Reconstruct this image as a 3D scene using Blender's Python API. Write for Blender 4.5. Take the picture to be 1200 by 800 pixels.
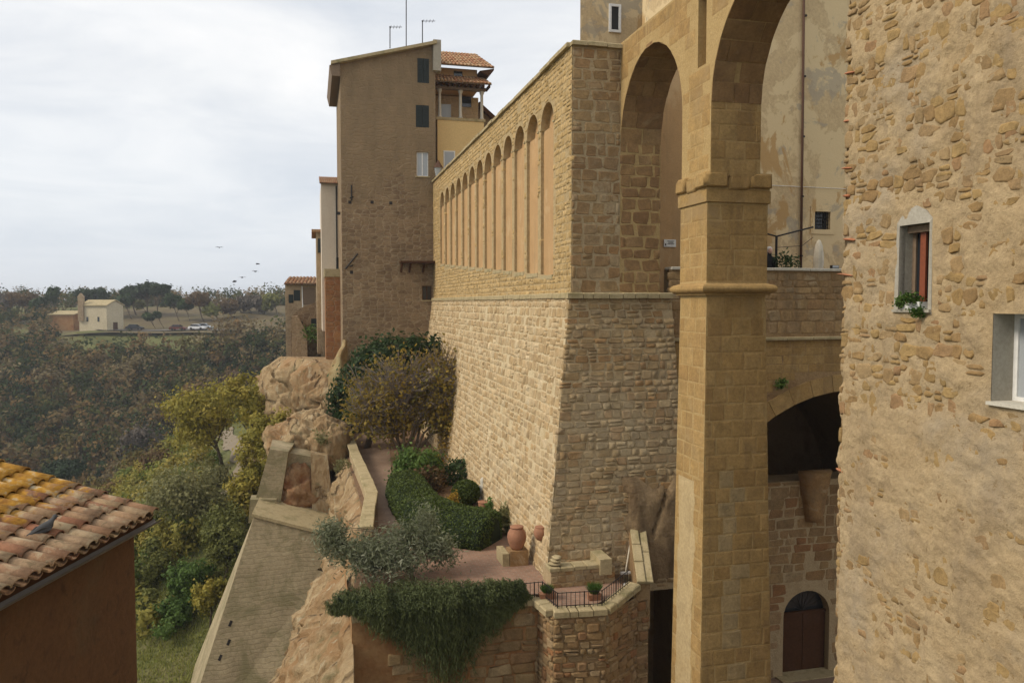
import bpy, math, random
import numpy as np
from mathutils import Vector, Matrix, noise

for o in list(bpy.data.objects): bpy.data.objects.remove(o, do_unlink=True)
SC = bpy.context.scene
COL = SC.collection
random.seed(7); RNG = np.random.default_rng(7)

# ------------------------------------------------------------------ camera
F = 933.0; PITCH = math.atan(45 / 933); VPA = math.atan(235 / 933)
cam = bpy.data.cameras.new('camera'); cam.sensor_width = 36; cam.lens = F / 1200 * 36
cam.clip_start = 0.1; cam.clip_end = 6000
camo = bpy.data.objects.new('camera', cam); COL.objects.link(camo)
camo.rotation_euler = (math.pi / 2 - PITCH, 0, 0)
SC.camera = camo

# ------------------------------------------------------------------ sky, sun, exposure
SUN_EL, SUN_AZ = math.radians(40), math.radians(-106)      # azimuth from +Y, clockwise
sd = Vector((math.sin(SUN_AZ) * math.cos(SUN_EL), math.cos(SUN_AZ) * math.cos(SUN_EL), math.sin(SUN_EL)))
sun = bpy.data.lights.new('sun', 'SUN'); sun.energy = 1.5; sun.angle = math.radians(18); sun.color = (1, .90, .76)
suno = bpy.data.objects.new('sun', sun); COL.objects.link(suno)
suno.rotation_euler = (-sd).to_track_quat('-Z', 'Y').to_euler()
wd = bpy.data.worlds.new('World'); SC.world = wd; wd.use_nodes = True

def nd(nt, typ, ins=None, **props):
    n = nt.nodes.new(typ)
    for k, v in props.items(): setattr(n, k, v)
    for k, v in (ins or {}).items():
        sck = n.inputs[k]
        if isinstance(v, bpy.types.NodeSocket): nt.links.new(v, sck)
        elif isinstance(v, bpy.types.Node): nt.links.new(v.outputs[0], sck)
        else: sck.default_value = v
    return n

def ramp(nt, fac, stops, interp='LINEAR'):
    r = nd(nt, 'ShaderNodeValToRGB', {0: fac}); cr = r.color_ramp; cr.interpolation = interp
    while len(cr.elements) < len(stops): cr.elements.new(0.5)
    for e, (p, c) in zip(cr.elements, stops):
        e.position = p
        e.color = (*c, 1) if len(c) == 3 else c
    return r.outputs[0]

def mixc(nt, f, a, b, mode='MIX'):
    m = nd(nt, 'ShaderNodeMix', data_type='RGBA', blend_type=mode)
    for k, v in ((0, f), (6, a), (7, b)):
        if isinstance(v, bpy.types.NodeSocket): nt.links.new(v, m.inputs[k])
        else: m.inputs[k].default_value = v if k == 0 or len(v) == 4 else (*v, 1)
    return m.outputs[2]

def mth(nt, op, a, b=0.0, c=0.0):
    return nd(nt, 'ShaderNodeMath', {0: a, 1: b, 2: c}, operation=op).outputs[0]

nt = wd.node_tree; nt.nodes.clear()
skyt = nd(nt, 'ShaderNodeTexSky', sky_type='NISHITA', sun_disc=False, sun_elevation=SUN_EL,
          sun_rotation=SUN_AZ % (2 * math.pi), air_density=1.2, dust_density=2.5)
tc = nd(nt, 'ShaderNodeTexCoord'); sx = nd(nt, 'ShaderNodeSeparateXYZ', {0: tc.outputs['Generated']})
zz = mth(nt, 'ADD', mth(nt, 'MAXIMUM', sx.outputs[2], 0.0), 0.10)
cv = nd(nt, 'ShaderNodeCombineXYZ', {0: mth(nt, 'DIVIDE', sx.outputs[0], zz), 1: mth(nt, 'DIVIDE', sx.outputs[1], zz), 2: 0.3})
cn = nd(nt, 'ShaderNodeTexNoise', {'Vector': cv, 'Scale': 1.1, 'Detail': 7.0, 'Roughness': 0.6, 'Distortion': 0.5})
cn2 = nd(nt, 'ShaderNodeTexNoise', {'Vector': cv, 'Scale': 0.3, 'Detail': 3.0})
cf = mth(nt, 'ADD', mth(nt, 'MULTIPLY', cn.outputs[0], .5), mth(nt, 'MULTIPLY', cn2.outputs[0], .5))
cloud = ramp(nt, cf, [(.36, (.58, .62, .68)), (.46, (.72, .74, .77)), (.54, (.84, .845, .85)), (.62, (.92, .91, .90))])
skyc = nd(nt, 'ShaderNodeVectorMath', {0: skyt.outputs[0], 1: (.15, .15, .15)}, operation='MULTIPLY')
low = mth(nt, 'SUBTRACT', 1.0, mth(nt, 'MULTIPLY', mth(nt, 'MAXIMUM', sx.outputs[2], 0.0), 4.0)); 
low = mth(nt, 'MAXIMUM', low, 0.0)
cl2 = mixc(nt, mth(nt, 'MULTIPLY', low, .85), cloud, (.68, .73, .80))
fin = mixc(nt, .93, skyc.outputs[0], cl2)
bg = nd(nt, 'ShaderNodeBackground', {0: fin, 1: .65})
nd(nt, 'ShaderNodeOutputWorld', {0: bg})
vs = SC.view_settings
vs.view_transform = 'Standard'; vs.look = 'None'; vs.gamma = 1; vs.exposure = 0.85; vs.use_curve_mapping = False
SC.render.engine = 'CYCLES'

# ------------------------------------------------------------------ frame helpers: s along the long wall, t to its right, z up
wv = Vector((-math.sin(VPA), math.cos(VPA), 0)); nv = Vector((math.cos(VPA), math.sin(VPA), 0)); UP = Vector((0, 0, 1))
def W(s, t, z): return wv * s + nv * t + UP * z
def ray(px, py):
    u = (px - 600) / F; v = (400 - py) / F
    return Vector((u, math.cos(PITCH) + v * math.sin(PITCH), -math.sin(PITCH) + v * math.cos(PITCH)))
def H(px, py, s=None, t=None, z=None, Y=None):
    r = ray(px, py)
    if s is not None: k = s / r.dot(wv)
    elif t is not None: k = t / r.dot(nv)
    elif z is not None: k = z / r.z
    else: k = Y / r.y
    return r * k
def ST(p): return (p.dot(wv), p.dot(nv), p.z)

# ------------------------------------------------------------------ objects
WL = {}
def thing(name, label, cat, loc, group=None, kind=None):
    o = bpy.data.objects.new(name, None); COL.objects.link(o); o.location = loc; o.empty_display_size = .2
    o['label'] = label; o['category'] = cat
    if group: o['group'] = group
    WL[o.name] = Vector(loc); return o

class MB:
    def __init__(s): s.v = []; s.f = []; s.r = []
    def add(s, vs, fs, r=None):
        b = len(s.v); s.v.extend(tuple(q) for q in vs); s.f.extend([tuple(b + i for i in f) for f in fs])
        s.r.extend([random.random() if r is None else r] * len(fs))
    def quad(s, a, b, c, d): s.add((a, b, c, d), ((0, 1, 2, 3),))
    def hexa(s, p):      # 8 corners: bottom loop 0-3, top loop 4-7
        s.add(p, ((3, 2, 1, 0), (4, 5, 6, 7), (0, 1, 5, 4), (1, 2, 6, 5), (2, 3, 7, 6), (3, 0, 4, 7)))
    def stbox(s, s0, s1, t0, t1, z0, z1):
        s.hexa([W(s0, t0, z0), W(s0, t1, z0), W(s1, t1, z0), W(s1, t0, z0), W(s0, t0, z1), W(s0, t1, z1), W(s1, t1, z1), W(s1, t0, z1)])
    def obox(s, c, u, v, w, du, dv, dw):   # oriented box, half sizes
        c = Vector(c); p = []
        for a in (-dw, dw):
            for x, y in ((-du, -dv), (du, -dv), (du, dv), (-du, dv)): p.append(c + u * x + v * y + w * a)
        s.hexa(p)
    def tube(s, pts, rad, n=6, cap=True, r=None):
        pts = [Vector(p) for p in pts]
        if not isinstance(rad, (list, tuple)): rad = [rad] * len(pts)
        vs = []; prev = None
        for i, p in enumerate(pts):
            d = (pts[min(i + 1, len(pts) - 1)] - pts[max(i - 1, 0)])
            d = d.normalized() if d.length > 1e-9 else UP
            a = prev if prev is not None else (Vector((1, 0, 0)) if abs(d.x) < .9 else Vector((0, 1, 0)))
            a = (a - d * a.dot(d))
            a = a.normalized() if a.length > 1e-6 else d.orthogonal().normalized()
            prev = a; b = d.cross(a)
            for k in range(n):
                an = 2 * math.pi * k / n; vs.append(p + (a * math.cos(an) + b * math.sin(an)) * rad[i])
        fs = []
        for i in range(len(pts) - 1):
            for k in range(n): fs.append((i * n + k, i * n + (k + 1) % n, (i + 1) * n + (k + 1) % n, (i + 1) * n + k))
        if cap: fs.append(tuple(range(n - 1, -1, -1))); fs.append(tuple((len(pts) - 1) * n + k for k in range(n)))
        s.add(vs, fs, r)
    def lathe(s, base, prof, n=16):
        base = Vector(base); vs = []; fs = []
        for r, z in prof:
            for k in range(n):
                a = 2 * math.pi * k / n; vs.append(base + Vector((r * math.cos(a), r * math.sin(a), z)))
        for i in range(len(prof) - 1):
            for k in range(n): fs.append((i * n + k, i * n + (k + 1) % n, (i + 1) * n + (k + 1) % n, (i + 1) * n + k))
        fs.append(tuple(range(n - 1, -1, -1))); fs.append(tuple((len(prof) - 1) * n + k for k in range(n)))
        s.add(vs, fs)
    def build(s, name, mat, parent=None, label=None, cat=None, group=None, kind=None, smooth=False, loc=None):
        me = bpy.data.meshes.new(name)
        off = WL[parent.name] if parent else (Vector(loc) if loc is not None else Vector((0, 0, 0)))
        if parent is None and loc is None and cat:
            a = np.array(s.v); off = Vector((a[:, 0].mean(), a[:, 1].mean(), a[:, 2].min()))
        a = np.array(s.v, dtype=np.float32) - np.array(off, dtype=np.float32)
        me.from_pydata(a.tolist(), [], s.f)
        at = me.attributes.new('rnd', 'FLOAT', 'FACE'); at.data.foreach_set('value', np.array(s.r, dtype=np.float32))
        if smooth: me.polygons.foreach_set('use_smooth', [True] * len(s.f))
        me.materials.append(mat); me.update()
        o = bpy.data.objects.new(name, me); COL.objects.link(o)
        if parent: o.parent = parent
        else: o.location = off
        WL[o.name] = off
        if label: o['label'] = label
        if cat: o['category'] = cat
        if group: o['group'] = group
        if kind: o['kind'] = kind
        return o

def np_mesh(name, verts, faces, mat, rnd=None, parent=None, label=None, cat=None, group=None, kind=None, smooth=False, loc=None):
    """verts (n,3), faces (m,k) arrays"""
    off = WL[parent.name] if parent else (Vector(loc) if loc is not None else Vector((0, 0, 0)))
    me = bpy.data.meshes.new(name); m, k = faces.shape
    me.vertices.add(len(verts)); me.vertices.foreach_set('co', (verts - np.array(off)).astype(np.float32).ravel())
    me.loops.add(m * k); me.loops.foreach_set('vertex_index', faces.astype(np.int32).ravel())
    me.polygons.add(m); me.polygons.foreach_set('loop_start', np.arange(0, m * k, k, dtype=np.int32))
    me.update(calc_edges=True); me.validate()
    at = me.attributes.new('rnd', 'FLOAT', 'FACE')
    at.data.foreach_set('value', (RNG.random(m) if rnd is None else rnd).astype(np.float32))
    if smooth: me.polygons.foreach_set('use_smooth', np.ones(m, dtype=bool))
    me.materials.append(mat)
    o = bpy.data.objects.new(name, me); COL.objects.link(o)
    if parent: o.parent = parent
    else: o.location = off
    WL[o.name] = off
    if label: o['label'] = label
    if cat: o['category'] = cat
    if group: o['group'] = group
    if kind: o['kind'] = kind
    return o

def fbm(p, sc, oct=4): return noise.fractal(Vector(p) * sc, 1.0, 2.1, oct)

# ------------------------------------------------------------------ materials
def newmat(name):
    m = bpy.data.materials.new(name); m.use_nodes = True; nt = m.node_tree; nt.nodes.clear()
    return m, nt
def finish(nt, col, rough=.9, bump=None, bstr=.4, bdist=.02, spec=.25, metal=0.0, extra=None):
    ins = {'Base Color': col if isinstance(col, bpy.types.NodeSocket) else (*col, 1), 'Roughness': rough, 'Metallic': metal, 'Specular IOR Level': spec}
    b = nd(nt, 'ShaderNodeBsdfPrincipled', ins)
    if bump is not None:
        bp = nd(nt, 'ShaderNodeBump', {'Strength': bstr, 'Distance': bdist, 'Height': bump}); nt.links.new(bp.outputs[0], b.inputs['Normal'])
    nd(nt, 'ShaderNodeOutputMaterial', {0: b})
def pos(nt): return nd(nt, 'ShaderNodeNewGeometry').outputs['Position']
def nz(nt, v, sc, det=4.0, rough=.6, dist=0.0): return nd(nt, 'ShaderNodeTexNoise', {'Vector': v, 'Scale': sc, 'Detail': det, 'Roughness': rough, 'Distortion': dist}).outputs[0]
def sclv(nt, v, x): return nd(nt, 'ShaderNodeVectorMath', {0: v, 1: x}, operation='MULTIPLY').outputs[0]

def gold(c): return (c[0] * 1.0, c[1] * .97, c[2] * .89)
def stone_mat(name, cols, var=.5, bump=.5, bd=.03, stains=(), fs=14.0, grime=.5):
    m, nt = newmat(name); P = pos(nt)
    r = mth(nt, 'FRACT', mth(nt, 'ADD', nd(nt, 'ShaderNodeObjectInfo').outputs['Random'], nd(nt, 'ShaderNodeAttribute', attribute_name='rnd').outputs['Fac']))
    k = len(cols); c = ramp(nt, r, [(i / max(1, k - 1), gold(q)) for i, q in enumerate(cols)])
    n1 = nz(nt, P, 3.0, 5.0); n2 = nz(nt, P, fs, 6.0, .7)
    c = mixc(nt, var, c, ramp(nt, n1, [(.3, (.45, .45, .45)), (.7, (1.25, 1.2, 1.15))]), 'MULTIPLY')
    c = mixc(nt, .55, c, ramp(nt, n2, [(.3, (.55, .53, .5)), (.65, (1.15, 1.15, 1.15))]), 'MULTIPLY')
    pit = nd(nt, 'ShaderNodeTexVoronoi', {'Vector': P, 'Scale': fs * 1.3}).outputs[0]
    c = mixc(nt, ramp(nt, pit, [(.08, (.45, .45, .45)), (.2, (0, 0, 0))]), c, (.06, .045, .03))
    for (sc, lo, hi, colr, amt, *st_) in stains:
        f = ramp(nt, nz(nt, sclv(nt, P, st_[0]) if st_ else P, sc, 5.0, .65, .6), [(lo, (0, 0, 0)), (hi, (amt, amt, amt))])
        c = mixc(nt, f, c, gold(colr))
    finish(nt, c, .95, mth(nt, 'ADD', n2, mth(nt, 'MULTIPLY', n1, .8)), bump, bd)
    return m

def rough_mat(name, cols, sc=1.5, det=6.0, bump=.5, bd=.03, bsc=20.0, stains=(), stretch=(1, 1, 1), rough=.95, spec=.2, cracks=0.0):
    m, nt = newmat(name); P = sclv(nt, pos(nt), stretch)
    n1 = nz(nt, P, sc, det, .65, .3); k = len(cols)
    c = ramp(nt, n1, [(.25 + .5 * i / max(1, k - 1), gold(q)) for i, q in enumerate(cols)])
    n2 = nz(nt, P, bsc, 6.0, .7)
    c = mixc(nt, .5, c, ramp(nt, n2, [(.3, (.6, .58, .55)), (.65, (1.12, 1.12, 1.12))]), 'MULTIPLY')
    for (s2, lo, hi, colr, amt, str2) in stains:
        f = ramp(nt, nz(nt, sclv(nt, pos(nt), str2), s2, 6.0, .65, .5), [(lo, (0, 0, 0)), (hi, (amt, amt, amt))])
        c = mixc(nt, f, c, gold(colr))
    hgt = mth(nt, 'ADD', n2, mth(nt, 'MULTIPLY', n1, 1.5))
    if cracks:
        wv_ = nd(nt, 'ShaderNodeVectorMath', {0: sclv(nt, pos(nt), (.9, .9, .28)), 1: nd(nt, 'ShaderNodeTexNoise', {'Vector': pos(nt), 'Scale': .8, 'Detail': 5.0}).outputs[1]}, operation='ADD').outputs[0]
        for sc_, wd2 in ((cracks, .035),):
            vd = nd(nt, 'ShaderNodeTexVoronoi', {'Vector': wv_, 'Scale': sc_}, feature='DISTANCE_TO_EDGE').outputs[0]; cf_ = ramp(nt, mth(nt, 'ADD', vd, mth(nt, 'MULTIPLY', mth(nt, 'MAXIMUM', mth(nt, 'SUBTRACT', n1, .47), 0.0), .5)), [(0, (.6, .6, .6)), (wd2, (0, 0, 0))])
            c = mixc(nt, cf_, c, (.07, .042, .022)); hgt = mth(nt, 'SUBTRACT', hgt, mth(nt, 'MULTIPLY', cf_, 1.6))
    finish(nt, c, rough, hgt, bump, bd, spec)
    return m

def plain(name, col, rough=.6, metal=0.0, var=.3, sc=8.0, spec=.3):
    m, nt = newmat(name); P = pos(nt); n1 = nz(nt, P, sc, 5.0)
    c = mixc(nt, var, col, ramp(nt, n1, [(.3, (.5, .5, .5)), (.7, (1.2, 1.2, 1.2))]), 'MULTIPLY')
    finish(nt, c, rough, n1, .15, .01, spec, metal); return m

def leaf_mat(name, cols, trans=.35, patch=0.0, psc=.6):
    m, nt = newmat(name)
    r = nd(nt, 'ShaderNodeAttribute', attribute_name='rnd').outputs['Fac']
    if patch: r = mth(nt, 'ADD', mth(nt, 'MULTIPLY', r, 1 - patch), mth(nt, 'MULTIPLY', ramp(nt, nz(nt, pos(nt), psc, 3.0), [(.35, (0, 0, 0)), (.65, (1, 1, 1))]), patch))
    k = len(cols); c = ramp(nt, r, [(i / max(1, k - 1), q) for i, q in enumerate(cols)])
    d = nd(nt, 'ShaderNodeBsdfPrincipled', {'Base Color': c, 'Roughness': .65, 'Specular IOR Level': .2}); t = nd(nt, 'ShaderNodeBsdfTranslucent', {0: c})
    x = nd(nt, 'ShaderNodeMixShader', {0: trans, 1: d.outputs[0], 2: t.outputs[0]})
    nd(nt, 'ShaderNodeOutputMaterial', {0: x}); return m

OCH = (.32, .20, .085); TAN = (.42, .29, .145); PALE = (.52, .40, .23); GRY = (.36, .30, .21); RED = (.30, .13, .05); DRK = (.19, .12, .06)
M = {}
M['ashlar'] = stone_mat('ashlar tufa', [(.36, .24, .10), (.40, .27, .115), (.34, .22, .09), (.42, .29, .13), (.38, .25, .105)], .4, .45, .02, [(.5, .52, .75, (.25, .155, .07), .5), (1.6, .6, .72, (.45, .345, .19), .5), (1.6, .54, .68, (.19, .125, .065), .6, (1, 1, .12)), (.35, .56, .66, (.30, .215, .115), .6)])
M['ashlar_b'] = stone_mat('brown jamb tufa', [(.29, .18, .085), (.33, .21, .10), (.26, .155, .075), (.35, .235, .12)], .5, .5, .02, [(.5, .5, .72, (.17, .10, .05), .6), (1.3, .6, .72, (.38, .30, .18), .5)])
M['ashlar_grey'] = stone_mat('patched grey ashlar', [(.37, .275, .145), (.40, .305, .17)], .5, .5, .02)
M['render_pale'] = rough_mat('pale worn render', [(.38, .29, .165), (.48, .375, .22), (.42, .31, .165)], 1.2, bump=.5, bd=.03, bsc=12)
M['rubble'] = stone_mat('rubble tufa', [(.36, .29, .19), (.40, .30, .17), (.34, .245, .13), (.30, .23, .145), (.45, .35, .21), (.31, .20, .10), (.38, .24, .12)], .6, .7, .03, [(.35, .5, .68, (.29, .175, .075), .6), (.9, .6, .72, (.16, .12, .08), .5), (1.4, .6, .7, (.50, .43, .31), .5), (1.1, .55, .68, (.17, .125, .08), .55, (1, 1, .14)), (.25, .5, .62, (.38, .32, .225), .5)])
M['rubble_but'] = stone_mat('weathered ochre blocks', [(.34, .23, .115), (.38, .27, .145), (.31, .20, .10), (.36, .275, .17), (.33, .20, .095)], .55, .6, .03, [(.35, .48, .66, (.23, .145, .075), .65), (.9, .58, .7, (.15, .105, .065), .5), (1.2, .58, .68, (.43, .36, .25), .6), (1.3, .54, .68, (.13, .095, .06), .6, (1, 1, .12))])
M['rubble_w'] = stone_mat('pale rubble', [(.47, .365, .225), (.54, .43, .28), (.43, .31, .17), (.50, .39, .25), (.39, .285, .16), (.58, .48, .33)], .55, .6, .03, [(.3, .54, .72, (.36, .235, .11), .55), (1.2, .58, .7, (.60, .51, .37), .6), (.7, .62, .72, (.25, .17, .10), .4)])
M['rubble_up'] = stone_mat('upper rubble', [(.48, .35, .175), (.52, .385, .2), (.42, .295, .135), (.46, .33, .155)], .45, .5, .03, [(.5, .55, .75, (.30, .20, .08), .5)])
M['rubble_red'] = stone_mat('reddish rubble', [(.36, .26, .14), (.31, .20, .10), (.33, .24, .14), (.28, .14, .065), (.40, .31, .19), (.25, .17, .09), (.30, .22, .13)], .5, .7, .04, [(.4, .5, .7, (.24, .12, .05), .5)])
M['mortar'] = rough_mat('lime mortar', [(.36, .27, .16), (.43, .34, .22), (.32, .235, .13)], 2.0, bump=.8, bd=.04, bsc=16)
M['mortar_w'] = rough_mat('pale mortar', [(.48, .39, .25), (.58, .485, .33), (.43, .33, .19)], 1.0, bump=.8, bd=.04, bsc=14)
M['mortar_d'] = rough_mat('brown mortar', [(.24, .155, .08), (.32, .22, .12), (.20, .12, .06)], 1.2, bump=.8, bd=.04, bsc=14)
M['mortar_o'] = rough_mat('ochre mortar', [(.38, .265, .12), (.43, .31, .15), (.35, .24, .105)], 1.2, bump=.6, bd=.03, bsc=16)
M['plaster_o'] = rough_mat('orange plaster', [(.45, .285, .145), (.50, .325, .17), (.40, .25, .125)], .8, bump=.15, bd=.01, bsc=30, stains=[(.6, .5, .75, (.35, .225, .115), .6, (1, 1, .3)), (2.2, .52, .68, (.33, .23, .13), .6, (1, 1, .10)), (1.1, .56, .64, (.52, .38, .23), .6, (1, 1, .7)), (5.0, .6, .7, (.28, .18, .09), .5, (1, 1, .35))])
M['coping'] = rough_mat('coping stone', [(.33, .27, .155), (.42, .35, .22), (.27, .22, .12)], 2.5, bump=.5, bd=.02, stains=[(1.5, .52, .7, (.17, .155, .07), .7, (1, 1, 1))])
M['housewall'] = rough_mat('old plaster', [(.32, .24, .15), (.425, .325, .20), (.37, .27, .155)], 1.1, bump=1.0, bd=.03, bsc=16,
    stains=[(.35, .5, .66, (.34, .285, .215), .75, (1, 1, 1)), (.8, .55, .68, (.475, .37, .235), .7, (1, 1, 1)), (1.4, .54, .68, (.23, .175, .115), .5, (1, 1, .3)), (9, .60, .68, (.22, .155, .08), .7, (1, 1, 1)), (2.2, .62, .7, (.25, .20, .14), .5, (1, 1, .5))])
M['housestone'] = stone_mat('embedded stones', [(.32, .215, .095), (.37, .26, .12), (.29, .19, .09), (.35, .255, .14), (.31, .19, .10)], .5, .7, .03)
M['redbrick'] = stone_mat('old red brick', [(.40, .15, .075), (.46, .2, .11), (.36, .17, .1)], .4, .5, .02)
M['rock'] = rough_mat('tufa rock', [(.24, .155, .08), (.35, .25, .14), (.41, .31, .19), (.29, .195, .105), (.44, .345, .22), (.27, .175, .095)], .7, bump=1.0, bd=.14, bsc=5.0, stretch=(1, 1, .5),
    stains=[(.25, .53, .64, (.30, .17, .08), .7, (1, 1, .5)), (.9, .6, .68, (.14, .085, .045), .6, (1, 1, .4)), (1.1, .57, .67, (.14, .135, .07), .65, (1, 1, 1)), (2.6, .6, .66, (.47, .41, .30), .7, (1, 1, .22))], cracks=.42)
M['rock_red'] = rough_mat('red tufa', [(.13, .055, .028), (.22, .105, .05), (.32, .205, .115), (.17, .075, .035)], 1.1, bump=1.0, bd=.08, bsc=6.0)
M['yellow_rock'] = rough_mat('lichened rock', [(.25, .20, .09), (.34, .28, .155), (.25, .17, .085), (.30, .27, .12)], 1.2, bump=.9, bd=.05, bsc=6.0)
M['iron'] = plain('dark iron', (.03, .026, .024), .6, .5)
M['rust'] = plain('rusty iron', (.10, .05, .03), .8)
M['terracotta'] = plain('terracotta', (.33, .16, .09), .85, var=.45, sc=5)
M['white'] = plain('white paint', (.75, .74, .70), .6)
M['wood_red'] = plain('red brown wood', (.22, .06, .025), .5, var=.4, sc=20)
M['wood'] = plain('weathered wood', (.20, .14, .09), .8, var=.5, sc=14)
M['wood_dark'] = plain('dark door wood', (.075, .034, .016), .8, var=.5, sc=10, spec=.1)
M['shutter'] = plain('dark green shutter', (.018, .026, .024), .6)
M['grey_plaster'] = rough_mat('grey cement', [(.33, .31, .27), (.40, .38, .34)], 2.5, bump=.3, bd=.01)
M['bark'] = rough_mat('bark', [(.09, .07, .05), (.16, .13, .10)], 6.0, bump=.8, bd=.03)
M['soil'] = rough_mat('soil', [(.14, .085, .05), (.21, .135, .085), (.11, .07, .04)], 1.5, bump=.7, bd=.05, bsc=8)
M['path'] = rough_mat('earth path', [(.20, .135, .10), (.26, .185, .14), (.17, .115, .085)], .8, bump=.4, bd=.03, bsc=10)
m, nt = newmat('window glass'); finish(nt, (.02, .024, .028), .08, spec=.6); M['glass'] = m
m, nt = newmat('pale curtain glass'); finish(nt, (.35, .37, .38), .15, spec=.6); M['glass_pale'] = m

# ------------------------------------------------------------------ stones
def stone_shape(rg, rough=.12, cham=.12, pillow=.25):
    """unit stone: x,y in -.5...5, front about z=0, back z=-1 ; returns verts, faces"""
    c = cham
    pts = [(-.5 + c, -.5), (.5 - c, -.5), (.5, -.5 + c), (.5, .5 - c), (.5 - c, .5), (-.5 + c, .5), (-.5, .5 - c), (-.5, -.5 + c)]
    j = lambda a: (rg.random() - .5) * a
    out = [(x + j(rough), y + j(rough)) for x, y in pts]
    vs = [(x, y, -1) for x, y in out] + [(x, y, -pillow * (.7 + .6 * rg.random())) for x, y in out] + [(x * .76 + j(.05), y * .76 + j(.05), pillow * .5 * rg.random()) for x, y in out]
    fs = []
    for a in (0, 8):
        for k in range(8): fs.append((a + k, a + (k + 1) % 8, a + 8 + (k + 1) % 8, a + 8 + k))
    fs.append(tuple(range(16, 24)))
    return vs, fs
def patch_shape(rg):
    n = 10; ra = [rg.uniform(.38, .54) for _ in range(n)]; an = [2 * math.pi * (i + rg.uniform(-.25, .25)) / n for i in range(n)]
    out = [(r * math.cos(a) * 1.05, r * math.sin(a) * 1.05) for r, a in zip(ra, an)]
    vs = [(x, y, -1) for x, y in out] + [(x, y, -.16) for x, y in out] + [(x * .86, y * .86, rg.uniform(-.03, .05)) for x, y in out] + [(0, 0, rg.uniform(-.02, .08))]
    fs = [(a + k, a + (k + 1) % n, a + n + (k + 1) % n, a + n + k) for a in (0, n) for k in range(n)] + [(2 * n + k, 2 * n + (k + 1) % n, 3 * n) for k in range(n)]
    return vs, fs
SL = {}
def stone_lib(kind, mat):
    key = (kind, mat.name)
    if key in SL: return SL[key]
    rg = random.Random(hash(kind) % 1000 if False else len(kind)); L = []
    par = {'ashlar': (.03, .02, .035), 'rubble': (.18, .10, .17), 'bed': (.34, .20, .12), 'lump': (.28, .24, .6)}[kind]
    for i in range(10):
        vs, fs = patch_shape(rg) if kind == 'lump' else stone_shape(rg, *par); me = bpy.data.meshes.new('stone_' + kind); me.from_pydata(vs, [], fs)
        at = me.attributes.new('rnd', 'FLOAT', 'FACE'); at.data.foreach_set('value', [i * .137] * len(fs))
        if kind != 'ashlar': me.polygons.foreach_set('use_smooth', [True] * (len(fs) - 1) + [kind == 'lump'])
        me.materials.append(mat); me.update(); L.append((me, vs, fs))
    SL[key] = L; return L

class Frame:
    def __init__(s, O, U, V): s.O = Vector(O); s.U = Vector(U).normalized(); s.V = Vector(V).normalized(); s.N = s.U.cross(s.V).normalized()
    def p(s, u, v, n=0): return s.O + s.U * u + s.V * v + s.N * n

def courses(w, h, ch, cw, seed, mask=None, skip=0.0, wob=0.0, split=0.0):
    rg = random.Random(seed); out = []; v = 0.0
    while v < h - .05:
        dh = rg.uniform(*ch); dh = min(dh, h - v)
        if h - v - dh < ch[0] * .5: dh = h - v
        u = -rg.random() * cw[0] * .8
        while u < w:
            dw = rg.uniform(*cw); a, b = max(0, u), min(w, u + dw); u += dw
            if b - a < cw[0] * .3 or rg.random() < skip: continue
            wv_ = (rg.random() - .5) * wob
            cells = [(a, b, v + wv_, v + dh + wv_)]
            if rg.random() < split and dh > ch[0] * 1.2:
                q = v + dh * rg.uniform(.4, .6); cells = [(a, b, v + wv_, q + wv_), (a, b, q + wv_, v + dh + wv_)]
            for c in cells:
                if mask is None or mask(*c): out.append(c)
        v += dh
    return out

def lay(parent, fr, rects, kind, mat, depth=.12, gap=.02, proud=.03, cap=300, name='stone', seed=1, jit=0.0, rest_name='small_stone', rot=0.0, store=None):
    """each rect one stone; the biggest in view are objects, the rest one joined part"""
    rg = random.Random(seed); L = stone_lib(kind, mat)
    items = []
    for (a, b, c, d) in rects:
        cen = fr.p((a + b) / 2, (c + d) / 2); items.append(((b - a) * (d - c) / max(cen.length, 1) ** 2, a, b, c, d))
    items.sort(reverse=True); big = items[:cap]; rest = items[cap:]
    R = Matrix((fr.U, fr.V, fr.N)).transposed(); pl = WL[parent.name]
    for it in big:
        _, a, b, c, d = it; g = gap * rg.uniform(.6, 1.4); me = rg.choice(L)[0]
        o = bpy.data.objects.new(name, me); COL.objects.link(o); o.parent = parent
        pr = proud * rg.uniform(.2, 1.0)
        p = fr.p((a + b) / 2, (c + d) / 2, pr) - pl
        rz = Matrix.Rotation(rg.uniform(-rot, rot), 3, 'Z')
        f = 1 if rg.random() < .5 else -1
        Sm = Matrix.Diagonal((max(b - a - g, .03), max(d - c - g, .03), depth))
        if f < 0: rz = rz @ Matrix.Rotation(math.pi, 3, 'Z')
        o.matrix_local = Matrix.Translation(p) @ (R @ rz @ Sm).to_4x4()
    if rest:
        mb = MB()
        for it in rest:
            _, a, b, c, d = it; g = gap * rg.uniform(.6, 1.4); _, vs, fs = rg.choice(L); pr = proud * rg.uniform(.2, 1.0)
            w, h = max(b - a - g, .03), max(d - c - g, .03)
            mb.add([fr.p((a + b) / 2 + x * w, (c + d) / 2 + y * h, pr + z * depth) for x, y, z in vs], fs, rg.random())
        mb.build(rest_name, mat, parent, kind='stuff', smooth=(kind != 'ashlar'))

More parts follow.
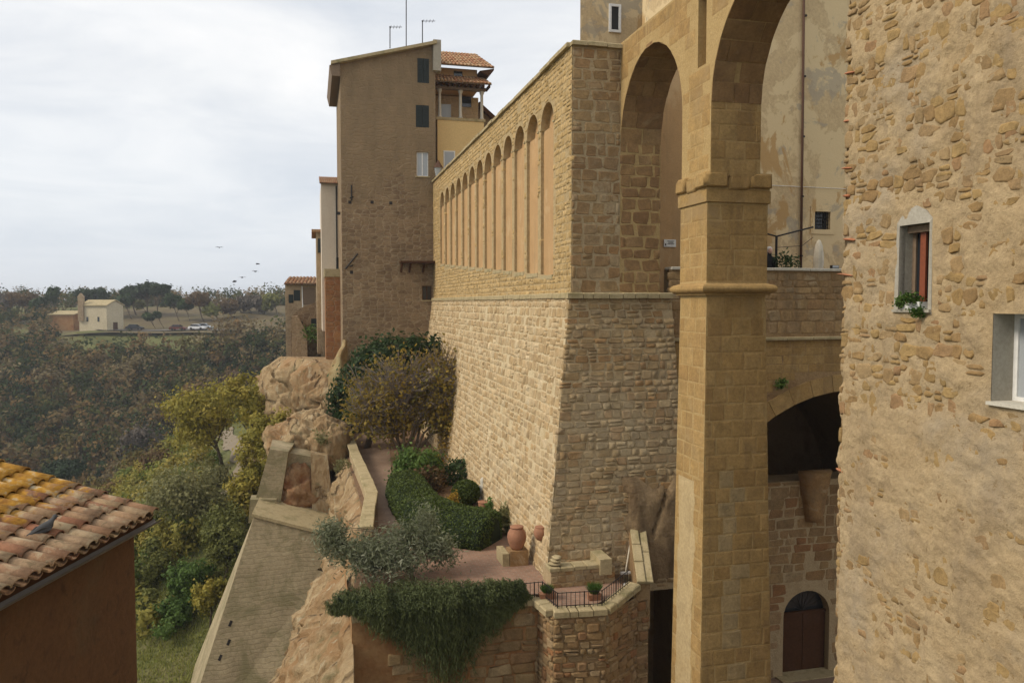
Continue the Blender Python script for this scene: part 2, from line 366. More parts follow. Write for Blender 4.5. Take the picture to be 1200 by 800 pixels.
def blocks_row(parent, name, mat, p0, p1, n, hw, hh, rg, out=None, upv=UP, bev=True, tiny=.012):
    """n coping blocks laid end to end from p0 to p1"""
    p0, p1 = Vector(p0), Vector(p1); d = (p1 - p0); L = d.length; d.normalize(); side = d.cross(upv).normalized(); up = side.cross(d)
    cuts = [0] + sorted((i + rg.uniform(-.2, .2)) / n for i in range(1, n)) + [1]
    for i in range(n):
        a, b = cuts[i] * L + tiny, cuts[i + 1] * L - tiny; c = p0 + d * (a + b) / 2 + up * rg.uniform(-.008, .008)
        mb = MB(); q = []; w = hw * rg.uniform(.95, 1.05); h = hh
        ch = min(.03, hh * .4)
        for zz_, ins in ((-h, 0), (h - ch, 0), (h, ch)):
            for x, y in ((-1, -1), (1, -1), (1, 1), (-1, 1)): q.append(c + d * x * ((b - a) / 2 - ins) + side * y * (w - ins) + up * zz_)
        f = [(3, 2, 1, 0), (8, 9, 10, 11)]
        for k in (0, 4):
            for e in range(4): f.append((k + e, k + (e + 1) % 4, k + 4 + (e + 1) % 4, k + 4 + e))
        mb.add(q, f); mb.build(name, mat, parent)

def arched_sheet(mb, a0, a1, z0, ztop, spring, rise, put, depth, seg=14, botfn=None):
    """one bay a0..a1 with an arched opening from z0 (or botfn(a)) up; sheet above it, jambs and soffit of given depth. put(a,z,n)"""
    c = (a0 + a1) / 2; r = abs(a1 - a0) / 2; sg = 1 if a1 > a0 else -1; pts = []
    for i in range(seg + 1):
        an = math.pi * i / seg; pts.append((c - sg * r * math.cos(an), spring + rise * math.sin(an)))
    b0 = botfn(a0) if botfn else z0; b1 = botfn(a1) if botfn else z0
    prof = [(a0, b0)] + pts + [(a1, b1)]
    for i in range(seg):
        (x0, y0), (x1, y1) = pts[i], pts[i + 1]
        mb.quad(put(x0, y0, 0), put(x1, y1, 0), put(x1, ztop, 0), put(x0, ztop, 0))
    for i in range(len(prof) - 1):
        (x0, y0), (x1, y1) = prof[i], prof[i + 1]
        mb.quad(put(x0, y0, 0), put(x0, y0, -depth), put(x1, y1, -depth), put(x1, y1, 0))
    return prof

# ------------------------------------------------------------------ terrain (one sheet to the horizon)
def sstep(a, b, x):
    k = min(1, max(0, (x - a) / (b - a))); return k * k * (3 - 2 * k)
def bench_z(s, t):
    k = sstep(41, 60, s); b = -19.4 + 7.0 * k; z = b - (.15 + .42 * k) * max(0, -5 - min(t, -3)) + k * .5 * max(0, min(t, -3) + 5)
    z -= 3.0 * sstep(-6.0, -4.2, t) * sstep(46, 42, s)
    if t < -20: z -= (-20 - t) * .35
    return z
def ground_z(x, y):
    s = x * wv.x + y * wv.y; t = x * nv.x + y * nv.y
    b = min(bench_z(s, min(t, 4)), -9.5)
    b -= sstep(95, 135, y + .15 * x) * 22
    b -= sstep(-24, -66, t) * 28 if t < -24 else 0
    yy = y + .12 * (x + 90) + 7 * noise.noise(Vector((x * .012, y * .012, 3)))
    far = -7.6 - max(0, 198 - yy) * .52 + sstep(205, 262, yy) * 6.2
    far += sstep(262, 700, yy) * 2.0 - sstep(700, 1500, yy) * 3
    z = max(b, far, -52)
    if y < 15 : z = max(z, -19)
    z += .7 * noise.noise(Vector((x * .05, y * .05, 0))) + .12 * noise.noise(Vector((x * .4, y * .4, 1)))
    return z
def axis(lo, hi, fine_lo, fine_hi, step, big):
    a = list(np.arange(fine_lo, fine_hi, step)); x = fine_lo; d = step
    while x > lo: d = min(d * 1.25, big); x -= d; a.insert(0, x)
    x = a[-1]; d = step
    while x < hi: d = min(d * 1.25, big); x += d; a.append(x)
    return a
gx = axis(-900, 900, -75, 20, .9, 60); gy = axis(-150, 1900, 22, 140, .9, 70)
gv = np.array([(x, y, ground_z(x, y)) for y in gy for x in gx]); nx = len(gx)
ii = np.arange(len(gy) - 1)[:, None] * nx + np.arange(nx - 1)[None, :]
gf = np.stack([ii, ii + 1, ii + 1 + nx, ii + nx], -1).reshape(-1, 4)
m, nt = newmat('hillside ground'); P = pos(nt)
c = ramp(nt, nz(nt, P, .12, 5.0), [(.35, (.07, .075, .025)), (.5, (.12, .125, .04)), (.65, (.15, .12, .06))])
c = mixc(nt, .5, c, ramp(nt, nz(nt, P, 3.0, 5.0, .7), [(.3, (.5, .5, .45)), (.7, (1.3, 1.3, 1.2))]), 'MULTIPLY')
finish(nt, c, .95, nz(nt, P, 6.0, 5.0), .7, .1); M['ground'] = m
np_mesh('ground', gv, gf, M['ground'], smooth=True, kind='structure')

# valley path (a track below the cliff)
M['track'] = rough_mat('pale gravel track', [(.19, .16, .12), (.25, .21, .165)], .8, bump=.4, bd=.03)
def ground_hit(px, py):
    r = ray(px, py); d = 20.0
    while d < 600:
        p = r * d
        if p.z < ground_z(p.x, p.y): return Vector((p.x, p.y, ground_z(p.x, p.y)))
        d += .5
    return r * 200
tp = [tuple(ground_hit(a, b)[:2]) for a, b in ((270, 580), (285, 552), (283, 534), (271, 520), (263, 506))]
def cr(pts, n=8):
    out = []
    for i in range(len(pts) - 1):
        p0 = Vector(pts[max(i - 1, 0)]); p1 = Vector(pts[i]); p2 = Vector(pts[i + 1]); p3 = Vector(pts[min(i + 2, len(pts) - 1)])
        for k in range(n):
            u = k / n; out.append(.5 * ((2 * p1) + (p2 - p0) * u + (2 * p0 - 5 * p1 + 4 * p2 - p3) * u * u + (3 * p1 - p0 - 3 * p2 + p3) * u ** 3))
    out.append(Vector(pts[-1])); return out
cl = cr([(a, b, 0) for a, b in tp], 10); mb = MB(); rows = []
for i, p in enumerate(cl):
    d = (cl[min(i + 1, len(cl) - 1)] - cl[max(0, i - 1)]).normalized(); sd_ = Vector((d.y, -d.x, 0))
    hw = .7 + .2 * math.sin(i * .7)
    rows.append([Vector((q.x, q.y, ground_z(q.x, q.y) + .12)) for q in (p - sd_ * hw, p - sd_ * hw * .3, p + sd_ * hw * .3, p + sd_ * hw)])
for i in range(len(rows) - 1):
    for k in range(3): mb.quad(rows[i][k], rows[i][k + 1], rows[i + 1][k + 1], rows[i + 1][k])
mb.build('track', M['track'], kind='structure', smooth=True)

# far field and road on the plateau
M['field'] = rough_mat('bare autumn field', [(.085, .075, .035), (.14, .115, .06), (.11, .085, .05), (.15, .13, .06)], .15, bump=.2, bd=.05, bsc=2.0)
M['road'] = rough_mat('asphalt road', [(.13, .12, .115), (.17, .16, .15)], .4, bump=.2, bd=.02)
def drape(name, mat, pxs, lift, n=24, kind='structure'):
    """strip draped on the ground between two lists of ground points"""
    mb = MB(); A, B = pxs
    for i in range(len(A) - 1):
        for k in range(6):
            q = []
            for (a, b, u) in ((A[i], B[i], k / 6), (A[i + 1], B[i + 1], k / 6), (A[i + 1], B[i + 1], (k + 1) / 6), (A[i], B[i], (k + 1) / 6)):
                x = a[0] + (b[0] - a[0]) * u; y = a[1] + (b[1] - a[1]) * u; q.append((x, y, ground_z(x, y) + lift))
            mb.quad(*q)
    mb.build(name, mat, kind=kind, smooth=True)
N_ = 26
drape('field', M['field'], ([(-120 + 76 * i / N_, 199) for i in range(N_ + 1)], [(-128 + 76 * i / N_, 256) for i in range(N_ + 1)]), .25)
drape('road', M['road'], ([(-108 + 62 * i / N_, 205.2 + 2 * math.sin(i * .2)) for i in range(N_ + 1)], [(-108 + 62 * i / N_, 209.2 + 2 * math.sin(i * .2)) for i in range(N_ + 1)]), .5)

# ------------------------------------------------------------------ tufa cliff under town and garden
edge = [(12, .3, -13), (17, .7, -10.6), (20.5, .95, -9.3), (24, 1.05, -8.75), (28, 1.5, -8.6), (33, 1.9, -8.55), (40, 1.75, -8.5), (47, 1.65, -8.5), (51, 1.6, -8.3), (53.0, 1.35, -6.6), (55, .5, -4.3),
        (57.5, -.7, -3.9), (61, -1.7, -4.0), (66, -2.4, -4.3), (73, -2.9, -4.8), (82, -3.2, -5.6), (92, -2.5, -6), (104, -1, -7)]
ec = cr(edge, 40); nb = 120; vs = []
def rdg(p): return 1 - 2.2 * abs(noise.noise(p))
def crag(p, far_):
    wq = Vector((noise.noise(p * .35), noise.noise(p * .35 + Vector((7, 1, 2))), noise.noise(p * .3 + Vector((2, 9, 4))))) * .9; q = p + wq
    lean = Vector((q.x + q.z * .25, q.y, q.z))
    a = rdg(Vector((lean.x * (.30 + .25 * far_), lean.y * (.30 + .25 * far_), lean.z * .09))); b = rdg(Vector((lean.x * .8, lean.y * .8, lean.z * .26)) + Vector((5, 5, 5))); c = rdg(Vector((lean.x * 1.9, lean.y * 1.9, lean.z * .8)) + Vector((1, 7, 3)))
    bed = p.z * .8 + .9 * noise.noise(Vector((p.x * .2, p.y * .2, p.z * .3))); st = bed - math.floor(bed)
    w2 = Vector((noise.noise(p * 1.1 + Vector((3, 0, 0))), noise.noise(p * 1.1 + Vector((0, 6, 0))), noise.noise(p * 1.1 + Vector((0, 0, 9))))) * .35; q3 = q + w2
    k1 = noise.cell(Vector((q3.x * .55 + q3.z * .12, q3.y * .55, q3.z * .20))); k2 = noise.cell(Vector((q3.x * 1.25 + q3.z * .2, q3.y * 1.25, q3.z * .55 + 4.0)))
    return (.30 + .55 * far_) * a + (.22 + .1 * far_) * b + .10 * c + (.38 + .42 * far_) * k1 + .24 * k2 + .16 * st ** 4 + .07 * noise.noise(p * 4.3) + .04 * noise.noise(p * 9) - .25
for i, e in enumerate(ec):
    s_, t_, z_ = e
    for k in range(nb + 1):
        u = k / nb; drop = u * (z_ + 25); off = 1.05 * drop ** .75 * (.72 - .40 * sstep(31, 38, s_) - .17 * sstep(50, 56, s_))
        p = W(s_, t_ - off, z_ - drop); far_ = sstep(50, 56, s_); am = min(1, drop / .9); d = crag(p, far_) * am
        vs.append(p - nv * d + wv * .25 * am * noise.noise(p * .7) + UP * (.12 * noise.noise(p * .8)))
nk = nb + 1; f = []
for i in range(len(ec) - 1):
    for k in range(nb): f.append((i * nk + k, i * nk + k + 1, (i + 1) * nk + k + 1, (i + 1) * nk + k))
b0 = len(vs)
for i, e in enumerate(ec): vs.append(Vector(vs[i * nk])); vs.append(W(e[0], e[1] + (3.0 if e[0] > 52 else 1.0 if e[0] > 22.5 else .02), e[2] - .05))
for i in range(len(ec) - 1): f.append((b0 + 2 * i + 1, b0 + 2 * i, b0 + 2 * i + 2, b0 + 2 * i + 3))
va = np.array([tuple(p) for p in vs]); np_mesh('cliff', va, np.array(f), M['rock'], kind='structure', smooth=False)

# ------------------------------------------------------------------ arcaded wall with blind arches
TW, SB, TP, S1, S2, ST_ = 7.97, 23.98, 9.6, 18.17, 19.62, 53.17
ZS, ZT = .24, -8.4                                  # string course, garden level
aw = thing('arcaded_wall', 'long tufa retaining wall with thirteen orange plastered blind arches above a sloping base', 'wall', W(38, 7.2, ZT))
put = lambda a, z, n: W(a, TW - n, z)
def nbot(a): return .93 + (a - 26) / (51 - 26) * 1.6
mb = MB(); bays = []
s = SB; zt = 8.0; ND = .42
for i in range(13):
    a0 = 25.92 + 1.9 * i; a1 = a0 + 1.52
    mb.quad(put(a0, ZS, 0), put(s, ZS, 0), put(s, zt, 0), put(a0, zt, 0))
    arched_sheet(mb, a1, a0, 0, zt, 6.18, .72, put, ND, botfn=nbot)
    mb.quad(put(a1, ZS, 0), put(a0, ZS, 0), put(a0, nbot(a0), 0), put(a1, nbot(a1), 0))
    bays.append((a0, a1)); s = a1
mb.quad(put(ST_, ZS, 0), put(s, ZS, 0), put(s, zt, 0), put(ST_, zt, 0))
mb.quad(put(SB, zt, 0), put(SB, zt, -1.2), put(ST_, zt, -1.2), put(ST_, zt, 0))
mb.quad(put(SB, ZS, -1.2), put(ST_, ZS, -1.2), put(ST_, zt, -1.2), put(SB, zt, -1.2))
M['mortar_up'] = rough_mat('golden mortar', [(.38, .29, .165), (.45, .35, .205), (.34, .25, .135)], 1.5, bump=.9, bd=.05, bsc=9)
mb.build('wall_body', M['mortar_up'], aw)
for a0, a1 in bays:                                  # plaster infill, small imposts
    lp_ = MB(); lp_.stbox(a0 - .01, a1 + .01, TW + .11, TW + .46, nbot(a0) - .02, 6.05); lp_.build('plaster_panel', M['plaster_o'], aw)
    p = MB(); pr = [(a0, 6.0)]; c = (a0 + a1) / 2; r = (a1 - a0) / 2
    for k in range(15):
        an = math.pi * k / 14; pr.append((c - (r + .01) * math.cos(an), 6.18 + .73 * math.sin(an)))
    pr.append((a1, 6.0))
    p.add([W(a, TW + .30, z) for a, z in pr] + [W(a, TW + .46, z) for a, z in pr], [tuple(range(len(pr) - 1, -1, -1))] + [(i, (i + 1) % len(pr), len(pr) + (i + 1) % len(pr), len(pr) + i) for i in range(len(pr))])
    p.build('arch_head', M['plaster_o'], aw)
    for e in (a0, a1):
        q = MB(); sg = 1 if e == a0 else -1
        q.stbox(min(e - sg * .12, e + sg * .06), max(e - sg * .12, e + sg * .06), TW - .03, TW + .13, 6.07, 6.13); q.build('impost', M['coping'], aw)
    q = MB(); q.stbox(a0 + .02, a1 - .02, TW - .02, TW + .2, nbot(a0) - .1, nbot(a0) + .04); q.build('niche_sill', M['coping'], aw)
rg = random.Random(3)
def mask_up(frame_s0):
    def f(a, b, c, d):
        sa, sb = frame_s0 - b, frame_s0 - a; z0, z1 = ZS + c, ZS + d
        for a0, a1 in bays:
            if sb > a0 + .02 and sa < a1 - .02:
                if z1 > nbot(a0) and z0 < 6.18 + .05: return False
                cc = (a0 + a1) / 2
                for x in (sa, sb, (sa + sb) / 2):
                    for z in (z0, z1):
                        if z > 6 and ((x - cc) / .76) ** 2 + ((z - 6.18) / .74) ** 2 < 1: return False
        return True
    return f
fr = Frame(W(ST_, TW, ZS), -wv, UP)          # normal = -nv side
if fr.N.dot(nv) > 0: fr.N = -fr.N
upr = courses(ST_ - SB, zt - ZS, (.16, .28), (.2, .46), 11, mask_up(ST_), .03, .03, .3)
DB = 1.15                                            # batter at garden level
bat_up = (W(0, 0, ZS) - W(0, -(DB - .1), ZT)).normalized()
mb = MB()
lw = lambda s_, z, k=0: W(s_, TW - .1 - (DB - .1) * (ZS - z) / (ZS - ZT) , z)
zb = -9.4
mb.quad(lw(ST_ + .4, zb), lw(SB - 1.3, zb), lw(SB - .1, ZS), lw(ST_ + .4, ZS))
mb.build('base_slope', M['mortar_w'], aw)
fl = Frame(lw(ST_, zb), -wv, (lw(0, ZS) - lw(0, zb)))
if fl.N.dot(nv) > 0: fl.N = -fl.N
hl = (lw(0, ZS) - lw(0, zb)).length
def mask_low(a, b, c, d):
    s_ = ST_ - b; z = zb + c / hl * (ZS - zb)
    return s_ > SB - .1 - (DB - .1) * (ZS - z) / (ZS - ZT) and z > ZT - .3
lowr = []
for a, b, c, d in courses(ST_ - SB + 1.3, hl - .06, (.20, .36), (.25, .58), 12, None, .04, .04, .25):
    z = zb + (c + d) / 2 / hl * (ZS - zb); b = min(b, ST_ - (SB - .1 - (DB - .1) * (ZS - z) / (ZS - ZT)))
    if b - a > .1 and z > ZT - .3: lowr.append((a, b, c, d))
lay(aw, fl, lowr, 'rubble', M['rubble_w'], .16, .022, .026, cap=230, seed=5, rot=.05)
lay(aw, fr, upr, 'rubble', M['rubble_up'], .14, .02, .018, cap=70, seed=6, rot=.05, rest_name='upper_small_stone')
blocks_row(aw, 'string_course', M['coping'], W(ST_ - .1, TW - .06, ZS), W(SB - .1, TW - .06, ZS), 34, .12, .085, rg)
blocks_row(aw, 'coping', M['coping'], W(ST_ - .1, TW + .5, zt + .07), W(SB + .1, TW + .5, zt + .07), 30, .62, .075, rg)
# lichen tufts on the wall top come later

# ------------------------------------------------------------------ corner buttress
bu = thing('wall_buttress', 'tall corner buttress of mixed ochre and grey tufa blocks with sloping foot', 'buttress', W(23, 9, ZT))
TB1 = 11.35
mb = MB(); mb.stbox(SB, SB + 2.0, TW + .02, TP, ZS, 8.0); mb.build('upper_body', M['mortar'], bu)
mb = MB(); q = []
bl = lambda t, z: W(SB - .1 - (DB - .1) * (ZS - z) / (ZS - ZT), t, z)
tl = lambda z: TW - .1 - (DB - .1) * (ZS - z) / (ZS - ZT)
ZB2 = -9.0
mb.add([bl(tl(zb), zb), bl(9.7, zb), bl(9.7, ZB2), bl(TB1 + .35, ZB2), bl(TB1, ZS), bl(tl(ZS), ZS)], [(0, 1, 2, 3, 4, 5)])
mb.quad(bl(TB1 + .35, ZB2), W(27, TB1 + .4, ZB2), W(27, TB1, ZS), bl(TB1, ZS))
mb.quad(bl(tl(ZS), ZS), bl(TB1, ZS), W(27, TB1, ZS), W(27, TW, ZS))
mb.quad(bl(9.7, ZB2), bl(9.7, zb), W(27, 9.7, zb), W(27, 9.7, ZB2)); mb.quad(bl(9.7, ZB2), bl(TB1 + .35, ZB2), W(27, TB1 + .35, ZB2), W(27, 9.7, ZB2))
mb.build('sloping_foot', M['mortar'], bu)
ff = Frame(bl(tl(zb), zb), nv, bl(0, ZS) - bl(0, zb))
if ff.N.dot(wv) > 0: ff.N = -ff.N
hf = (bl(0, ZS) - bl(0, zb)).length; t00 = tl(zb)
def clip_bf(rs):
    o_ = []
    for a, b, c, d in rs:
        z = zb + (c + d) / 2 / hf * (ZS - zb); a = max(a, tl(z) - t00 - .03); b = min(b, TB1 + .35 * (ZS - z) / (ZS - ZB2) + .02 - t00)
        if b - a > .1: o_.append((a, b, c, d))
    return o_
def mask_bf(a, b, c, d):
    z = zb + c / hf * (ZS - zb); z1 = zb + d / hf * (ZS - zb)
    if z < ZB2 + .02 and t00 + b > 9.7: return False
    if z1 < -5.9 and z > -8.6 and t00 + a > 9.65: return False     # the big carved rock
    return z > ZT - .6
low_bf = clip_bf(courses(TB1 + .4 - t00, hf, (.16, .31), (.22, .55), 21, mask_bf, .02, .03, .2))
# a few odd-sized blocks on the left edge get built as quoins
lay(bu, ff, low_bf, 'rubble', M['rubble'], .16, .022, .028, cap=225, seed=8, rot=.04)
fu = Frame(W(SB, TW, ZS + .1), nv, UP)
if fu.N.dot(wv) > 0: fu.N = -fu.N
lay(bu, fu, courses(TP - TW, 7.85 - ZS, (.24, .42), (.3, .75), 22, None, .0, .0, .1), 'rubble', M['rubble_but'], .14, .012, .014, cap=75, seed=9, rot=.02)
# right-hand return of the upper buttress is the far jamb of the first arch (part of the aqueduct)
blocks_row(bu, 'string_course', M['coping'], bl(tl(ZS) - .1, ZS) - wv * .02, bl(TB1 + .02, ZS) - wv * .02, 8, .13, .09, rg)
blocks_row(bu, 'coping', M['coping'], W(SB + .15, TW - .05, 8.07), W(SB + .15, TP + .02, 8.07), 3, .3, .07, rg)
# carved living rock at the foot of the buttress
def blob(name, mat, c, rad, parent=None, seed=0, amp=.25, res=20, sc=1.0, U=None, V=None, cragk=0.0, **kw):
    vs = []; fs = []; U = U or Vector((1, 0, 0)); V = V or Vector((0, 1, 0)); Wn = U.cross(V)
    for i in range(res + 1):
        for k in range(res * 2):
            th = math.pi * i / res; ph = math.pi * k / res
            d = Vector((math.sin(th) * math.cos(ph), math.sin(th) * math.sin(ph), math.cos(th)))
            f_ = 1 + amp * noise.fractal(d * sc * 1.6 + Vector((seed * 3.1, seed, 0)), 1, 2, 4)
            q_ = Vector(c) + U * d.x * rad[0] * f_ + V * d.y * rad[1] * f_ + Wn * d.z * rad[2] * f_
            vs.append(q_ + (d * crag(q_, 0) * cragk if cragk else d * 0))
    n2 = res * 2
    for i in range(res):
        for k in range(n2): fs.append((i * n2 + k, (i + 1) * n2 + k, (i + 1) * n2 + (k + 1) % n2, i * n2 + (k + 1) % n2))
    return np_mesh(name, np.array([tuple(v) for v in vs]), np.array(fs), mat, parent=parent, smooth=not cragk, **kw)
mb = MB(); gridn = 26
for i in range(gridn + 1):
    for k in range(gridn + 1):
        u, v = i / gridn, k / gridn; t = 9.25 + u * 2.35; z = -9.0 + v * 3.75
        p = bl(t, z); e = min(u, 1 - u, v, 1 - v); d = -.06 + .2 * min(1, max(0, e * 5 - .25 + .6 * noise.noise(p * 1.3))) + .05 * fbm(p, 1.2) + .03 * fbm(p, 4)
        crack = abs((t - 10.75) - (z + 6.2) * .42); d -= .22 * max(0, 1 - crack / .07) * (z > -7.4)
        mb.v.append(tuple(p - wv * (d + .03)))
for i in range(gridn):
    for k in range(gridn):
        a = i * (gridn + 1) + k; mb.f.append((a, a + gridn + 1, a + gridn + 2, a + 1)); mb.r.append(.5)
M['rock_grey'] = rough_mat('grey brown tufa', [(.17, .115, .065), (.26, .18, .105), (.31, .225, .135), (.20, .135, .075)], .9, bump=1.0, bd=.06, bsc=7, stains=[(1.2, .5, .65, (.09, .06, .035), .7, (1, 1, .15))])
mb.build('carved_rock', M['rock_grey'], bu, smooth=True)

# ------------------------------------------------------------------ aqueduct: pier and two tall arches
aq = thing('aqueduct', 'tall ochre tufa aqueduct pier carrying two high round arches', 'aqueduct', W(18.9, 10.4, -15))
TH = 1.38; TPB = 11.25; S3 = 12.6; SPR = 5.05; ATOP = 8.2
put = lambda a, z, n: W(a, TP - n, z)
mb = MB()
arched_sheet(mb, SB, S2, ZS, ATOP, SPR, 2.42, put, TH, seg=22)
arched_sheet(mb, S1 - .12, S3, 0, ATOP, SPR - .1, 2.62, put, TH, seg=24, botfn=lambda a: 3.2 if a > 16 else 0)
# wall over the pier with the slot
a0, a1, z0, z1 = 18.78, 18.34, 5.95, 7.75
mb.quad(put(S2, 3.2, 0), put(a0, 3.2, 0), put(a0, ATOP, 0), put(S2, ATOP, 0)); mb.quad(put(a1, 3.2, 0), put(S1 - .12, 3.2, 0), put(S1 - .12, ATOP, 0), put(a1, ATOP, 0))
mb.quad(put(a0, 3.2, 0), put(a1, 3.2, 0), put(a1, z0, 0), put(a0, z0, 0)); mb.quad(put(a0, z1, 0), put(a1, z1, 0), put(a1, ATOP, 0), put(a0, ATOP, 0))
for (x0, y0), (x1, y1) in (((a0, z0), (a1, z0)), ((a1, z0), (a1, z1)), ((a1, z1), (a0, z1)), ((a0, z1), (a0, z0))):
    mb.quad(put(x0, y0, 0), put(x1, y1, 0), put(x1, y1, -.4), put(x0, y0, -.4))
mb.quad(put(a0, z0, -.4), put(a1, z0, -.4), put(a1, z1, -.4), put(a0, z1, -.4))
# back face and top
mb2 = MB(); putb = lambda a, z, n: W(a, TP + TH, z)
def back(c0, c1, spring, rise, seg=20):
    c = (c0 + c1) / 2; r = (c0 - c1) / 2; P_ = [(c + r * math.cos(math.pi * i / seg), spring + rise * math.sin(math.pi * i / seg)) for i in range(seg + 1)]
    for i in range(seg): mb.quad(putb(*P_[i + 1], 0), putb(*P_[i], 0), putb(P_[i][0], ATOP, 0), putb(P_[i + 1][0], ATOP, 0))
back(SB, S2, SPR, 2.42); back(S1 - .12, S3, SPR - .1, 2.62)
mb.quad(putb(S1 - .12, 3.2, 0), putb(S2, 3.2, 0), putb(S2, ATOP, 0), putb(S1 - .12, ATOP, 0))
mb.quad(put(SB, ATOP, 0), put(S3 - 1, ATOP, 0), putb(S3 - 1, ATOP, 0), putb(SB, ATOP, 0))
mb.quad(put(S3, -2, 0), put(S3 - 1, -2, 0), put(S3 - 1, ATOP, 0), put(S3, ATOP, 0))
mb.build('arch_wall', M['mortar_o'], aq)
# far jamb of the first arch: a block behind the buttress plane
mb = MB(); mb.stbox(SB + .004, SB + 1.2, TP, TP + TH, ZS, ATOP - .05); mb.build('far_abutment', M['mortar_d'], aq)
fj = Frame(W(SB, TP, ZS + .1), nv, UP)
if fj.N.dot(wv) > 0: fj.N = -fj.N
VCAP = []
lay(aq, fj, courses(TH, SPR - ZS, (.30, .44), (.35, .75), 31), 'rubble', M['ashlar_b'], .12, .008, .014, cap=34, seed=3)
# soffit stones (voussoirs)
def soffit(c0, c1, spring, rise, nrow, seed, lat=3):
    c = (c0 + c1) / 2; r = (c0 - c1) / 2; rg = random.Random(seed)
    for i in range(nrow):
        an0, an1 = math.pi * i / nrow, math.pi * (i + 1) / nrow; an = (an0 + an1) / 2
        P = lambda a: Vector((c + r * math.cos(a), spring + rise * math.sin(a)))
        p0, p1 = P(an0), P(an1); L = (p1 - p0).length
        cuts = [0] + sorted(rg.uniform(.2, .8) for _ in range(rg.choice((1, 2)))) + [1]
        O = W(p0.x, TP, p0.y); V_ = W(p1.x, TP, p1.y) - O
        f_ = Frame(O, nv, V_); cen = W(c, TP, spring)
        if f_.N.dot(cen - O) < 0: f_.N = -f_.N
        rects = [(x * TH, y * TH, 0, L) for x, y in zip(cuts[:-1], cuts[1:]) if y - x > .12]
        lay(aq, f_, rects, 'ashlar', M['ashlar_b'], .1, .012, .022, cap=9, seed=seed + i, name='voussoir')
soffit(SB, S2, SPR, 2.42, 15, 40); soffit(S1 - .12, S3, SPR - .1, 2.62, 17, 80)
# upper pier jamb under arch two
fk = Frame(W(S1 - .12, TP, 3.15), nv, UP)
if fk.N.dot(wv) > 0: fk.N = -fk.N
lay(aq, fk, courses(TH, SPR - 3.2, (.34, .46), (.4, .8), 33), 'ashlar', M['ashlar'], .12, .008, .010, cap=20, seed=4)
# left face stones over the arches
fA = Frame(W(SB, TP, 0), -wv, UP)
if fA.N.dot(nv) > 0: fA.N = -fA.N
def mask_a(a, b, c, d):
    for x in (a, b, (a + b) / 2):
        s_ = SB - x
        for z in (c, d):
            for c0, c1, sp, ri in ((SB, S2, SPR, 2.42), (S1 - .12, S3, SPR - .1, 2.62)):
                cc = (c0 + c1) / 2; r = (c0 - c1) / 2 - .02
                if abs(s_ - cc) < r and (z < sp or ((s_ - cc) / r) ** 2 + ((z - sp) / ri) ** 2 < 1): return False
    if SB - b < 18.8 and SB - a > 18.32 and d > 5.9 and c < 7.8: return False
    return c > 3.2 or (SB - a < S2 and False)
lay(aq, fA, courses(SB - S3, ATOP - .05, (.28, .42), (.4, .8), 35, mask_a), 'ashlar', M['ashlar'], .1, .006, .006, cap=60, seed=5, rest_name='face_stone')
# pier shaft
def pier(name, s0, s1, t0, t1, z0, z1, mat, bt=0.0):
    mb = MB(); mb.hexa([W(s0 - bt, t0 - bt, z0), W(s0 - bt, t1 + bt * 2.5, z0), W(s1 + bt, t1 + bt * 2.5, z0), W(s1 + bt, t0 - bt, z0), W(s0, t0, z1), W(s0, t1, z1), W(s1, t1, z1), W(s1, t0, z1)])
    return mb.build(name, mat, aq)
pier('shaft_core', S1, S2, TP, TPB, -15, .2, M['mortar_o'], .16); pier('upper_core', S1 - .02, S2, TP - .02, TPB + .02, .2, 3.2, M['mortar_o'])
frF = Frame(W(S1 - .16, TP - .16, -15), nv, W(S1, 0, .2) - W(S1 - .16, 0, -15)); frF.N = -wv if frF.N.dot(wv) > 0 else frF.N
frL = Frame(W(S2 + .16, TP - .16, -15), -wv, W(0, TP, .2) - W(0, TP - .16, -15)); frL.N = -nv if frL.N.dot(nv) > 0 else frL.N
wF = TPB - TP
cF = courses(wF + .25, 15.1, (.36, .47), (.36, .72), 41, lambda a, b, c, d: b < wF + .16 + .4 * (1 - c / 15.2) + .2)
def trim(rs, w0, w1, h): # widths shrink upward
    out = []
    for a, b, c, d in rs:
        k = ((c + d) / 2) / h; lo = .16 * k; hi = w0 + (w1 - w0) * k
        a, b = max(a, lo), min(b, hi)
        if b - a > .1: out.append((a, b, c, d))
    return out
cF = trim(courses(wF + .56, 15.15, (.36, .47), (.36, .72), 41), wF + .56, wF + .16, 15.15)
grey = [r for r in cF if r[3] < 11 and r[2] > 3 and abs((r[0] + r[1]) / 2 - .95) < .22]
lay(aq, frF, [r for r in cF if r not in grey], 'ashlar', M['ashlar'], .14, .008, .010, cap=95, seed=11)
lay(aq, frF, grey, 'ashlar', M['ashlar_grey'], .14, .008, .008, cap=24, seed=12)
cL = trim(courses(S2 - S1 + .32, 15.15, (.36, .47), (.35, .8), 43), S2 - S1 + .32, S2 - S1 + .16, 15.15)
lay(aq, frL, [r for r in cL if not (r[3] < 10.5 and .3 < (r[0] + r[1]) / 2 < 1.15)], 'ashlar', M['render_pale'] if False else M['ashlar'], .14, .006, .006, cap=60, seed=13)
mb = MB(); g = 14; H_ = 60
for i in range(g + 1):
    for k in range(H_ + 1):
        v = k / H_ * 10.4; lo = .28 + .12 * noise.noise(Vector((v * 1.3, 0, 0))); hi = 1.2 + .16 * noise.noise(Vector((v * 1.1, 5, 0)))
        p = frL.p(lo + (hi - lo) * i / g, v, 0); mb.v.append(tuple(p + frL.N * (.016 * min(1, min(i, g - i) / 1.5) + .012 * fbm(p, 2.5))))
for i in range(g):
    for k in range(H_): a = i * (H_ + 1) + k; mb.f.append((a, a + 1, a + H_ + 2, a + H_ + 1)); mb.r.append(.3)
mb.build('render_patch', M['render_pale'], aq, smooth=True)
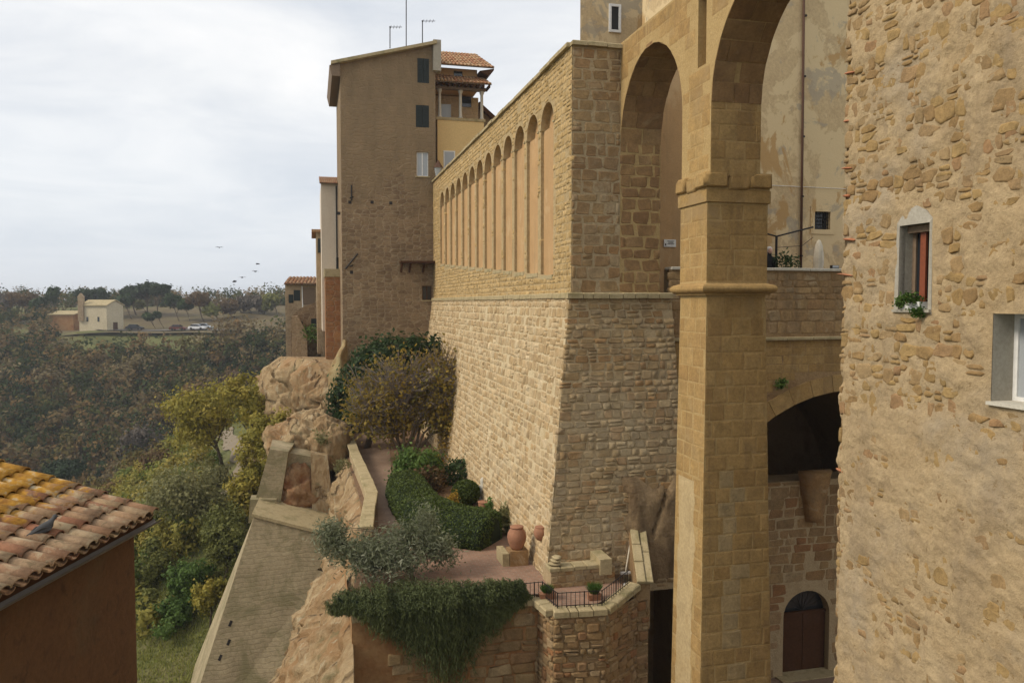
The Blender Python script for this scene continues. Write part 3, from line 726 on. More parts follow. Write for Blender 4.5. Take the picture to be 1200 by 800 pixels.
fr2 = Frame(W(S1 - .02, TP - .02, .55), nv, UP); fr2.N = -wv if fr2.N.dot(wv) > 0 else fr2.N
lay(aq, fr2, courses(wF + .04, 1.92, (.34, .44), (.4, .8), 44), 'ashlar', M['ashlar'], .12, .008, .008, cap=30, seed=14)
fl2 = Frame(W(S2, TP - .02, .55), -wv, UP); fl2.N = -nv if fl2.N.dot(nv) > 0 else fl2.N
lay(aq, fl2, courses(S2 - S1 + .02, 1.92, (.34, .44), (.4, .8), 45), 'ashlar', M['ashlar'], .12, .006, .006, cap=30, seed=15)
# mouldings
def mould(name, z0, prof, mat, s0=S1, s1=S2, t0=TP, t1=TPB):
    mb = MB()
    for (za, oa), (zb_, ob) in zip(prof[:-1], prof[1:]):
        A = [W(s0 - oa, t0 - oa, z0 + za), W(s0 - oa, t1 + oa, z0 + za), W(s1 + oa, t1 + oa, z0 + za), W(s1 + oa, t0 - oa, z0 + za)]
        B = [W(s0 - ob, t0 - ob, z0 + zb_), W(s0 - ob, t1 + ob, z0 + zb_), W(s1 + ob, t1 + ob, z0 + zb_), W(s1 + ob, t0 - ob, z0 + zb_)]
        for k in range(4): mb.quad(A[k], A[(k + 1) % 4], B[(k + 1) % 4], B[k])
    B = prof[-1]; o_ = B[1]; z = z0 + B[0]; mb.quad(W(s0 - o_, t0 - o_, z), W(s0 - o_, t1 + o_, z), W(s1 + o_, t1 + o_, z), W(s1 + o_, t0 - o_, z))
    return mb.build(name, mat, aq)
mould('torus', .2, [(0, .02), (0, .09), (.05, .09)] + [(.05 + .11 * (1 - math.cos(a)), .1 + .12 * math.sin(a)) for a in [math.pi * i / 8 for i in range(9)]] + [(.3, .04)], M['ashlar'])
mould('necking', 2.5, [(0, .03), (.02, .07), (.32, .07), (.33, .05)], M['ashlar'])
for z, o_, hh in ((2.84, .10, .40),):
    rgc = random.Random(9)
    for f_, L in ((Frame(W(S1 - o_, TP - o_, z), nv, UP), wF + 2 * o_), (Frame(W(S2 + o_, TP - o_, z), -wv, UP), S2 - S1 + 2 * o_)):
        n_ = -wv if L > 1.7 else -nv; f_.N = n_
        k = 3; 
        lay(aq, f_, [(L * i / k, L * (i + 1) / k, 0, hh) for i in range(k)], 'rubble', M['ashlar'], .3, .02, .04, cap=9, name='capital_block', seed=17)
mb = MB(); mb.stbox(S1 - .05, S2 + .05, TP - .05, TPB + .05, 2.8, 3.22); mb.build('capital_core', M['mortar_o'], aq)

# ------------------------------------------------------------------ terrace bridge with the big dark vault
br = thing('terrace_bridge', 'stone terrace wall with pale coping above a wide dark vault beside the pier', 'bridge', W(24.5, 15, -15))
SA = 24.0; T0, T1 = TB1 - .02, 22.0; AC, AZ, AR = 18.35, -9.1, 6.1
mb = MB(); seg = 26; put = lambda a, z, n: W(SA - n, a, z)
lf, rt = AC - AR, AC + AR
mb.quad(put(T0, -8.4, 0), put(lf, -8.4, 0), put(lf, 1.1, 0), put(T0, 1.1, 0))
P_ = [(AC - AR * math.cos(math.pi * i / seg), AZ + AR * math.sin(math.pi * i / seg)) for i in range(seg + 1)]
for i in range(seg): mb.quad(put(*P_[i], 0), put(*P_[i + 1], 0), put(P_[i + 1][0], 1.1, 0), put(P_[i][0], 1.1, 0))
for i in range(seg): mb.quad(put(*P_[i + 1], 0), put(*P_[i], 0), put(*P_[i], -10), put(*P_[i + 1], -10))
mb.quad(put(lf, AZ, 0), put(lf, -15, 0), put(lf, -15, -10), put(lf, AZ, -10)); mb.quad(put(rt, -15, 0), put(rt, AZ, 0), put(rt, AZ, -10), put(rt, -15, -10))
mb.quad(put(lf - 1, -15, -10), put(rt + 1, -15, -10), put(rt + 1, -2, -10), put(lf - 1, -2, -10))
mb.quad(put(T0, 1.1, 0), put(rt, 1.1, 0), put(rt, 1.1, -.4), put(T0, 1.1, -.4)); mb.quad(put(rt, .1, -.4), put(T0, .1, -.4), put(T0, 1.1, -.4), put(rt, 1.1, -.4))
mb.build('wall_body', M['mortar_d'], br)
fb = Frame(W(SA, T0, -8), nv, UP); fb.N = -wv if fb.N.dot(wv) > 0 else fb.N
def mask_br(a, b, c, d):
    for x in (a, b):
        for z in (c - 8, d - 8):
            t = T0 + x
            if (t - AC) ** 2 + (z - AZ) ** 2 < (AR + .62) ** 2 or (abs(t - AC) < AR + .3 and z < AZ): return False
    return abs((c + d) / 2 - 8 + 1.2) > .12
lay(br, fb, courses(9, 6.72, (.24, .4), (.3, .75), 51, mask_br) , 'ashlar', M['ashlar'], .1, .01, .01, cap=90, seed=21)
lay(br, Frame(W(SA, T0, -1.05), nv, UP) if False else type('F', (), dict(U=nv, V=UP, N=-wv, O=W(SA, T0, -1.05), p=Frame.p))(), courses(9, 2.1, (.2, .42), (.3, .7), 52), 'rubble', M['rubble_but'], .12, .016, .02, cap=110, seed=22)
k = 24
for i in range(k):
    a0, a1 = math.pi * (i + .012) / k, math.pi * (i + .988) / k; mb = MB(); q = []
    for dp in (.012 + .004 * (i % 3), -.3):
        for (a, r) in ((a0, AR - .03), (a1, AR - .03), (a1, AR + .55), (a0, AR + .55)): q.append(put(AC - r * math.cos(a), AZ + r * math.sin(a), dp))
    mb.hexa(q); mb.build('voussoir', M['ashlar'], br)
blocks_row(br, 'string_course', M['coping'], W(SA - .04, T0, -1.2), W(SA - .04, rt, -1.2), 12, .09, .05, rg)
M['marble'] = rough_mat('pale coping slabs', [(.50, .48, .43), (.58, .56, .51)], 2, bump=.2, bd=.01)
blocks_row(br, 'coping_slab', M['marble'], W(SA + .2, T0 + .05, 1.14), W(SA + .2, rt, 1.14), 10, .29, .045, rg)
# lower wall with the cellar door
lwall = thing('cellar_wall', 'rough tufa wall inside the dark vault holding an arched cellar door', 'wall', W(27, 18.7, -14.6))
SL_ = 27.0; DW0, DW1, DSP = 17.72, 19.78, -12.25; DC = (DW0 + DW1) / 2; DR = (DW1 - DW0) / 2; ZD = -14.55
put = lambda a, z, n: W(SL_ - n, a, z); mb = MB()
mb.quad(put(12, -15, 0), put(DW0, -15, 0), put(DW0, -6.9, 0), put(12, -6.9, 0)); mb.quad(put(DW1, -15, 0), put(25, -15, 0), put(25, -6.9, 0), put(DW1, -6.9, 0))
arched_sheet(mb, DW0, DW1, -15, -6.9, DSP, DR * .95, put, .45)
mb.quad(put(12, -6.9, 0), put(25, -6.9, 0), put(25, -6.9, -1.2), put(12, -6.9, -1.2))
mb.build('wall_body', M['mortar'], lwall)
fc = type('F', (), dict(U=nv, V=UP, N=-wv, O=W(SL_, 15.5, -14.6), p=Frame.p))()
def mask_c(a, b, c, d):
    for x in (a, b):
        t = 15.5 + x
        for z in (c - 14.6, d - 14.6):
            if abs(t - DC) < DR + .02 and (z < DSP or (t - DC) ** 2 + (z - DSP) ** 2 < DR ** 2): return False
    return True
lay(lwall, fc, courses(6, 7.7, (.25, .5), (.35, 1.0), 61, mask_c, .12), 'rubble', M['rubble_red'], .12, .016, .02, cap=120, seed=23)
mb = MB(); mb.stbox(10, 30, 9.8, 25, -15.4, ZD - .05); mb.build('paved_floor', M['path'], kind='structure')
dr = MB(); dr.stbox(SL_ + .25, SL_ + .33, DW0 + .02, DC - .012, ZD, DSP - .02); dr.build('door_leaf', M['wood_dark'], lwall)
dr = MB(); dr.stbox(SL_ + .25, SL_ + .33, DC + .012, DW1 - .02, ZD, DSP - .02); dr.build('door_leaf', M['wood_dark'], lwall)
dr = MB(); dr.stbox(SL_ + .22, SL_ + .34, DW0, DW1, DSP - .02, DSP + .07); dr.build('door_transom', M['wood_dark'], lwall)
dr = MB(); dr.stbox(SL_ + .4, SL_ + .42, DW0, DW1, DSP, DSP + DR); dr.build('fanlight_pane', M['glass'], lwall)
dr = MB()
for i in range(9):
    a = math.pi * (i + .5) / 9; dr.tube([put(DC, DSP + .1, -.3), put(DC - DR * .95 * math.cos(a), DSP + DR * .93 * math.sin(a), -.3)], .014, 5)
dr.build('fanlight_grille', M['iron'], lwall)
dr = MB(); dr.stbox(SL_ - .5, SL_ + .5, DW0 - .3, DW1 + .3, ZD - .2, ZD - .002); dr.build('door_step', M['coping'], lwall)
# tapering corbel
cb = MB(); vs = []; n_ = 14; rows = 9
for i in range(rows + 1):
    u = i / rows; z = -8.5 + u * 2.0; r = .34 + .36 * u
    for k in range(n_ + 1):
        a = math.pi * k / n_; vs.append(W(SL_ - r * .9 * math.sin(a) * (1 + .05 * math.sin(i * 3)), 18.95 - r * math.cos(a), z))
fs = [(i * (n_ + 1) + k, i * (n_ + 1) + k + 1, (i + 1) * (n_ + 1) + k + 1, (i + 1) * (n_ + 1) + k) for i in range(rows) for k in range(n_)]
fs.append(tuple(range(n_, -1, -1))); fs.append(tuple(rows * (n_ + 1) + k for k in range(n_ + 1)))
cb.add(vs, fs); cb.build('corbel', M['rubble'], lwall, smooth=True)

# ------------------------------------------------------------------ right-hand house wall
rh = thing('stone_house', 'rough plastered rubble house wall with a narrow flowered window and a white window', 'house', W(10, 10, -16))
TR, SR = 9.5, 12.82
wins = [(10.62, 11.28, -.10, 1.27), (8.30, 9.39, -1.42, -.15)]
s_lo, s_hi, z_lo, z_hi = 4.0, SR, -13.0, 8.6; ds = .034
def in_win(s_, z): return any(a < s_ < b and c < z < d for a, b, c, d in wins)
def ex(lo, hi, cuts, d):
    a = list(np.arange(lo, hi, d)) + [hi]
    a = [x for x in a if all(abs(x - c) > d * .55 for c in cuts)] + list(cuts); return sorted(set(round(x, 4) for x in a))
sa = ex(7.2, s_hi, [w[0] for w in wins] + [w[1] for w in wins], ds); za = ex(-7.6, 6.0, [w[2] for w in wins] + [w[3] for w in wins], ds)
def wall_disp(s_, z):
    p = Vector((s_, z, 0)); cov = noise.fractal(p * 2.2 + Vector((3, 8, 0)), 1.0, 2.2, 4) + .35 * noise.noise(p * .7 + Vector((1, 1, 5)))
    low = sstep(-1.2, -2.6, z + .5 * noise.noise(p * .6)) ; mid = sstep(.9, .2, abs(z - 1.0)) * sstep(10.4, 9.6, s_)
    d = .012 + .030 * max(-1.2, min(1.1, cov * 1.5 - .14 + .66 * low + .5 * mid)) + .012 * fbm(p + Vector((9, 3, 0)), 7, 3) + .006 * noise.noise(p * 23)
    e = min([max(max(a - s_, s_ - b, 0), max(c - z, z - d2, 0)) for a, b, c, d2 in wins]); k = min(1, e / .12)
    return d * k + .02 * (1 - k)
def corner_in(s_, z):     # ragged corner
    k = sstep(SR - .35, SR, s_); return k * (.05 + .09 * (noise.noise(Vector((z * 1.9, 0, 2))) + .5 * noise.noise(Vector((z * 6, 1, 2)))))
hv = []; idx = {}
for i, s_ in enumerate(sa):
    for k, z in enumerate(za):
        d = wall_disp(s_, z); idx[(i, k)] = len(hv); hv.append(tuple(W(s_ - (corner_in(s_, z) if s_ > SR - .36 else 0), TR - d + .6 * (corner_in(s_, z) if s_ > SR - .1 else 0), z)))
hf_ = []
for i in range(len(sa) - 1):
    for k in range(len(za) - 1):
        if not in_win((sa[i] + sa[i + 1]) / 2, (za[k] + za[k + 1]) / 2): hf_.append((idx[(i, k)], idx[(i + 1, k)], idx[(i + 1, k + 1)], idx[(i, k + 1)]))
np_mesh('plaster_wall', np.array(hv), np.array(hf_), M['housewall'], parent=rh, smooth=True)
mb = MB()      # surrounding wall, end wall and top
mb.quad(W(-3, TR, -16), W(7.2, TR, -16), W(7.2, TR, 11), W(-3, TR, 11)); mb.quad(W(7.2, TR, -16), W(SR - .06, TR, -16), W(SR - .06, TR, -7.6), W(7.2, TR, -7.6)); mb.quad(W(7.2, TR, 6), W(SR - .06, TR, 6), W(SR - .06, TR, 11), W(7.2, TR, 11))
mb.quad(W(SR - .06, TR + .02, -16), W(SR - .06, 20, -16), W(SR - .06, 20, 11), W(SR - .06, TR + .02, 11)); mb.quad(W(-3, TR, 11), W(SR, TR, 11), W(SR, 20, 11), W(-3, 20, 11))
mb.build('outer_wall', M['housewall'], rh)
# rubble bedded in the plaster: it shows wherever the plaster has worn back
rgs = random.Random(77); Lb = stone_lib('lump', M['redbrick']); pl = WL[rh.name]
fH = type('F', (), dict(U=-wv, V=UP, N=-nv, O=W(SR - .02, TR, -7.4), p=Frame.p))()
def mask_h(a, b, c, d):
    s0_, s1_ = SR - .02 - b, SR - .02 - a; z0_, z1_ = c - 7.4, d - 7.4
    return not any(s1_ > x0 - .12 and s0_ < x1 + .12 and z1_ > y0 - .08 and z0_ < y1 + .1 for x0, x1, y0, y1 in wins)
hs = courses(5.4, 13.3, (.14, .34), (.14, .42), 99, mask_h, .18, .10, .3)
def shown(r):
    s_ = SR - .02 - (r[0] + r[1]) / 2; z = (r[2] + r[3]) / 2 - 7.4; return s_ > 8.5 and -6.0 < z < 5.2 and wall_disp(s_, z) < .022
vis = [r for r in hs if shown(r)]; hid = [r for r in hs if not shown(r)]
lay(rh, fH, vis, 'bed', M['housestone'], .12, .02, .019, cap=290, seed=31, rot=.22)
lay(rh, fH, hid, 'bed', M['housestone'], .12, .03, .022, cap=0, seed=32, rot=.22, rest_name='bedded_stone')
for z, w in ((4.15, .3), (2.45, .3), (1.95, .22), (1.15, .34), (.52, .42), (-3.1, .25), (3.3, .2)):
    o = bpy.data.objects.new('brick', rgs.choice(Lb)[0]); COL.objects.link(o); o.parent = rh
    R = Matrix((-wv, UP, -nv)).transposed()
    o.matrix_local = Matrix.Translation(W(SR - .1 - rgs.random() * .12, TR - .035, z) - pl) @ (R @ Matrix.Rotation(-.12, 3, 'Z') @ Matrix.Diagonal((w, .05, .2))).to_4x4()
# windows
def rbox(mb, s0, s1, t0, t1, z0, z1): mb.stbox(s0, s1, t0, t1, z0, z1)
a, b, c, d = wins[0]
def reveal(win, dep, mat, over=.0):
    a, b, c, d = win; mb = MB(); o = .05
    mb.stbox(b, b + o, TR - .006 - over, TR + dep, c - o, d + o); mb.stbox(a - o, a, TR - .004, TR + dep, c - o, d + o); mb.stbox(a, b, TR - .005, TR + dep, d, d + o); mb.stbox(a, b, TR - .005, TR + dep, c - o, c)
    return mb.build('window_reveal', mat, rh)
rv = reveal(wins[0], .5, M['grey_plaster'])
def windowfr(win, dep, fw, mat, glassm, rail=None):
    a, b, c, d = win; f_ = MB(); t = TR + dep
    f_.stbox(a, a + fw, t, t + .06, c, d); f_.stbox(b - fw, b, t, t + .06, c, d); f_.stbox(a + fw, b - fw, t, t + .06, c, c + fw); f_.stbox(a + fw, b - fw, t, t + .06, d - fw, d)
    o = f_.build('window_frame', mat, rh); g = MB(); g.stbox(a + fw, b - fw, t + .03, t + .04, c + fw, d - fw); g.build('pane', glassm, o)
    return o
wf = windowfr(wins[0], .22, .075, M['wood'], M['glass'])
sh = MB(); sh.stbox(a + .30, a + .42, TR + .16, TR + .20, c + .02, d - .06); sh.build('red_shutter', M['wood_red'], wf, label='red brown half-open wooden shutter')
sh = MB(); sh.stbox(a + .04, b - .02, TR + .10, TR + .22, d - .12, d - .002); sh.build('lintel', M['wood'], wf)
sl = MB(); sl.stbox(a - .05, b + .12, TR - .07, TR + .22, c - .05, c - .002); sl.build('window_sill', M['grey_plaster'], rh)
reveal(wins[1], .5, M['grey_plaster'])
windowfr(wins[1], .36, .07, M['white'], M['glass_pale'])
a, b, c, d = wins[1]; sl = MB(); sl.stbox(a - .05, b + .03, TR - .08, TR + .36, c - .04, c + .01); sl.build('window_sill', M['marble'], rh)
# cement patch around narrow window
mb = MB(); a, b, c, d = wins[0]
ring_o = [(b + .13, c - .1), (b + .09, d + .05), (b - .05, d + .2), (a + .33, d + .30), (a + .12, d + .21), (a - .03, d + .07), (a - .05, c - .08)]
ring_i = [(b, c), (b, d), (b - .1, d), (a + .33, d), (a + .12, d), (a, d), (a, c)]
for i in range(6):
    (x0, y0), (x1, y1) = ring_o[i], ring_o[i + 1]; (u0, v0), (u1, v1) = ring_i[i], ring_i[i + 1]
    q = [W(x0, TR - .02, y0), W(x1, TR - .02, y1), W(u1, TR - .045, v1), W(u0, TR - .045, v0)]; qb = [p + nv * .12 for p in q]; mb.hexa(q + qb)
mb.build('cement_surround', M['grey_plaster'], rh)

# ------------------------------------------------------------------ courtyard behind the aqueduct
mb = MB(); mb.stbox(SA + .4, 46, T0 - 3, 26, -.9, .2); mb.build('courtyard', M['path'], kind='structure')
M['plaster_facade'] = rough_mat('peeling facade plaster', [(.46, .35, .21), (.53, .41, .25), (.40, .30, .19)], .7, bump=.5, bd=.03, bsc=9,
    stains=[(.55, .5, .52, (.60, .48, .30), .9, (1, 1, .8)), (.7, .56, .6, (.34, .30, .24), .7, (1, 1, 1)), (.6, .6, .63, (.42, .27, .12), .9, (1, 1, .5))])
hb = thing('peeling_house', 'tall beige house with peeling plaster, drainpipe and barred square window', 'house', W(30, 22, .2))
mb = MB(); gw = (20.86, 21.62, 3.14, 3.9)
put = lambda a, z, n: W(30 - n, a, z)
for (x0, x1, y0, y1) in ((17.2, gw[0], .15, 20), (gw[1], 30, .15, 20), (gw[0], gw[1], .15, gw[2]), (gw[0], gw[1], gw[3], 20)): mb.quad(put(x0, y0, 0), put(x1, y0, 0), put(x1, y1, 0), put(x0, y1, 0))
for (x0, y0), (x1, y1) in (((gw[0], gw[2]), (gw[1], gw[2])), ((gw[1], gw[2]), (gw[1], gw[3])), ((gw[1], gw[3]), (gw[0], gw[3])), ((gw[0], gw[3]), (gw[0], gw[2]))): mb.quad(put(x0, y0, 0), put(x1, y1, 0), put(x1, y1, -.3), put(x0, y0, -.3))
mb.stbox(30.45, 40, 17.2, 30, .15, 20); mb.build('facade', M['plaster_facade'], hb)
mb = MB(); e = .2
for (x0, x1, y0, y1) in ((gw[0] - e, gw[0], gw[2] - e, gw[3] + e), (gw[1], gw[1] + e, gw[2] - e, gw[3] + e), (gw[0], gw[1], gw[2] - e, gw[2]), (gw[0], gw[1], gw[3], gw[3] + e)): mb.stbox(29.96, 30.05, x0, x1, y0, y1)
wfr = mb.build('window_frame', M['marble'] if False else M['plaster_facade'], hb)
mb = MB()
for i in range(6): x = gw[0] + .05 + i * .132; mb.tube([put(x, gw[2], -.1), put(x, gw[3], -.1)], .014, 5)
for i in range(5): z = gw[2] + .08 + i * .15; mb.tube([put(gw[0], z, -.1), put(gw[1], z, -.1)], .014, 5)
mb.build('grille', M['iron'], wfr); mb = MB(); mb.stbox(30.24, 30.25, gw[0], gw[1], gw[2], gw[3]); mb.build('pane', M['glass'], wfr)
mb = MB(); mb.tube([put(20.2, .2, .09), put(20.15, 8, .09), put(20.05, 20, .09)], .055, 8); dp = mb.build('drainpipe', M['rust'], hb, smooth=True)
for z in (2, 4.5, 7, 9.5, 12): q = MB(); q.tube([put(20.2, z - .03, .09), put(20.2, z + .03, .09)], .075, 8); q.build('pipe_bracket', M['iron'], dp)
mb = MB(); mb.tube([put(17.6, 4.93, .03), put(22.5, 4.9, .03)], .012, 5); mb.build('cable', M['white'], hb)
ho = thing('orange_house', 'smooth orange plastered house seen through the high aqueduct arch', 'house', W(26.5, 13, .2))
mb = MB(); mb.stbox(26.2, 34, 10.99, 14.9, .15, 8.6); mb.build('wall', M['plaster_o'], ho)
sg = thing('wall_plaque', 'small white lettered plaque on the orange wall behind the arch', 'sign', H(785, 285, s=26.16))
pc = H(785, 285, s=26.17); mb = MB(); mb.obox(pc, nv, UP, wv, .23, .13, .012); mb.build('plate', M['white'], sg)
mb = MB()
for k, (wd_, z) in enumerate(((.13, .07), (.1, .02), (.13, -.03))): mb.obox(pc + UP * z - wv * .016 + nv * .03, nv, UP, wv, wd_, .010, .002)
mb.obox(pc - nv * .17 - UP * .05 - wv * .016, nv, UP, wv, .022, .035, .002); mb.build('lettering', M['iron'], sg)
pa = thing('palace', 'grey beige palace block with a small window rising above the wall top', 'building', W(48, 18, 0))
mb = MB(); mb.hexa([W(45, 15.45, 0), W(45, 30, 0), W(60, 32, 0), W(60, 22, 0), W(45, 15.45, 26), W(45, 30, 26), W(60, 32, 26), W(60, 22, 26)]); mb.build('wall', M['plaster_facade'], pa)
g0 = ST(H(716, 8, s=45)); g1 = ST(H(724.5, 36, s=45)); mb = MB()
for (x0, x1, y0, y1) in ((g0[1] - .14, g0[1], g1[2] - .14, g0[2] + .14), (g1[1], g1[1] + .14, g1[2] - .14, g0[2] + .14), (g0[1], g1[1], g1[2] - .14, g1[2]), (g0[1], g1[1], g0[2], g0[2] + .14)): mb.stbox(44.9, 45.02, x0, x1, y0, y1)
w_ = mb.build('window_frame', M['white'], pa); mb = MB(); mb.stbox(44.97, 44.99, g0[1], g1[1], g1[2], g0[2]); mb.build('pane', M['glass'], w_)
rl = thing('stair_railing', 'dark iron handrail climbing on the courtyard before the peeling house', 'railing', W(28, 17.6, .2))
pts = [H(899, 274, s=28), H(910, 277, s=28), H(953, 266, s=28)]; mb = MB(); mb.tube(pts, .035, 6); mb.build('handrail', M['iron'], rl)
mb = MB(); mb.tube([pts[1], Vector((pts[1].x, pts[1].y, .2))], .05, 6); mb.build('post', M['iron'], rl)
mb = MB(); mb.tube([H(911, 290, s=28), H(940, 288, s=28), H(953, 278, s=28)], .012, 5); mb.build('wire', M['iron'], rl)
ps = thing('parasol', 'closed cream parasol standing on the terrace behind the coping', 'parasol', W(26, 18.3, .2))
pb = H(959, 313, s=26); bx, by = pb.x, pb.y
mb = MB(); mb.tube([(bx, by, .2), (bx, by, 2.3)], .025, 8); mb.build('pole', M['white'], ps)
M['canvas'] = plain('cream canvas', (.60, .54, .42), .9, var=.3, sc=6)
mb = MB(); prof = [(.20, 1.05), (.21, 1.15), (.17, 1.35), (.19, 1.5), (.18, 1.8), (.14, 2.1), (.07, 2.3), (.015, 2.34)]; n_ = 16; vs = []; fs = []
for r, z in prof:
    for k in range(n_): q = r * (1 if k % 2 else .72); an = 2 * math.pi * k / n_; vs.append((bx + q * math.cos(an), by + q * math.sin(an), z))
for i in range(len(prof) - 1):
    for k in range(n_): fs.append((i * n_ + k, i * n_ + (k + 1) % n_, (i + 1) * n_ + (k + 1) % n_, (i + 1) * n_ + k))
mb.add(vs, fs); mb.build('canopy', M['canvas'], ps, smooth=True)
mb = MB(); mb.lathe((bx, by, .2), [(.3, 0), (.3, .08), (.06, .1), (.04, .3)]); mb.build('foot', M['grey_plaster'], ps)
fl_ = thing('floodlight', 'small dark floodlight lying on the pale terrace coping', 'lamp', W(SA + .2, 17.6, 1.18)); fp = H(978, 308.5, s=SA + .2); fp.z = 1.25
mb = MB(); mb.obox(fp, nv, UP, wv, .14, .055, .06); mb.build('housing', M['iron'], fl_); mb = MB(); mb.obox(fp - wv * .065 + UP * .01, nv, UP, wv, .12, .04, .006); mb.build('lens', M['glass_pale'], fl_)

# ------------------------------------------------------------------ tower house and neighbours
def brickmat(name, cols, mort, bw=.42, bh=.24, plz=6.0, pcol=(.25, .17, .085), soft=1.0, amt=.9, bs=.5, vor=False):
    m, nt = newmat(name); P = pos(nt); sxyz = nd(nt, 'ShaderNodeSeparateXYZ', {0: P})
    u = mth(nt, 'ADD', mth(nt, 'MULTIPLY', sxyz.outputs[0], nv.x), mth(nt, 'MULTIPLY', sxyz.outputs[1], nv.y)); u = mth(nt, 'ADD', u, mth(nt, 'ADD', mth(nt, 'MULTIPLY', sxyz.outputs[0], wv.x), mth(nt, 'MULTIPLY', sxyz.outputs[1], wv.y)))
    wob = nd(nt, 'ShaderNodeTexNoise', {'Vector': P, 'Scale': 1.6, 'Detail': 3.0}).outputs[0]
    vec = nd(nt, 'ShaderNodeCombineXYZ', {0: mth(nt, 'ADD', u, mth(nt, 'MULTIPLY', wob, .25)), 1: mth(nt, 'ADD', sxyz.outputs[2], mth(nt, 'MULTIPLY', wob, .35))})
    bt = nd(nt, 'ShaderNodeTexBrick', {'Vector': vec, 'Color1': (*cols[0], 1), 'Color2': (*cols[1], 1), 'Mortar': (*mort, 1), 'Scale': 1.0, 'Mortar Size': .035, 'Mortar Smooth': .6, 'Brick Width': bw, 'Row Height': bh, 'Bias': -.1})
    if vor:
        v3 = nd(nt, 'ShaderNodeCombineXYZ', {0: mth(nt, 'DIVIDE', mth(nt, 'ADD', u, mth(nt, 'MULTIPLY', wob, .3)), bw), 1: mth(nt, 'DIVIDE', mth(nt, 'ADD', sxyz.outputs[2], mth(nt, 'MULTIPLY', wob, .2)), bh)})
        vc = nd(nt, 'ShaderNodeTexVoronoi', {'Vector': v3, 'Scale': 1.0, 'Randomness': .55}); ve = nd(nt, 'ShaderNodeTexVoronoi', {'Vector': v3, 'Scale': 1.0, 'Randomness': .55}, feature='DISTANCE_TO_EDGE')
        rr_ = nd(nt, 'ShaderNodeSeparateXYZ', {0: vc.outputs[1]}).outputs[0]; cs_ = mixc(nt, rr_, cols[0], cols[1]); mf_ = ramp(nt, ve.outputs[0], [(.015, (.8, .8, .8)), (.10, (0, 0, 0))])
        cc_ = mixc(nt, mf_, cs_, mort); bt = type('B', (), {'outputs': [cc_, mf_]})()
    c = bt.outputs[0]; n1 = nz(nt, P, .8, 6.0, .65); n2 = nz(nt, P, 7, 5.0, .7)
    c = mixc(nt, .6, c, ramp(nt, n1, [(.3, (.6, .58, .55)), (.7, (1.2, 1.2, 1.2))]), 'MULTIPLY'); c = mixc(nt, .6, c, ramp(nt, n2, [(.3, (.6, .58, .55)), (.7, (1.2, 1.2, 1.2))]), 'MULTIPLY')
    pf = mth(nt, 'ADD', mth(nt, 'MULTIPLY', mth(nt, 'SUBTRACT', sxyz.outputs[2], plz), .5 / soft), mth(nt, 'MULTIPLY', mth(nt, 'SUBTRACT', n1, .5), 3.0))
    pf = ramp(nt, pf, [(.0, (0, 0, 0)), (.35, (amt, amt, amt))])
    pc_ = mixc(nt, .6, pcol, ramp(nt, nz(nt, sclv(nt, P, (1, 1, .4)), .9, 6.0, .7), [(.3, (.6, .58, .55)), (.7, (1.25, 1.22, 1.2))]), 'MULTIPLY')
    c = mixc(nt, pf, c, pc_)
    finish(nt, c, .95, mth(nt, 'ADD', n2, mth(nt, 'MULTIPLY', bt.outputs[1], -1.5)), bs, .04); return m
M['tanwall'] = brickmat('tan masonry', ((.38, .28, .17), (.32, .23, .14)), (.40, .31, .2), .5, .3, 0.0, (.42, .32, .2), 1.0, .5, vor=True)
M['tower'] = brickmat('tower masonry', ((.29, .205, .12), (.20, .135, .08)), (.33, .255, .16), bw=.48, bh=.25, pcol=(.235, .17, .098), soft=2.0, plz=6.5, amt=.9, vor=True)
M['tile'] = stone_mat('roof tile', [(.36, .17, .09), (.40, .24, .14), (.33, .15, .085), (.42, .30, .19), (.38, .2, .11)], .4, .4, .02, [(3.5, .52, .62, (.42, .34, .22), .6), (1.2, .56, .7, (.16, .12, .09), .5)])
def tiled_roof(parent, p00, p10, p01, p11, nu, nvv, mat, name='tile', joined=True, r=None, thick=.06, seed=1):
    """p00-p10 eave, p01-p11 ridge; rows of barrel tiles running up the slope"""
    rgt = random.Random(seed); p00, p10, p01, p11 = map(Vector, (p00, p10, p01, p11)); mb = MB(); nrm = (p10 - p00).cross(p01 - p00).normalized(); nrm = nrm if nrm.z > 0 else -nrm
    base = MB(); base.hexa([p00, p10, p11, p01] if False else [q - nrm * thick for q in (p00, p10, p11, p01)] + [p00, p10, p11, p01]); base.build('roof_deck', M['wood'], parent)
    bl_ = lambda u, v: (p00 * (1 - u) + p10 * u) * (1 - v) + (p01 * (1 - u) + p11 * u) * v
    tw = (p10 - p00).length / nu; rr = tw * .42
    for i in range(nu):
        for k in range(nvv):
            u = (i + .5) / nu; a = bl_(u, k / nvv - (.02 if k == 0 else 0)); b = bl_(u, min(1, (k + 1.15) / nvv)); up = (b - a).normalized(); sd = (p10 - p00).normalized(); vs = []
            sd = (sd - up * sd.dot(up)).normalized(); rj = rr * rgt.uniform(.95, 1.08)
            for (p, f_, lift) in ((a, 1.08, rr * .35), (b, .85, rr * .05)):
                for q in range(6): an = math.pi * q / 5; vs.append(p + sd * math.cos(an) * rj * f_ + nrm * (math.sin(an) * rj * f_ * .85 + lift))
            mb.add(vs, [(q, q + 1, q + 7, q + 6) for q in range(5)] + [(5, 4, 3, 2, 1, 0)], rgt.random())
    return mb.build(name, mat, parent, smooth=False, kind='stuff')

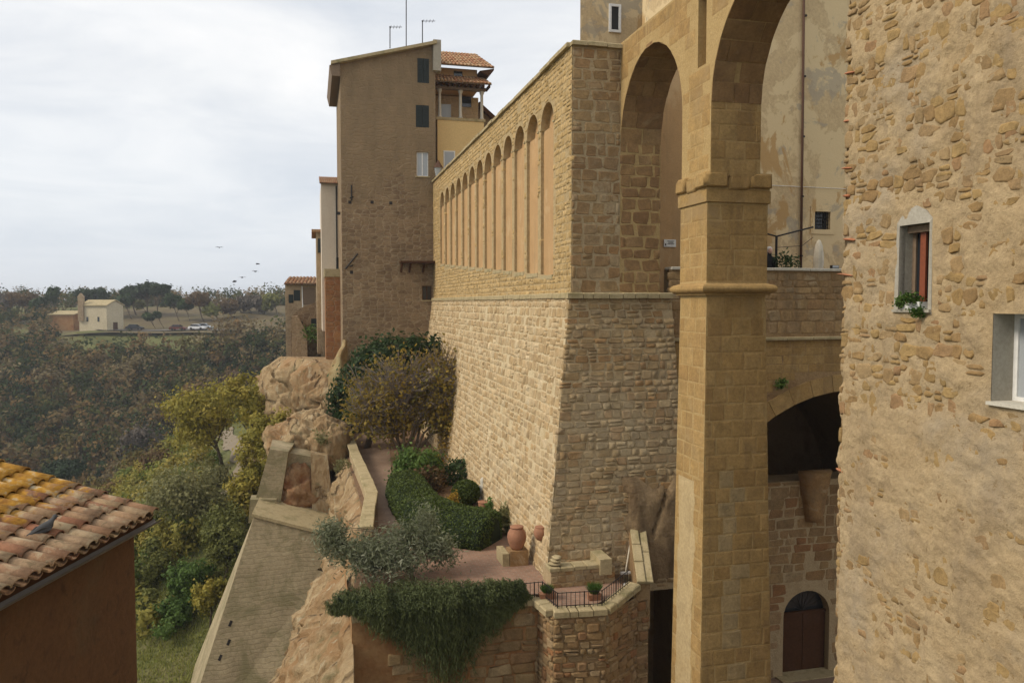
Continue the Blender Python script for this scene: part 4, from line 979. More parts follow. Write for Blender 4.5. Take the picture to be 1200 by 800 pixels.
th = thing('tower_house', 'tall narrow brown masonry tower house with dark shuttered windows at the wall end', 'house', W(56, 5, -9))
tzl, tzr = 15.35, 17.0
def tower_front(mb):
    openings = [(6.96, 7.74, 14.5, 16.1), (6.84, 7.72, 11.6, 13.05), (6.88, 7.66, 8.4, 10.0), (7.2, 7.84, .2, 1.15)]
    xs = sorted({1.98, 8.15} | {o[0] for o in openings} | {o[1] for o in openings}); zs = sorted({-9.5, 15.2} | {o[2] for o in openings if o[2] < 15.2} | {o[3] for o in openings if o[3] < 15.2})
    for i in range(len(xs) - 1):
        for k in range(len(zs) - 1):
            cx, cz = (xs[i] + xs[i + 1]) / 2, (zs[k] + zs[k + 1]) / 2
            if any(o[0] < cx < o[1] and o[2] < cz < o[3] for o in openings): continue
            mb.quad(W(ST_, xs[i], zs[k]), W(ST_, xs[i + 1], zs[k]), W(ST_, xs[i + 1], zs[k + 1]), W(ST_, xs[i], zs[k + 1]))
    zt_ = lambda t: tzl + (t - 1.98) / (8.15 - 1.98) * (tzr - tzl)
    for (x0, x1) in ((1.98, 6.96), (7.74, 8.15)): mb.quad(W(ST_, x0, 15.2), W(ST_, x1, 15.2), W(ST_, x1, zt_(x1)), W(ST_, x0, zt_(x0)))
    mb.quad(W(ST_, 6.96, 16.1), W(ST_, 7.74, 16.1), W(ST_, 7.74, zt_(7.74)), W(ST_, 6.96, zt_(6.96)))
    for o in openings:
        for (x0, y0), (x1, y1) in (((o[0], o[2]), (o[1], o[2])), ((o[1], o[2]), (o[1], o[3])), ((o[1], o[3]), (o[0], o[3])), ((o[0], o[3]), (o[0], o[2]))): mb.quad(W(ST_, x0, y0), W(ST_, x1, y1), W(ST_ + .35, x1, y1), W(ST_ + .35, x0, y0))
    mb.quad(W(ST_, 1.98, -9.5), W(ST_ + 8, 1.98, -9.5), W(ST_ + 8, 1.98, tzl), W(ST_, 1.98, tzl)); mb.quad(W(ST_, 8.15, -1), W(ST_ + 8, 8.15, -1), W(ST_ + 8, 8.15, tzr), W(ST_, 8.15, tzr))
    mb.quad(W(ST_ + 8, 1.98, -9.5), W(ST_ + 8, 8.15, -9.5), W(ST_ + 8, 8.15, tzr), W(ST_ + 8, 1.98, tzl))
    return openings
mb = MB(); ops = tower_front(mb); mb.build('wall', M['tower'], th)
for i, o in enumerate(ops):
    w_ = MB()
    if i < 2:
        tm = (o[0] + o[1]) / 2
        for x0, x1 in ((o[0], tm - .01), (tm + .01, o[1])):
            w_ = MB(); w_.stbox(ST_ + .02, ST_ + .07, x0, x1, o[2], o[3])
            for k in range(14): z = o[2] + .06 + k * (o[3] - o[2] - .1) / 14; w_.stbox(ST_ - .005, ST_ + .02, x0 + .05, x1 - .05, z, z + .05)
            w_.build('shutter', M['shutter'], th)
    else:
        f_ = MB(); tm = (o[0] + o[1]) / 2; fw = .06
        for x0, x1 in ((o[0], o[0] + fw), (tm - .04, tm + .04), (o[1] - fw, o[1])): f_.stbox(ST_ + .12, ST_ + .18, x0, x1, o[2], o[3])
        f_.stbox(ST_ + .12, ST_ + .18, o[0], o[1], o[2], o[2] + fw); f_.stbox(ST_ + .12, ST_ + .18, o[0], o[1], o[3] - fw, o[3])
        w_ = f_.build('window_frame', M['white'] if i == 2 else M['wood_dark'], th); g = MB(); g.stbox(ST_ + .15, ST_ + .16, o[0], o[1], o[2], o[3]); g.build('pane', M['glass_pale'] if i == 2 else M['glass'], w_)
        g = MB(); g.stbox(ST_ - .08, ST_ + .1, o[0] - .1, o[1] + .1, o[2] - .08, o[2] - .002); g.build('window_sill', M['coping'], w_)
mb = MB(); mb.hexa([W(ST_ - .45, 1.4, 15.2), W(ST_ - .45, 8.2, 17.02), W(ST_ + 8.4, 8.2, 17.02), W(ST_ + 8.4, 1.4, 15.2), W(ST_ - .45, 1.4, 15.4), W(ST_ - .45, 8.2, 17.22), W(ST_ + 8.4, 8.2, 17.22), W(ST_ + 8.4, 1.4, 15.4)])
rf = mb.build('roof', M['coping'], th)
mb = MB(); mb.hexa([W(ST_ - .3, 1.45, 14.5), W(ST_ - .3, 1.97, 14.5), W(ST_ + 8, 1.97, 14.5), W(ST_ + 8, 1.45, 14.5), W(ST_ - .3, 1.3, 15.15), W(ST_ - .3, 1.97, 15.3), W(ST_ + 8, 1.97, 15.3), W(ST_ + 8, 1.3, 15.15)]); mb.build('eave_bracket', M['wood'], rf)
mb = MB(); mb.stbox(ST_ - .3, ST_ + .5, 7.98, 8.5, 15.3, 17.3); mb.build('chimney', M['grey_plaster'], rf)
mb = MB(); mb.stbox(ST_ - .9, ST_ - .005, 5.7, 7.95, 2.62, 2.76); ld = mb.build('wooden_ledge', M['wood_dark'], th)
for t in (5.8, 6.35, 7.25): q = MB(); q.tube([W(ST_ - .7, t, 2.62), W(ST_ + .02, t, 2.05)], .07, 4); q.build('ledge_bracket', M['wood_dark'], ld)
for px, py in ((410, 237), (436, 237), (458, 238), (412, 319), (397, 250)):
    p = ST(H(px, py, s=ST_)); q = MB(); q.stbox(ST_ - .01, ST_ + .02, p[1] - .1, p[1] + .1, p[2] - .1, p[2] + .1); q.build('put_hole', M['iron'], th)
for px, py, l in ((412, 226, .9), (412, 306, .8)):
    p = H(px, py, s=ST_ - .04); q = MB(); q.tube([p - UP * .5 - nv * .4 * (l < .85), p + UP * .5 + nv * .4 * (l < .85)], .05, 5); q.tube([p - UP * .35 - nv * .12, p - UP * .25 + nv * .12], .04, 5); q.build('wall_anchor', M['iron'], th)
for k, (px, ytop, yb, arm) in enumerate(((457, 31, 55, 14), (476, -6, 53, 10), (495, 24, 50, 15))):
    an = thing('antenna', ['short thin television antenna beside the tower house roof mast', 'tall thin mast rising from the tower house roof', 'thin antenna next to the tower house chimney'][k], 'antenna', H(px, yb, s=ST_ + 2)); mb = MB()
    mb.tube([H(px, yb + 2, s=ST_ + 2), H(px, ytop, s=ST_ + 2)], .035, 5); mb.build('mast', M['iron'], an); mb = MB(); mb.tube([H(px - 1, ytop + 1, s=ST_ + 2), H(px + arm, ytop + 1, s=ST_ + 2)], .02, 4)
    for j in range(4): q = H(px + arm * j / 4 + 1, ytop + 1, s=ST_ + 2); mb.tube([q - wv * .3, q + wv * .3], .015, 4)
    mb.build('arm', M['iron'], an)

# yellow house with loggia
M['yellow'] = rough_mat('yellow plaster', [(.70, .52, .26), (.74, .56, .29)], .8, bump=.15, bd=.01, bsc=20)
yh = thing('yellow_house', 'yellow plastered house with a columned loggia beside the tower house', 'house', W(57, 10, 5)); SY = 54.6
mb = MB(); mb.stbox(SY, SY + 7, 8.5, 11.75, 4, 12.55); mb.build('wall', M['yellow'], yh); mb = MB(); mb.stbox(SY + 1.8, SY + 6.9, 8.52, 11.73, 12.56, 14.6); mb.build('loggia_back_wall', M['tanwall'], yh)
mb = MB(); mb.stbox(SY + .6, SY + 7, 8.3, 11.4, 14.7, 16.2); mb.build('attic', M['plaster_o'], yh)
mb = MB(); mb.stbox(SY - .06, SY + .12, 8.4, 11.85, 12.5, 12.68); mb.build('loggia_sill', M['coping'], yh)
for t in (8.68, 10.12, 11.62): q = MB(); c_ = W(SY + .12, t, 12.66); q.lathe(c_, [(.16, 0), (.16, .1), (.11, .14), (.10, 1.7), (.15, 1.78), (.17, 1.95)], 10); q.build('column', M['marble'], yh, smooth=True)
mb = MB(); mb.stbox(SY - .1, SY + .3, 8.4, 11.85, 14.6, 14.82); mb.build('loggia_beam', M['wood'], yh)
for k in range(10): t = 8.35 + k * .4; q = MB(); q.stbox(SY - .55, SY + .6, t, t + .14, 14.74, 14.9); q.build('rafter', M['wood_dark'], yh)
mb = MB(); mb.stbox(SY + 1.76, SY + 1.8, 8.95, 9.75, 12.8, 14.0); mb.build('loggia_window', M['glass_pale'], yh); mb = MB(); mb.stbox(SY + 1.72, SY + 1.79, 10.5, 11.2, 13.9, 14.6); mb.build('loggia_window', M['glass'], yh)
tiled_roof(yh, W(SY - .7, 8.1, 14.92), W(SY - .7, 12.15, 14.92), W(SY + 1.2, 8.3, 15.95), W(SY + 1.2, 11.7, 15.95), 16, 4, M['tile'], 'loggia_tiles')
tiled_roof(yh, W(SY - .35, 8.25, 16.15), W(SY - .35, 12.4, 16.15), W(SY + 4, 8.3, 18.3), W(SY + 4, 12.0, 18.3), 16, 7, M['tile'], 'roof_tiles')
mb = MB(); mb.hexa([W(SY - .3, 12.0, 15.6), W(SY - .3, 12.4, 16.0), W(SY + 6, 12.4, 16.0), W(SY + 6, 11.4, 15.2), W(SY - .3, 11.4, 15.9), W(SY - .3, 12.4, 16.1), W(SY + 6, 12.4, 16.1), W(SY + 6, 11.4, 16.1)]); mb.build('eave', M['wood_dark'], yh)
mb = MB(); mb.stbox(SY + .55, SY + .58, 9.75, 10.35, 15.3, 16.0); mb.build('attic_window', M['glass'], yh)
g0 = ST(H(521, 178, s=SY)); g1 = ST(H(532, 198, s=SY)); mb = MB(); mb.stbox(SY - .04, SY + .02, g0[1] - .08, g1[1] + .08, g1[2] - .08, g0[2] + .08); w_ = mb.build('window_frame', M['white'], yh); mb = MB(); mb.stbox(SY - .05, SY - .035, g0[1], g1[1], g1[2], g0[2]); mb.build('pane', M['glass_pale'], w_)
bh = thing('gabled_house', 'small brown house with a steep dark roof edge behind the wall top', 'house', W(60, 13, 8)); mb = MB(); mb.hexa([W(57, 11.9, 6), W(57, 16, 6), W(64, 16, 6), W(64, 11.9, 6), W(57, 11.9, 14.0), W(57, 16, 10.6), W(64, 16, 10.6), W(64, 11.9, 14.0)]); mb.build('wall', M['tower'], bh)
mb = MB(); mb.hexa([W(56.6, 11.85, 14.05), W(56.6, 16.4, 10.3), W(64, 16.4, 10.3), W(64, 11.85, 14.05), W(56.6, 11.85, 14.4), W(56.6, 16.4, 10.65), W(64, 16.4, 10.65), W(64, 11.85, 14.4)]); mb.build('roof', M['wood_dark'], bh)
ln = thing('wall_lantern', 'iron lantern hanging where the arcaded wall meets the tower house', 'lantern', H(513, 210, s=52.6)); lc = H(513.5, 199, s=52.6)
mb = MB(); mb.lathe(lc - UP * .5, [(.14, 0), (.26, .6), (.30, .62)], 6); mb.build('lamp_glass', M['glass_pale'], ln); mb = MB(); mb.lathe(lc + UP * .12, [(.33, 0), (.12, .35), (.03, .5)], 6); mb.build('cap', M['rust'], ln)
mb = MB(); mb.tube([lc - UP * .5, lc - UP * .8, W(52.6, 8.0, (lc - UP * .8).z)], .04, 5); mb.build('bracket', M['iron'], ln)

# white house and houses on the far end of the spur
M['offwhite'] = rough_mat('off white plaster', [(.60, .53, .46), (.66, .60, .52)], .5, bump=.15, bd=.01, stains=[(.6, .55, .75, (.42, .33, .25), .5, (1, 1, .3))])
wh = thing('white_house', 'tall off white house with red tiled eave behind the tower house', 'house', W(62, 1, 2)); SWH = 60.0
a = ST(H(376, 215, s=SWH)); b = ST(H(380, 340, s=SWH)); mb = MB(); mb.stbox(SWH, SWH + 7, a[1], 6, b[2] - 3, a[2]); mb.build('wall', M['offwhite'], wh)
tiled_roof(wh, W(SWH - .3, a[1] - .1, a[2]), W(SWH - .3, 3, a[2]), W(SWH + 3.5, a[1] - .1, a[2] + 1.0), W(SWH + 3.5, 3, a[2] + 1.0), 16, 6, M['tile'], 'roof_tiles')
mb = MB(); mb.tube([H(394, 218, s=SWH - .08), H(395, 312, s=SWH - .08)], .05, 6); mb.build('drainpipe', M['iron'], wh)
q = ST(H(398, 308, s=SWH)); mb = MB(); mb.stbox(SWH - .02, SWH + .02, q[1] - .25, q[1] + .2, q[2] - .5, q[2] + .4); mb.build('window', M['shutter'], wh)
M['orangerub'] = brickmat('orange eroded masonry', ((.36, .18, .075), (.30, .13, .055)), (.32, .2, .11), .6, .36, 40., vor=True)
ow = thing('orange_wall', 'eroded orange red masonry wall under the white house', 'wall', W(58, 1, -5)); SOW = 57.0
a = ST(H(381, 315, s=SOW)); b = ST(H(402, 420, s=SOW)); mb = MB(); mb.stbox(SOW, SOW + 3.2, a[1], 2.6, b[2] - 1.5, a[2] - .55); mb.build('wall', M['orangerub'], ow); mb = MB(); mb.stbox(SOW - .05, SOW + 3.2, a[1] - .05, 2.6, a[2] - .55, a[2]); mb.build('parapet', M['coping'], ow)
nh = thing('narrow_house', 'narrow brown house edge left of the white house', 'house', W(66, 0, -2)); a = ST(H(370.5, 272, s=64.5)); mb = MB(); mb.stbox(64.5, 71, a[1], 3, -4, a[2]); mb.build('wall', M['tanwall'], nh)
mb = MB(); mb.stbox(64.2, 71, a[1] - .35, 3, a[2], a[2] + .2); mb.build('roof', M['tile'], nh); mb = MB(); mb.stbox(64.44, 64.52, a[1] + .12, a[1] + .34, a[2] - 1.6, a[2] - .5); mb.build('window', M['shutter'], nh)
fh = thing('tan_house', 'tan masonry house with low tiled roof at the tip of the spur', 'house', W(80, -1, -6)); SF = 78.0
a = ST(H(334, 333, s=SF)); mb = MB(); mb.stbox(SF, SF + 9, a[1], 6, -8, a[2]); mb.build('wall', M['tanwall'], fh)
tiled_roof(fh, W(SF - .4, a[1] - .1, a[2]), W(SF - .4, 5, a[2]), W(SF + 3, a[1] + .3, a[2] + .75), W(SF + 3, 5, a[2] + .75), 22, 5, M['tile'], 'roof_tiles')
mb = MB(); mb.tube([H(354, 335, s=SF - .06), H(355, 372, s=SF - .06)], .05, 5); mb.build('drainpipe', M['white'], fh)
for px, py, hw, hh in ((362, 347, .55, .8), (348, 346, .3, .5), (341, 350, .22, .4)):
    q = ST(H(px, py, s=SF)); mb = MB(); mb.stbox(SF - .03, SF + .02, q[1] - hw, q[1] + hw, q[2] - hh, q[2] + hh); mb.build('window', M['wood'] if hw > .5 else M['shutter'], fh)
lh = thing('lower_house', 'lower stepped stone house with sloping wall below the tan house', 'house', W(72, -1, -8)); SLH = 71.0
P_ = [ST(H(px, py, s=SLH)) for px, py in ((341, 372), (352, 361), (376, 352), (376, 402), (341, 402))]; mb = MB(); k = len(P_)
mb.add([W(SLH, p[1], p[2] - (2 if i > 2 else 0)) for i, p in enumerate(P_)] + [W(SLH + 5, p[1], p[2] - (2 if i > 2 else 0)) for i, p in enumerate(P_)], [tuple(range(k))] + [(i, (i + 1) % k, k + (i + 1) % k, k + i) for i in range(k)]); mb.build('wall', M['tower'], lh)
P_ = [ST(H(px, py, s=SLH - 2)) for px, py in ((342, 371), (349, 370), (360, 392), (360, 404), (342, 404))]; mb = MB()
mb.add([W(SLH - 2, p[1], p[2] - (2 if i > 2 else 0)) for i, p in enumerate(P_)] + [W(SLH - .01, p[1], p[2] - (2 if i > 2 else 0)) for i, p in enumerate(P_)], [tuple(range(k))] + [(i, (i + 1) % k, k + (i + 1) % k, k + i) for i in range(k)]); mb.build('garden_wall', M['tanwall'], lh)
for px, py in ((351, 381), (361, 388), (368, 378)): q = ST(H(px, py, s=SLH)); mb = MB(); mb.stbox(SLH - .03, SLH + .02, q[1] - .25, q[1] + .25, q[2] - .35, q[2] + .35); mb.build('window', M['shutter'], lh)

# ------------------------------------------------------------------ tiled house at lower left
e0 = H(181, 598, Y=10.0); phi = math.atan((648 - 600) / 933)
ed = Vector((math.sin(phi), math.cos(phi), 0)); od = Vector((-ed.y, ed.x, 0))      # along the eave (away), and to the left
od = od if od.x < 0 else -od
vg = H(0, 533, Y=10.35); run = (vg - e0).dot(od); slope = math.atan2(vg.z - e0.z, run)
us = (od * math.cos(slope) + UP * math.sin(slope)).normalized(); rn = ed.cross(us); rn = rn if rn.z > 0 else -rn
lhou = thing('tiled_house', 'brown walled house with lichen covered terracotta tile roof overlooking the valley', 'house', e0 - ed * 3 + od * 2 + UP * -14)
WO = .2; LEN = 6.5; UPL = 5.2
c0 = e0 + od * WO - ed * .14 - UP * .1
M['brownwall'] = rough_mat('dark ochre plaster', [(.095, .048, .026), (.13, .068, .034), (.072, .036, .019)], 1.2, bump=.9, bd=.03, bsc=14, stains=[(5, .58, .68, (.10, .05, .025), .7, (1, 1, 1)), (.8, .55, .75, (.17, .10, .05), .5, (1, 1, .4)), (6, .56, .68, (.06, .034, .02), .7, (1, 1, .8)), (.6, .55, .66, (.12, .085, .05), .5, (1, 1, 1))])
mb = MB(); q0, q1 = c0, c0 - ed * LEN; r0, r1 = q0 + od * 8, q1 + od * 8; dn = UP * -18
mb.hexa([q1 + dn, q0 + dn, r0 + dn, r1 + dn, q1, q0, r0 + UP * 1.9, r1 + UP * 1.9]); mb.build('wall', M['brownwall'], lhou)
mb = MB(); a_ = e0 - rn * .16; mb.hexa([a_, a_ - ed * LEN, a_ - ed * LEN + us * UPL, a_ + us * UPL, a_ + rn * .1, a_ - ed * LEN + rn * .1, a_ - ed * LEN + us * UPL + rn * .1, a_ + us * UPL + rn * .1]); mb.build('roof_deck', M['wood_dark'], lhou)
mb = MB(); gp = e0 - od * .02 - UP * .12; n_ = 8; vs = []
for p in (gp + ed * .05, gp - ed * LEN):
    for k in range(n_): an = math.pi + math.pi * k / (n_ - 1); vs.append(p + od * math.cos(an) * .045 + UP * (math.sin(an) * .045))
mb.add(vs, [(k, k + 1, n_ + k + 1, n_ + k) for k in range(n_ - 1)]); M['gutter'] = plain('grey metal gutter', (.16, .155, .15), .45, .6); mb.build('gutter', M['gutter'], lhou, smooth=True)
M['tile_old'] = stone_mat('old terracotta tile', [(.33, .16, .10), (.39, .28, .175), (.29, .125, .075), (.41, .31, .2), (.34, .20, .13), (.42, .33, .22)], .5, .6, .015,
    [(4.5, .55, .63, (.42, .35, .24), .7), (2.2, .55, .68, (.15, .105, .075), .7), (9, .58, .66, (.12, .10, .06), .6)], 22)
m, nt_ = M['tile_old'], M['tile_old'].node_tree        # ochre lichen thickest near the far verge
nt = nt_; P = pos(nt); bs = [n for n in nt.nodes if n.type == 'BSDF_PRINCIPLED'][0]; src = bs.inputs['Base Color'].links[0].from_socket
dv = nd(nt, 'ShaderNodeVectorMath', {0: P, 1: tuple(us)}, operation='DOT_PRODUCT').outputs[1]
fct = mth(nt, 'ADD', mth(nt, 'MULTIPLY', mth(nt, 'SUBTRACT', dv, e0.dot(us) + .8), .30), nz(nt, P, 3.0, 6.0, .7, .8))
lf_ = ramp(nt, fct, [(.52, (0, 0, 0)), (.60, (.92, .92, .92))]); lc_ = ramp(nt, nz(nt, P, 7.0, 4.0), [(.35, (.22, .10, .015)), (.55, (.46, .24, .03)), (.68, (.50, .44, .30))])
nt.links.new(mixc(nt, lf_, src, lc_), bs.inputs['Base Color'])
def tile_mesh(seed, cover=True):
    rgt = random.Random(seed); vs = []; fs = []; n_ = 8; L = .45; r0, r1 = (.092, .074) if cover else (.074, .09); th_ = .014
    for (x, r) in ((0, r0), (L * .5, (r0 + r1) / 2), (L, r1)):
        for q in range(n_ + 1):
            an = math.pi * q / n_; jj = 1 + rgt.uniform(-.015, .015)
            vs.append((math.cos(an) * r * jj, x, math.sin(an) * r * .66 * jj * (1 if cover else -1)))
        for q in range(n_ + 1):
            an = math.pi * q / n_; vs.append((math.cos(an) * (r - th_), x, math.sin(an) * (r - th_) * .66 * (1 if cover else -1)))
    k = 2 * (n_ + 1)
    for i in range(2):
        for q in range(n_): a = i * k + q; fs.append((a, a + 1, a + k + 1, a + k))
    for q in range(n_): fs.append((q + 1, q, n_ + 1 + q, n_ + 2 + q))
    me = bpy.data.meshes.new('tile'); me.from_pydata(vs, [], fs); at = me.attributes.new('rnd', 'FLOAT', 'FACE'); at.data.foreach_set('value', [seed * .17] * len(fs))
    me.polygons.foreach_set('use_smooth', [True] * (len(fs) - n_) + [False] * n_); me.materials.append(M['tile_old']); return me
tm = [tile_mesh(i) for i in range(5)]; tm2 = [tile_mesh(i + 20, False) for i in range(3)]
rgt = random.Random(5); pitch = .198; expo = .345; pl = WL[lhou.name]; R = Matrix((ed, us, rn)).transposed()
ncol = 27
for i in range(ncol):
    offs = rgt.uniform(-.03, .03)
    for k in range(11):
        p = e0 - ed * (.10 + i * pitch + rgt.uniform(-.012, .012)) + us * (-.06 + k * expo + (offs if k else 0)) + rn * (-.02)
        rot = Matrix.Rotation(rgt.uniform(-.05, .05), 3, 'Z') @ Matrix.Rotation(-.055 + rgt.uniform(-.015, .015), 3, 'X')
        o = bpy.data.objects.new('tile', rgt.choice(tm)); COL.objects.link(o); o.parent = lhou
        o.matrix_local = Matrix.Translation(p + rn * .045 - pl) @ (R @ rot).to_4x4()
        if k < 2 or i == 0:
            p2 = p - ed * pitch * .5; o = bpy.data.objects.new('channel_tile', rgt.choice(tm2)); COL.objects.link(o); o.parent = lhou; o.matrix_local = Matrix.Translation(p2 + rn * .035 - pl) @ (R @ rot).to_4x4()
# pigeon
M['pigeon'] = plain('pigeon grey', (.06, .06, .06), .8); pg = H(50, 629, Y=1); k = (e0 - Vector((0, 0, 0))).dot(rn) / pg.dot(rn); pg = pg * k + rn * .085
pgo = thing('pigeon', 'dark grey pigeon resting on the terracotta tile roof', 'bird', pg); vs = []
fwd = (ed * .75 - us * .2 + UP * .18).normalized() ; fwd = (H(58, 622, Y=1).normalized() * 0 + ed * .8 + od * -.45 + UP * .1).normalized(); sdv = fwd.cross(UP).normalized(); upv = sdv.cross(fwd)
prof = [(-.19, .004, 0), (-.15, .022, -.002), (-.10, .035, .0), (-.04, .055, .01), (.03, .06, .02), (.075, .048, .045), (.095, .03, .075), (.115, .03, .10), (.135, .024, .105), (.15, .008, .10), (.165, .003, .095)]
mb = MB(); vs = []; n_ = 10
for x, r, z in prof:
    for q in range(n_): an = 2 * math.pi * q / n_; vs.append(pg + fwd * x + upv * (z + r * math.sin(an)) + sdv * r * math.cos(an) * .9)
fs = [(i * n_ + q, i * n_ + (q + 1) % n_, (i + 1) * n_ + (q + 1) % n_, (i + 1) * n_ + q) for i in range(len(prof) - 1) for q in range(n_)]; mb.add(vs, fs); mb.build('body', M['pigeon'], pgo, smooth=True)
for sg_ in (-1, 1):
    mb = MB(); w_ = [pg + fwd * x + upv * z + sdv * sg_ * y for x, y, z in ((.05, .056, .03), (.03, .06, .0), (-.09, .045, -.005), (-.16, .015, .005), (-.06, .048, .045))]; mb.add(w_ + [p + sdv * sg_ * .008 for p in w_], [(0, 1, 2, 3, 4), (9, 8, 7, 6, 5)] + [(i, (i + 1) % 5, 5 + (i + 1) % 5, 5 + i) for i in range(5)]); mb.build('wing', M['pigeon'], pgo)
    mb = MB(); mb.tube([pg + upv * -.03 + sdv * sg_ * .02, pg - UP * .09 + sdv * sg_ * .02], .006, 5); mb.build('leg', M['terracotta'], pgo)

# ------------------------------------------------------------------ garden terrace
def prism(mb, pts, z0, z1):
    k = len(pts); mb.add([W(s_, t, z0) for s_, t in pts] + [W(s_, t, z1) for s_, t in pts], [tuple(range(k - 1, -1, -1)), tuple(range(k, 2 * k))] + [(i, (i + 1) % k, k + (i + 1) % k, k + i) for i in range(k)])
out = [(53.0, 1.75), (40, 1.85), (33, 2.0), (28, 1.6), (24, 1.15), (21.75, 1.05), (21.75, 6.25), (20.75, 6.4), (20.6, 7.6), (21.5, 8.9), (23, 9.3), (25.5, 8.2), (53, 8)]
mb = MB(); prism(mb, out, -9.3, ZT); mb.build('garden_soil', M['soil'], kind='structure')
mb = MB(); path = [(30, 2.35), (34, 2.65), (40, 2.5), (47, 2.4), (51, 2.5), (52.5, 3.2), (51, 4.6), (46, 4.3), (40, 3.8), (34, 3.6), (30, 3.6)]; mb.add([W(s_, t, ZT + .012) for s_, t in path], [tuple(range(len(path)))]); mb.build('path', M['path'], kind='structure')
m, nt = newmat('brick paving'); P = pos(nt); rot = nd(nt, 'ShaderNodeMapping', {0: P, 'Rotation': (0, 0, -VPA)})
bt = nd(nt, 'ShaderNodeTexBrick', {'Vector': rot.outputs[0], 'Color1': (.30, .175, .115, 1), 'Color2': (.245, .15, .10, 1), 'Mortar': (.27, .21, .155, 1), 'Scale': 1.0, 'Mortar Size': .012, 'Brick Width': .26, 'Row Height': .13})
finish(nt, mixc(nt, .6, bt.outputs[0], ramp(nt, nz(nt, P, 2.5, 5.0), [(.3, (.65, .65, .65)), (.7, (1.25, 1.2, 1.2))]), 'MULTIPLY'), .9, bt.outputs[1], -.3, .01); M['paving'] = m
mb = MB(); pv = [(21.76, 3.2), (21.76, 6.24), (20.76, 6.41), (20.61, 7.6), (21.5, 8.88), (22.9, 8.9), (23.0, 6.9), (27.5, 6.7), (27, 3.5), (24.5, 2.8)]; mb.add([W(s_, t, ZT + .016) for s_, t in pv], [tuple(range(len(pv)))]); mb.build('brick_paving', M['paving'], kind='structure')
# front retaining wall
rw = thing('terrace_wall', 'reddish rubble retaining wall with coping and low iron railing holding the garden terrace', 'wall', W(21, 5, -15))
fpts = [(21.35, .95), (21.35, 6.15), (20.35, 6.3), (20.2, 7.75), (21.15, 9.05), (21.2, 9.45), (22.9, 10.0)]
def facewall(a, b, zt0, zt1, mat):
    (s0, t0), (s1, t1) = a, b; mb = MB(); mb.quad(W(s0, t0, -15), W(s1, t1, -15), W(s1, t1, zt1), W(s0, t0, zt0)); mb.build('wall_face', mat, rw)
M['redmud'] = rough_mat('red brown tufa face', [(.20, .09, .04), (.30, .155, .07), (.36, .22, .11), (.24, .12, .055)], .8, bump=.8, bd=.05, bsc=7)
ztf = ZT - .12
for i in range(len(fpts) - 1): facewall(fpts[i], fpts[i + 1], ztf + (0 if i < 5 else .35), ztf + (0 if i < 4 else .35 if i == 4 else 1.1), M['redmud'] if i == 0 else M['mortar_d'])
facewall((26, .95), (21.35, .95), ztf, ztf, M['redmud'])
def segframe(a, b, z0):
    A_, B_ = W(a[0], a[1], z0), W(b[0], b[1], z0); U = (B_ - A_).normalized(); N = U.cross(UP); N = N if N.dot(-A_) > 0 else -N
    return type('F', (), dict(U=U, V=UP, N=N, O=A_, p=Frame.p))(), (B_ - A_).length
for i, (cap, kd, mt, seed) in enumerate(((110, 'rubble', 'rubble_red', 71), (16, 'rubble', 'rubble_red', 72), (60, 'rubble', 'rubble_red', 73), (56, 'rubble', 'rubble_red', 74), (14, 'rubble', 'rubble_red', 75))):
    f_, L = segframe(fpts[i], fpts[i + 1], -14.2); hgt = 14.2 + ztf - .05
    if i == 0: rs = courses(L, hgt, (.24, .42), (.35, .75), seed, lambda a, b, c, d: c > 2.2 and (a > 2.9 or (a > .8 and c < 4.6)), .02, .02, .1)
    else: rs = courses(L, hgt, (.14, .3), (.18, .5), seed, lambda a, b, c, d: c > 2, .03, .05, .3)
    lay(rw, f_, rs, kd, M[mt] if i else M['rubble_red'], .16, .03, .07, cap=cap, seed=seed, rot=.08)
for i, n_ in ((0, 12), (1, 2), (2, 4), (3, 4)):
    a, b = fpts[i], fpts[i + 1]; dz0 = 0; dz1 = .0
    blocks_row(rw, 'coping', M['coping'], W(a[0] + .12, a[1], ZT - .04), W(b[0] + .12, b[1] + (.05 if i == 2 else 0), ZT - .04 + (.25 if i == 3 else 0)), n_, .2, .09, rg)
# stair parapet climbing to the buttress
mb = MB(); A_ = [(21.2, 9.05, -8.15), (21.2, 9.5, -8.15), (22.95, 10.08, -7.15), (22.95, 9.55, -7.15)]
mb.hexa([W(a, b, -9.5) for a, b, c in A_] + [W(a, b, c) for a, b, c in A_]); mb.build('stair_parapet', M['mortar_d'], rw)
blocks_row(rw, 'parapet_slab', M['coping'], W(21.12, 9.2, -8.1), W(22.95, 9.72, -7.07), 3, .13, .05, rg); blocks_row(rw, 'parapet_slab', M['coping'], W(21.12, 9.45, -8.13), W(22.95, 10.0, -7.1), 2, .11, .05, rg)
# railing
ra = [W(21.45, 4.6, 0), W(21.45, 6.3, 0), W(20.5, 6.45, 0), W(20.38, 7.7, 0), W(21.2, 8.85, 0)]; rail = MB(); zr = ZT + .05
for i in range(len(ra) - 1):
    a, b = ra[i], ra[i + 1]; L = (b - a).length; n_ = max(2, int(L / .115)); dz = .22 if i == 3 else 0
    for zz_ in (.42, .06):
        rb = MB(); rb.tube([a + UP * (zr + zz_), b + UP * (zr + zz_ + dz)], .012, 5); rb.build('rail', M['iron'], rw)
    for k in range(n_): p = a + (b - a) * (k / n_); bb = MB(); thick = .016 if k % 6 == 0 else .008; bb.tube([p + UP * (zr + dz * k / n_), p + UP * (zr + .44 + dz * k / n_)], thick, 4); bb.build('baluster', M['iron'], rw)
